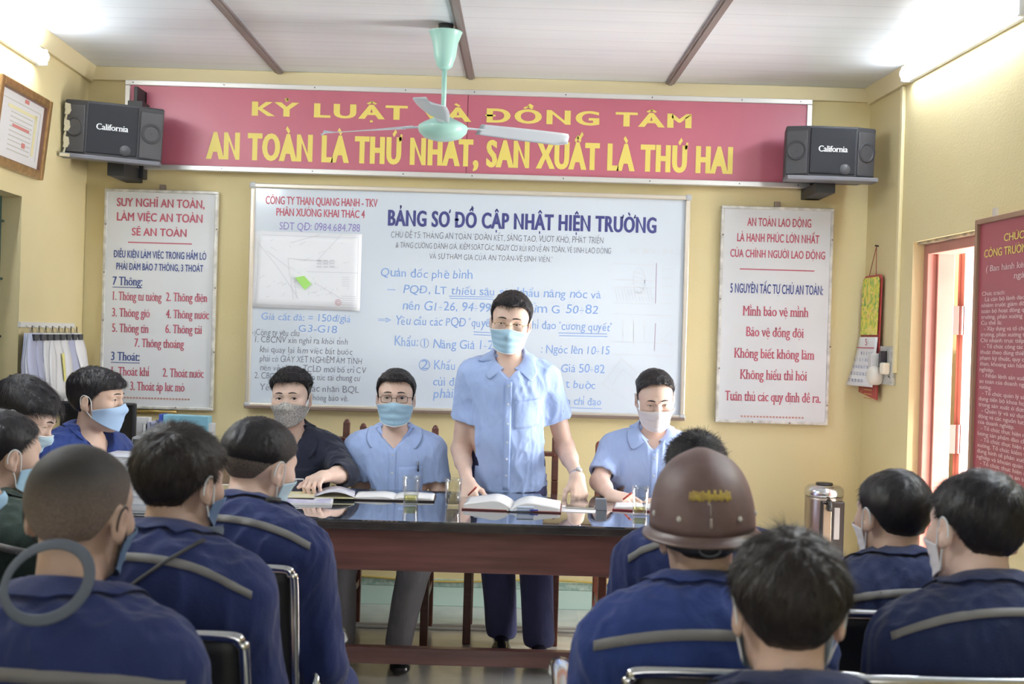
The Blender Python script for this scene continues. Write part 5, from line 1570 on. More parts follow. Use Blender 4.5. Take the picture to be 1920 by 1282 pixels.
# --- the workers in the rows of chairs, seen from behind
M_fade = M_stub.copy(); M_fade.name = 'clipped_fade_stubble'; nt = M_fade.node_tree
_tc = nt.nodes.new('ShaderNodeTexCoord'); _sp = nt.nodes.new('ShaderNodeSeparateXYZ'); nt.links.new(_tc.outputs['Object'], _sp.inputs[0])
_mr = nt.nodes.new('ShaderNodeMapRange'); _mr.inputs['From Min'].default_value = 1.13; _mr.inputs['From Max'].default_value = 1.24; nt.links.new(_sp.outputs[2], _mr.inputs[0])
_mx = nt.nodes.new('ShaderNodeMix'); _mx.data_type = 'RGBA'; nt.links.new(_mr.outputs[0], _mx.inputs[0])
_old = [l for l in nt.links if l.to_socket.name == 'Base Color'][0].from_socket
_mx.inputs[7].default_value = (.022, .019, .018, 1); nt.links.new(_old, _mx.inputs[6]); nt.links.new(_mx.outputs[2], nt.nodes['Principled BSDF'].inputs['Base Color'])
sp = dict(k=1.0, hk=1.02, pz=.53, lean=(0, .05), head=(.0, .040, .165), hrot=(3, 4, 2), skin=2, h=.0042, hc=.0055, cloth=C_work, seed=1, stripe=(.87, .05, .235, .022), ky=.32, shoes=False)
p = person('nearest man with a close-shaved head, big ears and a grey strap at his nape', 150, 970, 2.0, 4, sp); PP['shaved'] = p
with_hair(p, 'buzz', .003, M_fade)
mask(p['root'], p['fr'], 'pleat', M_mdark, None, loops=mat('black_loop', (.02, .02, .025), .7))
cc = p['N'] + V3(.030, -.140, .092); pts = []
for a in np.linspace(0, 2 * math.pi, 41)[:-1]:
    pts.append(cc + V3(.074 * math.cos(a), -.010 * math.cos(a) + .022 * math.sin(a), .056 * math.sin(a) + .010 * math.cos(a)))
b = MB(); b.tube(pts, .0095, 8, closed=True, flat=.25, hint=(0, 1, 0)); link_mesh('neck_strap', b.v, b.f, mat('grey_strap', (.10, .12, .16), .8, bump=.4, bscale=500), p['root'], local=True)

sp = dict(k=1.0, hk=.98, pz=.53, lean=(0, .07), head=(.0, .075, .125), hrot=(12, 6, 0), skin=2, h=.0044, hc=.0055, cloth=C_work, seed=2, stripe=(1.0, .13, .225, .016), ky=.38, shoes=False)
p = person('man with a bushy head of hair and a dark cord slanting across his back', 338, 910, 2.45, 8, sp); PP['bushy'] = p
with_hair(p, 'mop', .003, M_hairb, top=.014, side=.008, mess=.25, lift=.2)
mask(p['root'], p['fr'], 'cup', M_mdark, None)
B, C = p['B'], p['C']
us = np.linspace(0, 1, 40); O = np.stack([B(.115 - .36 * u, -.5, 1.06 - .62 * u) for u in us]); Pt, ok = march(C, O, p['fw'], .004, .9)
b = MB().tube(Pt, .0062, 8, flat=.5); link_mesh('shoulder_cord', b.v, b.f, mat('dark_cord', (.035, .035, .04), .7), p['root'], local=True)
us = np.linspace(-1.9, 1.9, 33); pts = np.stack([p['N'] + V3(.098 * math.sin(a), -.085 * math.cos(a) + .01, .004 - .02 * math.cos(a)) for a in us]); pts = push(C, pts, .012)
b = MB().tube(pts, .011, 8, flat=.3, hint=(0, 1, 0)); link_mesh('neck_strap', b.v, b.f, MATS['grey_strap'], p['root'], local=True)

sp = dict(k=1.02, hk=1.0, pz=.53, lean=(0, .10), head=(.0, .09, .118), hrot=(18, 10, 4), skin=0, h=.0044, hc=.0055, cloth=C_work, seed=12, stripe=(1.0, .11, .225, .018), shoes=False)
p = person('man with a high skin fade and white ear loops, leaning in at the table corner', 486, 876, 3.05, 12, sp); PP['fade'] = p
with_hair(p, 'thick', .003, side=-.003, top=.009, fade=(-.005, .05), lift=.6, n=9000, len=1.2, edge=.02)
d2 = dict(HS['buzz']); d2.update(side=.0012, top=.002, n=5000, seed=9, line=[(0, .03), (60, .02), (80, .0), (104, .0), (122, -.030), (140, -.055), (180, -.066)]); hair(p['root'], 'hair', p['fr'], d2, .003, mat('dark_stubble', (.16, .125, .11), .7, var=.5, vscale=260, col2=(.06, .05, .045)), 'shaved stubble fading into the neck')
mask(p['root'], p['fr'], 'pleat', M_mlight, None)
us = np.linspace(-1.2, 1.3, 27); pts = np.stack([p['N'] + V3(.085 * math.sin(a), -.080 * math.cos(a) + .012, .030 - .012 * math.cos(a)) for a in us]); pts = push(C if False else p['C'], pts, .008)
b = MB().tube(pts, .007, 8, flat=.5, hint=(0, 1, 0)); link_mesh('neck_cord', b.v, b.f, MATS['dark_cord'], p['root'], local=True)

sp = dict(k=1.02, hk=.95, pz=.52, lean=(0, .30), head=(.0, .055, .160), hrot=(4, 8, 0), skin=1, h=.005, hc=.0055, cloth=C_work, seed=13, stripe=(.90, .08, .225, .020), shoes=False)
p = person('man with spiky hair mostly hidden behind the hard hat', 1303, 892, 3.25, -6, sp); PP['spiky'] = p
with_hair(p, 'thick', .0036, lift=.6, liftv=.4, mess=.45, len=3, top=.008)

sp = dict(k=1.0, hk=1.0, pz=.53, lean=(0, .08), head=(.0, .06, .135), hrot=(2, 4, -2), skin=2, h=.0044, hc=.0055, cloth=C_workb, seed=14, stripe=(.93, .07, .225, .020), w=1.04, shoes=False)
p = person('man in royal blue workwear wearing a scuffed brown hard hat', 1316, 1002, 2.32, 0, sp); PP['helmet'] = p
with_hair(p, 'thick', .0036, top=.004, side=.006, n=4000)

sp = dict(k=1.0, hk=.99, pz=.50, lean=(0, .10), head=(.0, .06, .150), hrot=(2, 2, 0), skin=1, h=.0042, hc=.0055, ky=.36, cloth=C_worki, seed=15, shoes=False)
p = person('nearest man with thick brown-black hair and white ear loops at the bottom edge', 1476, 1150, 1.80, 2, sp); PP['front'] = p
with_hair(p, 'mop', .003, M_hairb, top=.016, side=.006, line=LINES['full'], whorl=(.0, -.06, .12))
mask(p['root'], p['fr'], 'pleat', M_mlight, None, low=.006)
b = MB()
Pn = push(p['C'], np.array([p['N'] + V3(.035 + .012 * i, -.09, .0 + .006 * (i % 2)) for i in range(4)]), .006)
b.tube(smoothcurve(Pn, 4), .006, 7, flat=.4); link_mesh('frayed_tag', b.v, b.f, MATS['dark_cord'], p['garment'], local=True)

sp = dict(k=.98, hk=.97, pz=.50, lean=(0, .08), head=(.0, .065, .135), hrot=(-9, 4, 3), skin=1, h=.0046, hc=.0055, cloth=C_worki, seed=16, stripe=(.95, .07, .225, .018), shoes=False)
p = person('man with short black hair turned toward the water dispenser, white mask at his cheek', 1672, 972, 2.85, -6, sp); PP['dispenser'] = p
with_hair(p, 'thick', .0032, top=.010, side=.005)
mask(p['root'], p['fr'], 'pleat', M_mwhite, None)
Pn = push(p['C'], np.array([p['N'] + V3(.01 + .016 * i, -.10, -.012 + .006 * math.sin(i * 2)) for i in range(6)]), .007)
b = MB().tube(smoothcurve(Pn, 4), .007, 8, flat=.4); st = link_mesh('neck_cord', b.v, b.f, MATS['dark_cord'], p['root'], local=True)
b = MB().box(Pn[1] + V3(0, -.006, 0), (.022, .012, .018)); link_mesh('buckle', b.v, b.f, mat('black_plastic', (.015, .015, .017), .35), st, local=True)

sp = dict(k=1.0, hk=.98, pz=.51, lean=(0, .10), head=(.0, .075, .130), hrot=(-9, 6, 6), skin=0, h=.0044, hc=.0055, cloth=C_worki, seed=17, stripe=(1.0, .10, .235, .015), w=1.03, shoes=False)
p = person('man with thick black hair sitting below the red notice board, white mask at his cheek', 1828, 1000, 2.33, -4, sp); PP['notice'] = p
with_hair(p, 'mop', .003, M_hair, top=.012, side=.006)
mask(p['root'], p['fr'], 'pleat', M_mwhite, None)

sp = dict(k=1.0, hk=1.05, pz=.52, lean=(0, .06), head=(.0, .05, .165), skin=1, h=.006, hc=.006, cloth=C_worki, seed=18, shoes=False)
p = person('man at the picture edge under the notice board, only a navy shoulder showing', 2030, 985, 2.6, -4, sp); PP['shoulder'] = p
with_hair(p, 'thick', .005)

# --- the hard hat, worn by the man in royal blue
fr = PP['helmet']['fr']; hh = empty('hard_hat', tuple(np.array(MW[PP['helmet']['root'].name])[:3, :3] @ fr.w((0, 0, .08)) + np.array(MW[PP['helmet']['root'].name])[:3, 3]), 0, 'scuffed brown hard hat with a yellow mark, worn in the middle of the audience', 'hard hat')
Mh = np.array(MW[PP['helmet']['root'].name])
wH = lambda P_: fr.w(P_) @ Mh[:3, :3].T + Mh[:3, 3]
M_hat = mat('brown_hat_shell', (.185, .125, .122), .52, bump=.15, bscale=70, var=.5, vscale=9, col2=(.11, .062, .06))
V = []; F = []; seg = 64; prof = [(t, 0) for t in np.linspace(0, 1, 22)]
for i in range(22):
    e = i / 21 * math.pi / 2
    for k in range(seg):
        a = 2 * math.pi * k / seg
        rr = math.cos(e) ** .82; zz = math.sin(e) ** .92
        ridge = .004 * math.exp(-(abs(math.sin(a)) * rr / .22) ** 2) * (1 if i > 3 else i / 3)
        V.append((.112 * rr * math.sin(a), -.006 + .132 * rr * math.cos(a), .020 + (.148 + ridge * 1.5) * zz))
for i in range(21):
    for k in range(seg): F.append((i * seg + k, i * seg + (k + 1) % seg, (i + 1) * seg + (k + 1) % seg, (i + 1) * seg + k))
hat_tilt = rotx(.10)
tl = lambda P_: wH(((np.asarray(P_) - (0, 0, .03)) * (.92, .95, 1.0)) @ hat_tilt.T + (0, 0, .03))
o = link_mesh('shell', tl(V), F, M_hat, hh); sd_ = o.modifiers.new('t', 'SOLIDIFY'); sd_.thickness = .003
V = []; F = []
for j, (r, z) in enumerate(((1.0, .024), (1.04, .014), (1.10, .008), (1.16, .005), (1.165, .001), (1.10, .003), (1.0, .016))):
    for k in range(seg):
        a = 2 * math.pi * k / seg; fwd_ = max(0, math.cos(a)) ** 2
        q = r + (r - 1) * 1.2 * fwd_
        V.append((.112 * q * math.sin(a), -.006 + .132 * q * math.cos(a), z - .006 * fwd_ * (r - 1) * 6))
for j in range(6):
    for k in range(seg): F.append((j * seg + k, (j + 1) * seg + k, (j + 1) * seg + (k + 1) % seg, j * seg + (k + 1) % seg))
link_mesh('brim', tl(V), F, mat('brown_hat_brim', (.13, .085, .08), .4, bump=.15, bscale=70), hh)
for a in (2.55, 3.73, 1.9, 4.4):
    c = V3(.114 * math.sin(a), -.006 + .134 * math.cos(a), .052); n = nrm(V3(math.sin(a), math.cos(a), .1))
    b = MB().lathe([(.006, 0), (.005, .0025), (.002, .0035)], c, 12, n); link_mesh('rivet', tl(b.v), b.f, mat('pale_rivet', (.55, .53, .50), .5), hh)
def hat_pt(a, e):
    rr = math.cos(e) ** .82; zz = math.sin(e) ** .92
    return V3(.112 * rr * math.sin(a), -.006 + .132 * rr * math.cos(a), .020 + .148 * zz)
def hat_patch(name, cells, m, lift=.0055):
    b = MB()
    for (a0, a1, e0, e1) in cells:
        G = np.array([[hat_pt(a, e) for a in np.linspace(a0, a1, 6)] for e in np.linspace(e0, e1, 4)])
        c0 = V3(0, -.006, .03); G = G + (G - c0) / np.linalg.norm(G - c0, axis=2, keepdims=True) * lift
        b.sheet(G, .0008)
    link_mesh(name, tl(b.v), b.f, m, hh)
M_ypaint = mat('yellow_scuffed_paint', (.55, .42, .06), .6, var=.7, vscale=40, col2=(.30, .20, .07))
cells = []
for k in range(14):
    a = math.pi + .42 - k * .062; hgt = .05 + .07 * abs(math.sin(k * 1.7 + .5)); cells.append((a, a - .058, .47 - hgt * .4 + .008 * (k % 3), .47 + hgt))
hat_patch('yellow_mark', cells, M_ypaint)
hat_patch('white_hook_mark', [(math.pi + .02, math.pi - .03, .10, .22), (math.pi + .01, math.pi - .01, .24, .40), (math.pi + .05, math.pi + .01, .38, .42)], mat('scratched_white', (.38, .33, .31), .6))
# suspension strap and ratchet at the nape
b = MB(); pts = [(.086 * math.sin(a), -.012 + .112 * math.cos(a), -.004) for a in np.linspace(1.7, 4.58, 31)]
b.tube(pts, .013, 8, flat=.25, hint=(0, 1, 0)); s_ = link_mesh('nape_strap', tl(b.v), b.f, mat('dark_strap', (.02, .022, .03), .6), hh)
b = MB().tube([(.022 * math.cos(a), -.128, -.006 + .012 * math.sin(a)) for a in np.linspace(0, 6.283, 17)[:-1]], .003, 6, closed=True); link_mesh('ratchet_ring', tl(b.v), b.f, mat('ring_grey', (.10, .11, .13), .4), s_)
# ------------------------------------------------------------ ceiling fan
d = ray(836, 46); hz = CO + d * ((CEIL - CAMZ) / d.z); fx_, fy_ = hz.x, hz.y
M_fan = mat('mint_enamel', (.36, .62, .56), .3, coat=.3); M_blade = mat('pale_blade', (.55, .60, .66), .35)
fan = empty('ceiling_fan', (fx_, fy_, 2.42), 0, 'mint green three-bladed ceiling fan on a short rod', 'fan')
MB().lathe([(.020, -.10), (.036, -.085), (.050, -.04), (.058, .02), (.075, .065), (.078, .07), (.070, .072)], (fx_, fy_, CEIL - .105), 28).build('canopy', M_fan, fan, smooth=True)
b = MB().lathe([(.03, -.045), (.035, 0)], (fx_, fy_, CEIL), 14); b.build('hanger', mat('black_hanger', (.03, .03, .03), .5), fan, smooth=True)
MB().tube([(fx_, fy_, CEIL - .2), (fx_, fy_, 2.50)], .0115, 14).build('rod', M_fan, fan, smooth=True)
MB().lathe([(.001, -.055), (.04, -.053), (.085, -.040), (.108, -.018), (.114, .0), (.112, .012), (.09, .026), (.05, .045), (.022, .060), (.018, .085)], (fx_, fy_, 2.425), 36).build('motor_housing', M_fan, fan, smooth=True)
for ang in (-92, 20, 160):
    a = math.radians(ang); u = np.array((math.cos(a), math.sin(a), 0)); w = np.array((-math.sin(a), math.cos(a), 0)); c = np.array((fx_, fy_, 2.437))
    G = []
    for t in np.linspace(0, 1, 18):
        r = .17 + t * .45; wd = (.042 + .028 * math.sin(min(1, t * 1.3) * 1.6)) * (1 if t < .9 else math.sqrt(max(.02, 1 - ((t - .9) / .1) ** 2)))
        G.append([c + u * r + w * (v * wd) + np.array((0, 0, -v * .016 - .012 * t)) for v in np.linspace(-1, 1, 7)])
    bl = MB().sheet(np.array(G), .002).build('blade', M_blade, fan, smooth=True)
    b = MB().bar(c + u * .085, c + u * .20, .03, .005, (0, 0, 1)); b.build('blade_iron', M_blade, bl, bevel=.001)

# ------------------------------------------------------------ loudspeakers
M_spk = mat('speaker_case', (.040, .040, .048), .55, bump=.2, bscale=300); M_grl = mat('speaker_cloth', (.022, .024, .032), .8, bump=.5, bscale=700)
M_baf = mat('speaker_baffle', (.06, .06, .07), .45); M_lip = mat('grey_lip', (.16, .16, .19), .5)
M_logo = mat('logo_white', (.80, .82, .86), .4)
def speaker(cx, cy, cz, R, label, w=.49, h=.29, dd=.24, worn=False):
    r = empty('loudspeaker', (cx, cy, cz), 0, label, 'loudspeaker', 'wall loudspeakers')
    R = np.array(R); c0 = np.array((cx, cy, cz))
    X = lambda P_: c0 + np.asarray(P_, float) @ R.T
    hw, hh = w / 2, h / 2; yf = -dd / 2
    sec = [(-hw, yf + .05), (-hw * .52, yf), (hw * .52, yf), (hw, yf + .05), (hw * .86, -yf), (-hw * .86, -yf)]
    b = MB().prism([(x, y, -hh) for x, y in sec], (0, 0, h)); link_mesh('cabinet', X(b.v), b.f, M_spk, r, smooth=False, bevel=.008)
    b = MB().span((-hw * .50, yf - .008, -hh + .03), (hw * .50, yf + .01, hh - .012)); gr = link_mesh('grille_cloth', X(b.v), b.f, M_grl, r, smooth=False, bevel=.004)
    an = math.atan2(.05, hw * .48)
    for s in (-1, 1):
        m0 = np.array((s * hw * .76, yf + .025, .0)); n = nrm((s * math.sin(an), -math.cos(an), 0)); t = nrm(np.cross((0, 0, 1), n))
        Rb = np.stack([t, n, (0, 0, 1)], 1)
        b = MB().box(m0 + n * .003, (hw * .46, .008, h - .05), Rb); bf = link_mesh('baffle', X(b.v), b.f, M_baf, r, smooth=False, bevel=.004)
        b = MB().lathe([(.052, 0), (.050, .008), (.040, .004), (.022, -.012), (.018, -.010), (.010, -.002), (.001, .002)], m0 + n * .006 + np.array((0, 0, .01)), 28, n, cap=False); link_mesh('tweeter', X(b.v), b.f, M_spk, bf)
        b = MB().lathe([(.012, 0), (.010, .004), (.001, .006)], m0 + n * .002 + np.array((0, 0, .01)), 16, n); link_mesh('dome', X(b.v), b.f, M_baf, bf)
    b = MB().prism([(-hw, yf - .03, -hh - .005), (hw, yf - .03, -hh - .005), (hw, yf - .03, -hh + .016), (-hw, yf - .03, -hh + .016)], (0, .10, -.006)); link_mesh('lower_lip', X(b.v), b.f, M_lip, r, smooth=False, bevel=.004)
    T = Lettering(n=(0, 0, 0), lift=0); T.put('California', (-hw * .32, yf - .0095, .005), (hw * .32, yf - .0095, .005), .030, wx=.035, wy=.0, serif=True); link_mesh('logo', X(T.v), T.f, M_logo, gr, smooth=False)
    b = MB().lathe([(.030, 0), (.026, .003), (.001, .004)], (hw * .28, yf - .006, -hh + .055), 20, (0, -1, 0), sx=1); link_mesh('badge', X(b.v), b.f, M_baf, gr)
    if worn:
        b = MB()
        for k in range(9):
            z0 = hh - .02 - k * .028; b.prism([(-hw + .006 + .004 * (k % 3), yf + .032, z0), (-hw + .03 + .012 * math.sin(k * 2.1), yf + .030, z0 - .004), (-hw + .026 + .012 * math.sin(k * 2.1 + 1), yf + .030, z0 - .030), (-hw + .005, yf + .034, z0 - .03)], (-.002, -.003, 0))
        b.span((-hw, yf - .032, -hh - .004), (-hw + .05, yf - .029, -hh + .012)); link_mesh('chipped_paint', X(b.v), b.f, mat('bare_chipboard', (.55, .50, .36), .8), r, smooth=False)
    return r, X
cl = at(217, 250, 6.0)
Rl_ = rotz(.20) @ rotx(.10) @ roty(.045)
sr, X = speaker(cl.x, cl.y, cl.z, Rl_, 'black loudspeaker with chipped corner, in the corner near the framed certificate', worn=True)
b = MB().span((cl.x + .03, 6.08, cl.z + .14), (cl.x + .11, 6.2, cl.z + .19)); b.span((cl.x + .055, 6.10, cl.z + .17), (cl.x + .075, WALLY, cl.z + .27)); b.span((cl.x - .04, 6.0, cl.z - .22), (cl.x + .05, WALLY, cl.z - .15)); b.span((cl.x + .05, WALLY - .07, cl.z - .2), (cl.x + .075, WALLY, cl.z + .27)); b.build('wall_bracket', mat('bracket_black', (.02, .02, .022), .5), sr, bevel=.003)
cr = at(1550, 292, 6.02)
sr, X = speaker(cr.x, cr.y, cr.z, rotz(-.02) @ rotx(.04) @ roty(.01), 'black loudspeaker in the corner above the wall calendar', w=.465, h=.275)
b = MB().span((cr.x - .06, 5.98, cr.z - .20), (cr.x + .04, WALLY, cr.z - .145)); b.span((cr.x - .05, WALLY - .06, cr.z - .2), (cr.x + .03, WALLY, cr.z + .05)); b.build('wall_bracket', MATS['bracket_black'], sr, bevel=.003)

# ------------------------------------------------------------ window side: certificate, paper rack
def on_l(u, z, d, o): t = nrm((-SL, 1, 0)); n = nrm((1, SL, 0)); return np.array((o[0], o[1], 0)) + t * u + n * d + np.array((0, 0, z))
M_gilt = mat('gilt_frame', (.42, .25, .10), .35, .5, var=.3, vscale=30); M_giltd = mat('frame_brown', (.22, .11, .07), .4)
ct, cb_ = np.array(wl(68, 190)), np.array(wl(20, 322))
o = ct; tz = ct[2]; bz = cb_[2]
cf = empty('certificate', (o[0], o[1], bz), 0, 'gilt-framed certificate hanging over the barred window', 'certificate')
tilt = .10; Wc = .62
def cp(u, v, d):   # u from the far edge towards the camera, v from the bottom, d off the wall
    hgt = tz - bz; return on_l(-u, bz + v * hgt, d + .015 + tilt * v * hgt * 1.0, o)
def cbox(b, u0, u1, v0, v1, d0, d1):
    P = [cp(u, v, d) for u in (u0, u1) for v in (v0, v1) for d in (d0, d1)]
    return b.add(P, [(0, 1, 3, 2), (4, 6, 7, 5), (0, 4, 5, 1), (2, 3, 7, 6), (0, 2, 6, 4), (1, 5, 7, 3)])
cbox(MB(), .01, Wc - .01, .02, .98, 0, .008).build('backing', mat('certificate_paper', (.74, .73, .74), .5), cf)
b = MB(); cbox(b, 0, .04, 0, 1, 0, .03); cbox(b, Wc - .04, Wc, 0, 1, 0, .03); cbox(b, .04, Wc - .04, 0, .1, 0, .03); cbox(b, .04, Wc - .04, .9, 1, 0, .03); b.build('frame', M_gilt, cf, bevel=.006)
b = MB(); cbox(b, .036, .05, .08, .92, .0, .022); cbox(b, .05, Wc - .05, .89, .92, 0, .022); cbox(b, .05, Wc - .05, .08, .11, 0, .022); b.build('inner_moulding', M_giltd, cf)
b = MB(); cbox(b, .085, .09, .2, .8, .0085, .009); cbox(b, .09, Wc - .09, .79, .8, .0085, .009)
for k in range(9): cbox(b, .17, .17 + .26, .22 + k * .055, .225 + k * .055 + .008, .0085, .009)
b.build('print_lines', mat('print_grey', (.55, .54, .48), .6), cf)
b = MB(); cbox(b, .20, .40, .50, .535, .0088, .0095); cbox(b, .24, .29, .83, .875, .0088, .0095); cbox(b, .23, .27, .30, .36, .0088, .0095); b.build('red_print', mat('faded_red', (.62, .22, .20), .6), cf)
b = MB(); cbox(b, .12, .15, .25, .75, .0086, .009); cbox(b, .12, Wc - .15, .70, .74, .0086, .009); b.build('yellow_border', mat('pale_yellow_print', (.75, .70, .42), .6), cf)

ra_, rb2 = np.array(wl(33, 609)), np.array(wl(135, 609))
z0 = (ra_[2] + rb2[2]) / 2
rk = empty('paper_rack', tuple((ra_ + rb2) / 2), 0, 'white hook rail on the window wall', 'rack')
Lr = np.linalg.norm(rb2 - ra_); o = ra_
def ob(b, u0, u1, za, zb2, d0, d1):
    P = [on_l(u, z, d, o) for u in (u0, u1) for z in (za, zb2) for d in (d0, d1)]
    return b.add(P, [(0, 1, 3, 2), (4, 6, 7, 5), (0, 4, 5, 1), (2, 3, 7, 6), (0, 2, 6, 4), (1, 5, 7, 3)])
ob(MB(), 0, Lr, z0 - .014, z0 + .012, 0, .015).build('rail', mat('rail_white', (.70, .69, .66), .45), rk, bevel=.002)
for k in range(8):
    u = .06 + k * (Lr - .12) / 7; b = MB(); b.tube([on_l(u, z0 - .005, .015, o), on_l(u, z0 - .02, .035, o), on_l(u, z0 - .045, .035, o), on_l(u, z0 - .05, .05, o), on_l(u, z0 - .035, .058, o)], .0018, 6); b.build('hook', M_steel, rk, smooth=True)
M_paper = mat('white_paper', (.78, .78, .80), .7); M_paper2 = mat('bluish_paper', (.45, .47, .62), .7)
M_clip = mat('binder_clip_black', (.02, .02, .024), .35)
names = ['thick sheaf of clipped papers at the window end of the hook rail', 'second clipped sheaf on the hook rail, with a bluish edge', 'third clipped sheaf on the hook rail, curled sheets', 'clipped sheaf with a yellow strip hanging from the hook rail', 'white clipped sheaf in the middle of the hook rail', 'longest white sheaf on the hook rail with two clips', 'thin sheaf with bluish edges near the far end of the hook rail', 'last clipped sheaf at the far end of the hook rail']
for k in range(8):
    u = .06 + k * (Lr - .12) / 7; ln = (.42, .40, .38, .36, .37, .40, .34, .30)[k]; wd = .105; zt = z0 - .04
    sh = empty('paper_sheaf', tuple(on_l(u, zt, .04, o)), 0, names[k], 'papers', 'papers on the hook rail')
    for q in range(5):
        G = []
        for t in np.linspace(0, 1, 10):
            row = []
            for v in np.linspace(-1, 1, 5):
                wv = wd * (.55 + .45 * min(1, t * 3))
                row.append(on_l(u + v * wv - .05 * t * (1 - k / 8) + .01 * math.sin(t * 4 + q + k), zt - t * (ln - q * .012), .03 + .006 * q + .05 * t + .02 * math.sin(v * 1.5 + k + q * .5) * t, o))
            G.append(row)
        MB().sheet(np.array(G), .0012).build('sheet', M_paper2 if (q % 2 == 0 and k in (0, 1, 6)) or q == 0 else M_paper, sh, smooth=True)
    b = MB().prism([on_l(u - .03, zt - .035, .022, o), on_l(u + .03, zt - .035, .022, o), on_l(u + .03, zt - .035, .07, o), on_l(u - .03, zt - .035, .07, o)], (0, 0, .03)); b.tube([on_l(u - .015, zt - .01, .045, o), on_l(u, zt + .035, .045, o), on_l(u + .015, zt - .01, .045, o)], .0016, 6)
    b.build('binder_clip', M_clip, sh)
    if k == 3: MB().prism([on_l(u + .05, zt - .1, .078, o), on_l(u + .08, zt - .1, .078, o), on_l(u + .07, zt - .24, .095, o), on_l(u + .045, zt - .24, .095, o)], (.002, 0, 0)).build('yellow_strip', mat('highlighter_yellow', (.80, .75, .25), .6), sh)

# ------------------------------------------------------------ desk in the back corner: monitor, speaker box, files
dk = empty('side_desk', (-1.75, 5.9, 0), 0, 'brown desk against the wall under the SUY NGHĨ AN TOÀN sign', 'desk')
MB().span((-2.25, 5.58, .70), (-1.30, 6.25, .73)).build('desktop', M_wood, dk, bevel=.004)
for x in (-2.22, -1.33): MB().span((x - .015, 5.6, 0), (x + .015, 6.22, .70)).build('side_panel', M_wood, dk, bevel=.003)
MB().span((-2.2, 6.18, .3), (-1.35, 6.2, .70)).build('back_panel', M_wood, dk)
M_blk = mat('monitor_black', (.016, .016, .019), .4)
a, c = at(112, 752, 5.72), at(250, 862, 5.72)
mo = empty('monitor', ((a.x + c.x) / 2, 5.75, .73), 0, 'black flat monitor behind the man in profile', 'monitor')
MB().span((a.x, 5.72, c.z), (c.x, 5.76, a.z)).build('screen_housing', M_blk, mo, bevel=.008)
MB().span((a.x + .012, 5.717, c.z + .012), (c.x - .012, 5.721, a.z - .012)).build('screen', mat('screen_off', (.010, .010, .013), .2), mo)
b = MB().span(((a.x + c.x) / 2 - .03, 5.75, .735), ((a.x + c.x) / 2 + .03, 5.78, c.z + .05)); b.span(((a.x + c.x) / 2 - .12, 5.68, .73), ((a.x + c.x) / 2 + .12, 5.86, .742)); b.build('stand', M_blk, mo, bevel=.004)
a, c = at(246, 818, 5.60), at(263, 868, 5.60)
sb = empty('desk_speaker', ((a.x + c.x) / 2, 5.64, .73), 0, 'small grey-rimmed black desk speaker beside the monitor', 'speaker')
MB().span((a.x, 5.60, .73), (c.x, 5.69, a.z)).build('case', mat('grey_case', (.38, .38, .40), .4), sb, bevel=.012)
MB().span((a.x + .008, 5.597, .745), (c.x - .008, 5.605, a.z - .012)).build('front_cloth', M_grl, sb, bevel=.004)
def book(name, label, cat, group, x0, x1, y0, y1, z0, z1, m, tilt=0.0, pages=True):
    r = empty(name, ((x0 + x1) / 2, (y0 + y1) / 2, z0), 0, label, cat, group)
    b = MB().span((x0, y0, z0), (x0 + .003, y1, z1)); b.span((x1 - .003, y0, z0), (x1, y1, z1)); b.span((x0, y0, z0), (x1, y0 + .004, z1)); b.build('cover', m, r)
    MB().span((x0 + .003, y0 + .006, z0 + .004), (x1 - .003, y1 - .004, z1 - .005)).build('pages', M_paper, r)
    return r
M_fblue = mat('folder_blue', (.035, .075, .38), .4); M_fcyan = mat('box_file_cyan', (.25, .53, .66), .5)
xs = [at(px, 840, 5.75).x for px in (266, 274, 282, 302)]
zt_ = at(266, 795, 5.75).z
book('folder', 'white ring folder standing next to the desk speaker', 'folder', None, xs[0], xs[1] - .002, 5.75, 6.0, .73, zt_, M_paper)
book('folder', 'second white folder, between the desk speaker and the blue folder', 'folder', None, xs[1], xs[2] - .002, 5.75, 6.0, .73, zt_ + .01, M_paper2)
fb = book('folder', 'dark blue ring folder with black clips on top', 'folder', None, xs[2], xs[3] + .02, 5.74, 6.0, .73, at(285, 797, 5.75).z, M_fblue)
T = Lettering(); T.put('LU', (xs[2] + .005, 5.739, at(285, 812, 5.74).z), (xs[2] + .03, 5.739, at(285, 812, 5.74).z), .02, wx=.02); T.build('spine_lettering', M_logo, fb)
b = MB()
for k in range(3):
    x = xs[2] + .01 + k * .02; z = at(285, 796, 5.75).z
    b.prism([(x, 5.77, z - .012), (x + .016, 5.77, z - .012), (x + .016, 5.79, z - .012), (x, 5.79, z - .012)], (0, 0, .016)); b.tube([(x + .003, 5.78, z), (x + .008, 5.78, z + .025), (x + .013, 5.78, z)], .0015, 5)
b.build('clip', M_clip, fb)
a, c = at(303, 777, 5.86), at(391, 806, 5.86)
bf = empty('box_file', ((a.x + c.x) / 2, 5.95, .73), 0, 'pale blue box file standing wide among the folders', 'box file')
b = MB().prism([(a.x, 5.86, .73), (c.x, 5.86, .73), (c.x - .004, 5.86, a.z - .004), (a.x + .008, 5.86, a.z)], (0, .08, 0)); b.build('case', M_fcyan, bf, bevel=.003)
MB().span((a.x - .012, 5.855, .73), (a.x + .006, 5.945, a.z + .002)).build('spine', M_fblue, bf, bevel=.002)
b = MB().span((c.x - .006, 5.87, .73), (c.x + .018, 5.93, a.z - .04)); b.build('loose_sheets', M_paper, bf)
a, c = at(250, 782, 6.0), at(277, 850, 6.0)
ps = empty('paper_stack', ((a.x + c.x) / 2, 6.0, .73), 0, 'sheaf of white papers standing between monitor and folders', 'papers')
MB().span((a.x, 6.0, .73), (c.x, 6.05, a.z)).build('sheets', M_paper, ps)
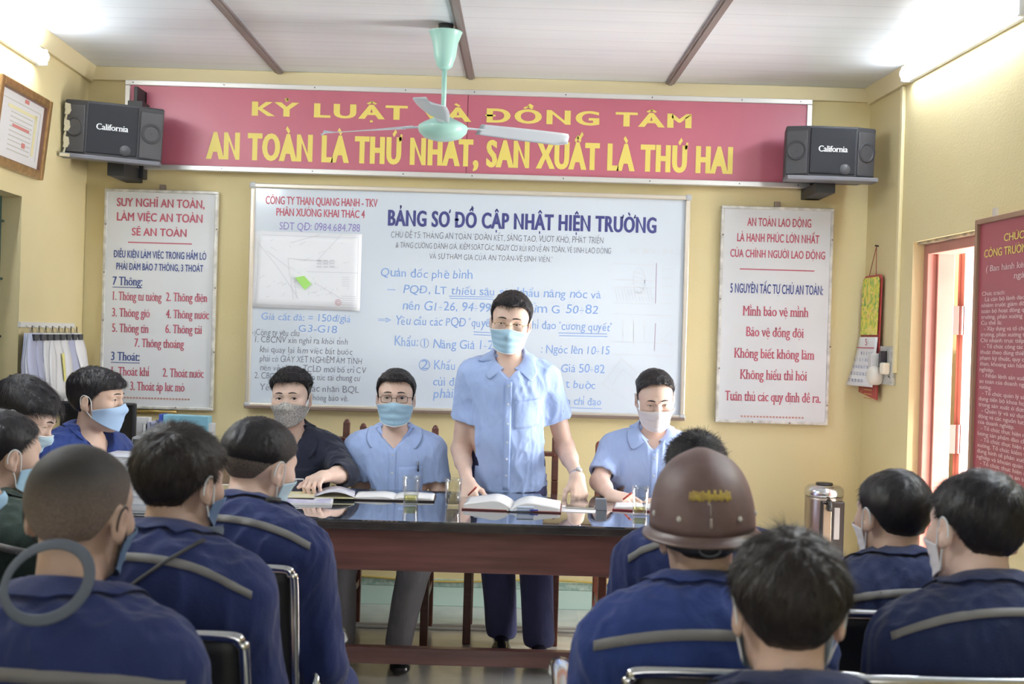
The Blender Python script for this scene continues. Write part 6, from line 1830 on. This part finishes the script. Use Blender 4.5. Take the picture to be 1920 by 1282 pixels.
# yellow wire handle of a basket and its stand
a = at(239, 872, 5.3)
hb = empty('wire_basket', (a.x, 5.3, .73 + .035), 0, 'wire file basket with a yellow-green loop handle near the monitor', 'basket')
hb.location.z = TZ; MW[hb.name] = Matrix.Translation((a.x, 5.3, TZ))
ztop = at(239, 853, 5.3).z
b = MB().tube(smoothcurve([(a.x - .022, 5.28, TZ + .12), (a.x - .018, 5.28, ztop - .03), (a.x, 5.28, ztop), (a.x + .018, 5.28, ztop - .03), (a.x + .022, 5.28, TZ + .12)], 5), .005, 8); b.build('handle', mat('yellow_green_wire', (.62, .60, .25), .4), hb, smooth=True)
b = MB()
for z in (TZ + .004, TZ + .06, TZ + .12): b.tube([(a.x - .06, 5.16, z), (a.x + .10, 5.16, z), (a.x + .10, 5.285, z), (a.x - .06, 5.285, z)], .003, 6, closed=True)
for k in range(6):
    for yy in (5.16, 5.285): b.tube([(a.x - .06 + k * .032, yy, TZ), (a.x - .06 + k * .032, yy, TZ + .12)], .002, 6)
b.build('basket', mat('dull_brass_wire', (.35, .30, .15), .4, .6), hb, smooth=True)
# brass rod on the wall
a, c = at(250, 770, 6.27), at(331, 772, 6.27)
br_ = empty('brass_rod', ((a.x + c.x) / 2, 6.27, a.z), 0, 'brass-coloured rod on the wall under the SUY NGHĨ AN TOÀN sign', 'rod')
MB().tube([(a.x, 6.272, a.z), (c.x, 6.272, a.z)], .010, 12).build('rod', mat('dull_brass', (.45, .33, .12), .35, .6), br_, smooth=True)
b = MB()
for x in (a.x + .03, c.x - .03): b.span((x - .008, 6.27, a.z - .012), (x + .008, WALLY, a.z + .012))
b.build('fixing', M_clip, br_)

# ------------------------------------------------------------ things on the table
def tumbler(px, py, Y, label, level, tint, h=None, r=.034):
    p = at(px, py, Y); h = h or .105
    t = empty('drinking_glass', (p.x, Y, TZ), 0, label, 'glass', 'glasses on the table')
    V = []; F = []; seg = 40; prof = [(.84, 0), (.86, .25), (.90, .6), (.97, .9), (1.0, 1.0)]
    b = MB(); pts = []
    def ring(rr, z, flute):
        return [((rr * (1 + flute * .035 * math.cos(10 * 2 * PI * k / seg))) * math.cos(2 * PI * k / seg) + p.x, (rr * (1 + flute * .035 * math.cos(10 * 2 * PI * k / seg))) * math.sin(2 * PI * k / seg) + Y, TZ + .001 + z) for k in range(seg)]
    rings = [ring(.001, 0, 0), ring(r * .80, 0, 0)] + [ring(r * a_, z * h, 1 if .1 < z < .8 else .3) for a_, z in ((.84, .02), (.86, .25), (.90, .55), (.95, .8), (1.0, 1.0))] + [ring(r * a_ - .0022, z * h, 0) for a_, z in ((1.0, 1.0), (.95, .8), (.90, .55), (.86, .25), (.82, .10))] + [ring(.001, .09 * h, 0)]
    for q in rings: V += q
    for i in range(len(rings) - 1):
        for k in range(seg): F.append((i * seg + k, i * seg + (k + 1) % seg, (i + 1) * seg + (k + 1) % seg, (i + 1) * seg + k))
    link_mesh('glass', np.array(V), F, M_gls, t)
    pr = [(.001, .10), (.81, .105), (.85, .25), (.86, level), (.001, level)]
    b = MB().lathe([(max(.001, r * a_ - .0030), z * h + .001) for a_, z in pr], (p.x, Y, TZ), 28, cap=False); link_mesh('drink', b.v, b.f, tint, t)
def glass_mat(name, col, rough=0.0):
    m = bpy.data.materials.new(name); m.use_nodes = True; nt = m.node_tree; nt.nodes.remove(nt.nodes['Principled BSDF'])
    a = nt.nodes.new('ShaderNodeBsdfTransparent'); a.inputs[0].default_value = (*col, 1); g = nt.nodes.new('ShaderNodeBsdfGlossy'); g.inputs['Roughness'].default_value = .04
    fz0 = nt.nodes.new('ShaderNodeLayerWeight'); fz0.inputs['Blend'].default_value = .25; fz = nt.nodes.new('ShaderNodeMath'); fz.operation = 'MULTIPLY_ADD'; fz.inputs[1].default_value = .6; fz.inputs[2].default_value = .02; nt.links.new(fz0.outputs['Facing'], fz.inputs[0])
    x = nt.nodes.new('ShaderNodeMixShader'); nt.links.new(fz.outputs[0], x.inputs[0])
    nt.links.new(a.outputs[0], x.inputs[1]); nt.links.new(g.outputs[0], x.inputs[2]); nt.links.new(x.outputs[0], nt.nodes['Material Output'].inputs[0]); return m
M_gls = glass_mat('clear_glass', (.98, .985, .98)); M_tea = glass_mat('pale_tea', (.82, .80, .52)); M_water = glass_mat('cloudy_water', (.62, .60, .55))
tumbler(770, 945, 4.87, 'ridged drinking glass of pale tea before the man in glasses', .30, M_tea, .118, .037)
tumbler(849, 947, 4.83, 'ridged drinking glass of cloudy water by the standing man', .50, M_water, .118, .036)
tumbler(1200, 960, 4.74, 'ridged drinking glass of pale tea before the writing man', .26, M_tea, .118, .036)

def open_book(px, py, Y, label, w=.34, d=.22, rz=0.0, bulge=.018, cover=None, cat='notebook', left=1.0, zofs=0.0, name='notebook'):
    p = at(px, py, Y)
    r = empty(name, (p.x, Y, TZ + .0005 + zofs), rz, label, cat)
    MB().box((0, 0, .003), (w + .012, d + .012, .006)).build('cover', cover or mat('dark_leather_cover', (.035, .018, .018), .4), r, True, bevel=.002)
    for s in (-1, 1):
        G = []
        for v in np.linspace(-1, 1, 4):
            row = []
            for u in np.linspace(0, 1, 14):
                z = .008 + bulge * (left if s < 0 else 1) * math.sin(min(1, u * 2.2) * PI / 2) * (1 - .75 * u) + (.0 if u > .02 else -.002)
                row.append((s * u * w / 2, v * d / 2, z))
            G.append(row)
        G = np.array(G); G = G[:, ::-1] if s < 0 else G
        mm = MB().sheet(G, .0012)
        n = len(mm.v)
        # paper block under the curved leaf
        b = MB(); V = []; K = 14
        top = np.array([G[0], G[-1]])
        for row in top:
            V += [tuple(q) for q in row] + [(q[0], q[1], .006) for q in row]
        F = []
        for i in range(K - 1):
            F.append((i, i + 1, K + i + 1, K + i)); o_ = 2 * K; F.append((o_ + i + 1, o_ + i, o_ + K + i, o_ + K + i + 1))
        F.append((0, K, 3 * K, 2 * K)); F.append((K - 1, 3 * K - 1, 4 * K - 1, 2 * K - 1)); b.add(V, F); b.add(mm.v, mm.f)
        b.build('page_block', M_paper, r, True, True)
    return r
nb1 = open_book(741, 936, 5.03, 'open notebook with dark cover before the man in glasses', w=.34, d=.19, rz=.03, bulge=.012)
MB().tube(smoothcurve([(-.13, .05, .024), (-.11, .06, .027), (-.09, .055, .027), (-.10, .045, .026), (-.12, .05, .026)], 4), .003, 6).build('pen_loop', M_clip, nb1, True, True)
nb2 = open_book(962, 945, 4.86, 'thick open logbook with red-brown cover before the standing man', w=.40, d=.24, rz=-.06, bulge=.038, cover=mat('maroon_cover', (.16, .035, .03), .4), left=1.15)
nb3 = open_book(1205, 962, 4.92, 'small open notebook with red cover under the writing hand', w=.24, d=.16, rz=-.15, bulge=.010, cover=mat('red_cover', (.25, .02, .03), .35))
def flat(px, py, Y, w, d, rz, label, name='paper_sheet', cat='paper', m=None, z=0.0, t=.0012, group=None, parts=None):
    p = at(px, py, Y); r = empty(name, (p.x, Y, TZ + .0004 + z), rz, label, cat, group)
    MB().box((0, 0, t / 2), (w, d, t)).build('sheet' if m is None else 'body', m or M_paper, r, True)
    return r
flat(1060, 947, 4.86, .26, .18, -.12, 'loose white sheet beside the logbook, under the phone')
ph_ = empty('phone', (at(1088, 945, 4.88).x, 4.88, TZ + .002), -.10, 'dark phone lying on the white sheet beside the logbook', 'phone')
MB().box((0, 0, .004), (.125, .064, .008)).build('case', mat('phone_rim', (.55, .52, .48), .3, .6), ph_, True, bevel=.003)
MB().box((0, 0, .0083), (.118, .057, .0012)).build('screen', mat('phone_screen', (.02, .02, .024), .06), ph_, True)
gb = at(1127, 945, 4.86)
g_ = empty('grey_block', (gb.x, 4.86, TZ), .02, 'small grey stand block beside the phone', 'block')
MB().prism([(-.024, -.02, 0), (.024, -.02, 0), (.022, -.012, .046), (-.022, -.012, .046)], (0, .034, 0)).build('front', mat('slate_grey', (.17, .18, .22), .4), g_, True, bevel=.002)
b = MB().box((0, .02, .024), (.046, .006, .046)); b.build('backplate', mat('light_slate', (.33, .34, .39), .4), g_, True, bevel=.001)
def pen(a, c, label, m, tip=None, r=.0042):
    a, c = np.array(a), np.array(c); o = empty('pen', tuple(a), 0, label, 'pen')
    d_ = c - a
    MB().tube([a + d_ * .12, a + d_ * .75], r, 10).build('barrel', m, o, smooth=True)
    MB().tube([a, a + d_ * .12], [.0012, r], 10).build('tip', M_steel, o, smooth=True)
    MB().tube([a + d_ * .75, c], r * 1.08, 10).build('cap', tip or m, o, smooth=True)
M_redp = mat('red_pen', (.45, .07, .05), .3); M_bluep = mat('blue_pen', (.03, .06, .45), .3); M_clearp = mat('pale_plastic', (.55, .62, .75), .2)
pen(W3(877, 929, 5.12), W3(893, 913, 5.08), 'brown pen held upright by the standing man', M_redp)
pen(W3(1166, 938, 5.0), W3(1184, 924, 4.98), 'red pen in the hand of the writing man', M_redp)
zz = TZ + .047
lb = at(950, 944, 4.80)
pen((lb.x, 4.725, TZ + .006), (lb.x + .13, 4.735, TZ + .008), 'blue ballpoint lying in front of the logbook', M_clearp, M_bluep)
ca = empty('eyeglasses_case', (at(985, 951, 4.72).x, 4.70, TZ), .03, 'clear plastic case at the front of the logbook', 'case')
MB().box((0, 0, .012), (.07, .03, .024)).build('shell', glass_mat('clear_plastic', (.80, .84, .92)), ca, True, bevel=.006)
MB().box((-.0, 0, .026), (.072, .032, .004)).build('lid', M_clearp, ca, True, bevel=.002)
# papers before the man in the speckled mask
mg_ = flat(600, 926, 4.98, .30, .20, .12, 'open magazine with a yellow cover under the seated man\'s hand', 'magazine', 'magazine', mat('magazine_cover', (.70, .62, .25), .4, var=.6, vscale=14, col2=(.75, .74, .70)), .010, .004)
MB().sheet(np.array([[(u, v, .006 + .022 * math.sin((u + .02) / .17 * PI) * (1 if 0 <= u + .02 <= .17 else 0)) for u in np.linspace(-.02, .15, 9)] for v in np.linspace(-.095, .095, 3)]), .001).build('curled_leaf', mat('magazine_page', (.66, .66, .72), .4, var=.5, vscale=22, col2=(.30, .30, .42)), mg_, True, True)
for k, (px, py, Y, w, d_, rz, lb_) in enumerate(((548, 944, 4.85, .34, .22, .10, 'white booklet nearest the front edge, before the speckled-mask man'), (535, 936, 4.95, .30, .21, -.05, 'white booklet lying under the yellow magazine'))):
    q = flat(px, py, Y, w, d_, rz, lb_, 'booklet', 'booklet', M_paper, .0 , .009)
    MB().box((0, 0, .0095), (w * .96, d_ * .96, .001)).build('cover_print', mat('booklet_print', (.66, .66, .78), .4, var=.55, vscale=16, col2=(.32, .30, .60)), q, True)
tp = empty('tablet', (at(585, 905, 5.03).x - .0, 5.06, TZ), .15, 'small dark tablet standing with a white rim beside the hand', 'tablet')
b = MB().box((0, 0, .036), (.10, .008, .07), rotx(-.5)); b.build('rim', mat('rim_white', (.72, .72, .74), .35), tp, True, bevel=.003)
MB().box((0, -.0048, .036 + .0), (.092, .002, .060), rotx(-.5)).build('screen', mat('tablet_screen', (.03, .03, .05), .1), tp, True)
tp.location.x = at(548, 905, 5.06).x
# stack of ledgers at the window end of the table
for k in range(6):
    p = at(266, 968, 4.75); zt0 = TZ + k * .032
    r = empty('ledger', (p.x, 4.75, zt0), .05 * math.sin(k * 2), ('bottom', 'second', 'third', 'fourth', 'fifth', 'topmost')[k] + ' white ledger in the stack at the window end of the table', 'ledger', 'ledgers stacked on the table')
    MB().box((0, 0, .015), (.30, .22, .028)).build('pages', M_paper, r, True, bevel=.002)
    b = MB().box((0, 0, .0015), (.306, .226, .003)); b.box((0, 0, .0295), (.306, .226, .003)); b.build('cover', mat('ledger_cover', (.62, .63, .70), .5), r, True)

# ------------------------------------------------------------ door wall: calendar, socket panel, conduit, dispenser
def on_r(u, z, d, o): t = nrm((SL, -1, 0)); n = nrm((-1, -SL, 0)); return np.array((o[0], o[1], 0)) + t * u + n * d + np.array((0, 0, z))
o = np.array(wr(1614, 520)); o[1] = min(o[1], 6.27); o[0] = rx(o[1])
zt_, zm, zl, zb2 = wr(1630, 518).z, wr(1625, 632).z, wr(1620, 722).z, wr(1630, 757).z
wcal = .27
cal = empty('calendar', tuple(on_r(0, zt_, 0, o)), 0, 'hanging wall calendar with a yellow-green floral picture', 'calendar')
def cpoly(b, pts, th): 
    P = [on_r(u, z, d, o) for u, z, d in pts]; n = nrm((-1, -SL, 0)); return b.prism(P, -n * th)
cpoly(MB(), [(.0, zm - .30, .03), (wcal, zm - .33, .03), (wcal, zt_ - .02, .022), (wcal - .03, zt_, .02), (.03, zt_ + .0, .02), (0, zt_ - .02, .022)], .006).build('backboard', mat('calendar_red', (.42, .05, .05), .45), cal)
M_pic = bpy.data.materials.new('floral_picture'); M_pic.use_nodes = True; nt = M_pic.node_tree; bs = nt.nodes['Principled BSDF']
tc = nt.nodes.new('ShaderNodeTexCoord'); vz_ = nt.nodes.new('ShaderNodeTexNoise'); vz_.inputs['Scale'].default_value = 17; vz_.inputs['Detail'].default_value = 5; vz_.inputs['Distortion'].default_value = 1.6
rp = nt.nodes.new('ShaderNodeValToRGB'); nt.links.new(tc.outputs['Object'], vz_.inputs['Vector']); nt.links.new(vz_.outputs[0], rp.inputs[0]); nt.links.new(rp.outputs[0], bs.inputs['Base Color']); bs.inputs['Roughness'].default_value = .4
rp.color_ramp.elements[0].color = (.16, .36, .10, 1); rp.color_ramp.elements[0].position = .33
for ps_, c_ in ((.43, (.42, .58, .12, 1)), (.52, (.80, .68, .06, 1)), (.62, (.84, .76, .30, 1))): e = rp.color_ramp.elements.new(ps_); e.color = c_
rp.color_ramp.elements[-1].color = (.70, .12, .12, 1); rp.color_ramp.elements[-1].position = .74
cpoly(MB(), [(.012, zm + .012, .034), (wcal - .012, zm + .012, .034), (wcal - .012, zt_ - .03, .028), (wcal - .035, zt_ - .012, .027), (.035, zt_ - .012, .027), (.012, zt_ - .03, .028)], .002).build('picture', M_pic, cal)
G = np.array([[on_r(u * wcal, zm - v * (zm - zl), .036 + .030 * v * (1 - .3 * u) + .035 * v * v * (1 - u), o) for u in np.linspace(0, 1, 8)] for v in np.linspace(0, 1, 8)])
pg = MB().sheet(G[::-1], .004).build('month_sheet', M_paper, cal, smooth=True)
T = Lettering(n=nrm((-1, -SL, 0)), lift=.002)
def cpt(u, v): return on_r(u * wcal, zm - v * (zm - zl), .040 + .030 * v * (1 - .3 * u) + .035 * v * v * (1 - u), o)
days = list(range(1, 32))
for i in range(5):
    for j in range(7):
        if i * 7 + j < 2 or i * 7 + j - 1 > 31: continue
        s = str(i * 7 + j - 1); v = .36 + i * .14; u = .08 + j * .128
        T.put(s, cpt(u, v), cpt(u + (.07 if len(s) > 1 else .04), v), .016, wx=.03, wy=.01)
T.build('dates', mat('date_ink', (.10, .12, .30), .5), pg)
T = Lettering(n=nrm((-1, -SL, 0)), lift=.002)
T.line(cpt(.04, .22), cpt(.96, .22), .006); T.put('5', cpt(.46, .17), cpt(.56, .17), .035, wx=.03); 
T.build('month_number', INK_RED, pg)
T = Lettering(n=nrm((-1, -SL, 0)), lift=.034)
for k in range(4): T.line(on_r(.09, zb2 + .10 - k * .022, 0, o), on_r(.21, zb2 + .10 - k * .022, 0, o), .006)
for a in np.linspace(0, 6, 9): T.line(on_r(.05 + .02 * math.cos(a), zb2 + .08 + .02 * math.sin(a), 0, o), on_r(.05 + .02 * math.cos(a + .7), zb2 + .08 + .02 * math.sin(a + .7), 0, o), .004)
T.build('gold_print', mat('gold_print', (.55, .30, .10), .4), cal)
zn = wr(1635, 464).z
b = MB().tube([on_r(.09, zt_, .022, o), on_r(wcal * .5 + .02, zn, .012, o), on_r(.19, zt_, .022, o)], .0022, 6); b.build('cord', mat('red_cord', (.40, .08, .07), .6), cal, smooth=True)
b = MB().tube([on_r(wcal * .5 + .02, zn, 0, o), on_r(wcal * .5 + .02, zn + .003, .02, o)], .004, 8); b.build('nail', M_clip, cal)
# socket panel
o2 = np.array(wr(1653, 685)); za, zc = wr(1665, 649).z, wr(1665, 721).z; wp = o2[1] - wr(1680, 685).y
so = empty('socket_panel', tuple(on_r(0, zc, 0, o2)), 0, 'grey electrical socket panel with plugs beside the calendar', 'socket panel')
def orb(b, u0, u1, z0, z1, d0, d1):
    P = [on_r(u, z, d, o2) for u in (u0, u1) for z in (z0, z1) for d in (d0, d1)]
    return b.add(P, [(0, 1, 3, 2), (4, 6, 7, 5), (0, 4, 5, 1), (2, 3, 7, 6), (0, 2, 6, 4), (1, 5, 7, 3)])
orb(MB(), 0, wp, zc, za, 0, .018).build('board', mat('panel_grey', (.55, .54, .50), .5, var=.3, vscale=60), so, bevel=.004)
hm = (za + zc) / 2
orb(MB(), wp * .42, wp * .62, hm - .01, hm + .075, .018, .05).build('breaker', mat('breaker_black', (.02, .02, .03), .4), so, bevel=.004)
orb(MB(), wp * .62, wp * .88, hm - .045, hm + .015, .018, .06).build('plug', mat('plug_ivory', (.78, .73, .60), .4), so, bevel=.010)
orb(MB(), .0, wp * .25, hm - .02, hm + .06, .018, .075).build('plug', mat('plug_grey', (.62, .62, .62), .4), so, bevel=.006)
b = MB(); c = on_r(wp * .2, hm - .055, .05, o2); b.lathe([(.045, -.03), (.05, -.02), (.05, .02), (.03, .035), (.001, .037)], c, 24, nrm((-1, -SL, 0))); b.build('timer_dial', mat('dial_white', (.70, .67, .60), .4), so, smooth=True)
# conduit
cu = on_r(0, 0, 0, np.array(wr(1690, 400))); zb3 = wr(1690, 700).z
cd = empty('conduit', (cu[0], cu[1], zb3), 0, 'pale vertical wiring conduit running up the wall beside the open door', 'conduit')
b = MB(); Rw = np.stack([nrm((SL, -1, 0)), nrm((-1, -SL, 0)), (0, 0, 1)], 1); b.box(on_r(0, (zb3 + CEIL - .09) / 2, .009, cu), (.03, .018, CEIL - .09 - zb3), Rw); b.build('trunking', mat('conduit_cream', (.80, .70, .42), .45), cd, bevel=.003)
b = MB().tube([on_r(-.01, zb3 + .02, .01, cu), on_r(-.03, zb3 - .03, .012, cu), on_r(-.06, zb3 - .02, .015, cu)], .006, 8); b.build('wire', M_clip, cd, smooth=True)
# water dispenser on its stool
a = at(1509, 910, 5.95); c = at(1582, 910, 5.95); xc, rr = (a.x + c.x) / 2, (c.x - a.x) / 2; ztp = at(1545, 906, 5.95).z
zs = .38
ds = empty('water_dispenser', (xc, 5.95, zs), 0, 'stainless steel hot water dispenser in the corner beside the doorway', 'water dispenser')
hD = ztp - zs; M_ss = mat('brushed_steel_brown', (.40, .34, .29), .28, .85); M_bl = mat('dispenser_black', (.03, .028, .028), .25)
MB().lathe([(rr * .90, 0), (rr * .95, .02), (rr * .96, hD * .80), (rr * .94, hD * .85)], (xc, 5.95, zs), 36).build('body', M_ss, ds, smooth=True)
MB().lathe([(rr * .97, hD * .84), (rr * 1.0, hD * .86), (rr * .98, hD * .93), (rr * .80, hD * .975), (rr * .5, hD * .985), (.001, hD * .985)], (xc, 5.95, zs), 36).build('lid', M_steel, ds, smooth=True)
MB().lathe([(rr * .45, 0), (rr * .42, .012), (.001, .014)], (xc - .0, 5.95, zs + hD * .98), 24).build('lid_button', M_bl, ds, smooth=True)
MB().span((xc - rr * .42, 5.95 - rr * 1.02, zs + .03), (xc + rr * .80, 5.95 - rr * .55, zs + hD * .80)).build('front_window', M_bl, ds, bevel=.008)
b = MB().span((xc - rr * .30, 5.95 - rr * 1.06, zs + .05), (xc + rr * .14, 5.95 - rr * .95, zs + hD * .76)); b.build('drip_recess', mat('recess_steel', (.50, .42, .34), .2, .7), ds, bevel=.004)
b = MB().tube([(xc, 5.95 - rr * .9, zs + hD * .80), (xc, 5.95 - rr * 1.2, zs + hD * .78), (xc, 5.95 - rr * 1.2, zs + hD * .68)], .014, 12); b.build('spout', M_bl, ds, smooth=True)
b = MB().span((xc + rr * .25, 5.95 - rr * 1.06, zs + .12), (xc + rr * .55, 5.95 - rr * .98, zs + hD * .72)); b.build('level_gauge', mat('gauge_grey', (.33, .31, .30), .3), ds, bevel=.004)
st = empty('plastic_stool', (xc, 5.95, 0), 0, 'violet-blue plastic stool under the water dispenser', 'stool')
M_vio = mat('violet_plastic', (.22, .22, .50), .4)
b = MB().span((xc - .13, 5.80, zs - .03), (xc + .15, 6.10, zs)); b.build('seat', M_vio, st, bevel=.015)
for sx in (-1, 1):
    for sy in (-1, 1): MB().bar((xc + .01 + sx * .11, 5.95 + sy * .12, zs - .03), (xc + .01 + sx * .135, 5.95 + sy * .145, 0), .04, .04).build('leg', M_vio, st, bevel=.006)

# cables along the skirting and over the floor
cb1 = empty('skirting_cable', (0, WALLY - .02, .16), 0, 'yellow cable sagging along the top of the mint skirting', 'cable')
pts = [(x, WALLY - .03, .155 + .012 * math.sin(x * 5.1) - .01 * abs(math.sin(x * 2.2))) for x in np.linspace(-1.4, 1.5, 60)]
MB().tube(pts, .006, 8).build('sheath', mat('cable_yellow', (.55, .42, .12), .5), cb1, smooth=True)
cb2 = empty('floor_strip', (0, 5.80, 0), 0, 'pale cable strip lying across the floor behind the chairs', 'cable strip')
b = MB()
for k, y in enumerate((5.78, 5.84)): b.tube([(x, y + .01 * math.sin(x * 2), .008) for x in np.linspace(-1.2, 1.6, 30)], .008, 8)
b.build('strip', mat('pale_grey_strip', (.55, .54, .50), .5), cb2, smooth=True)
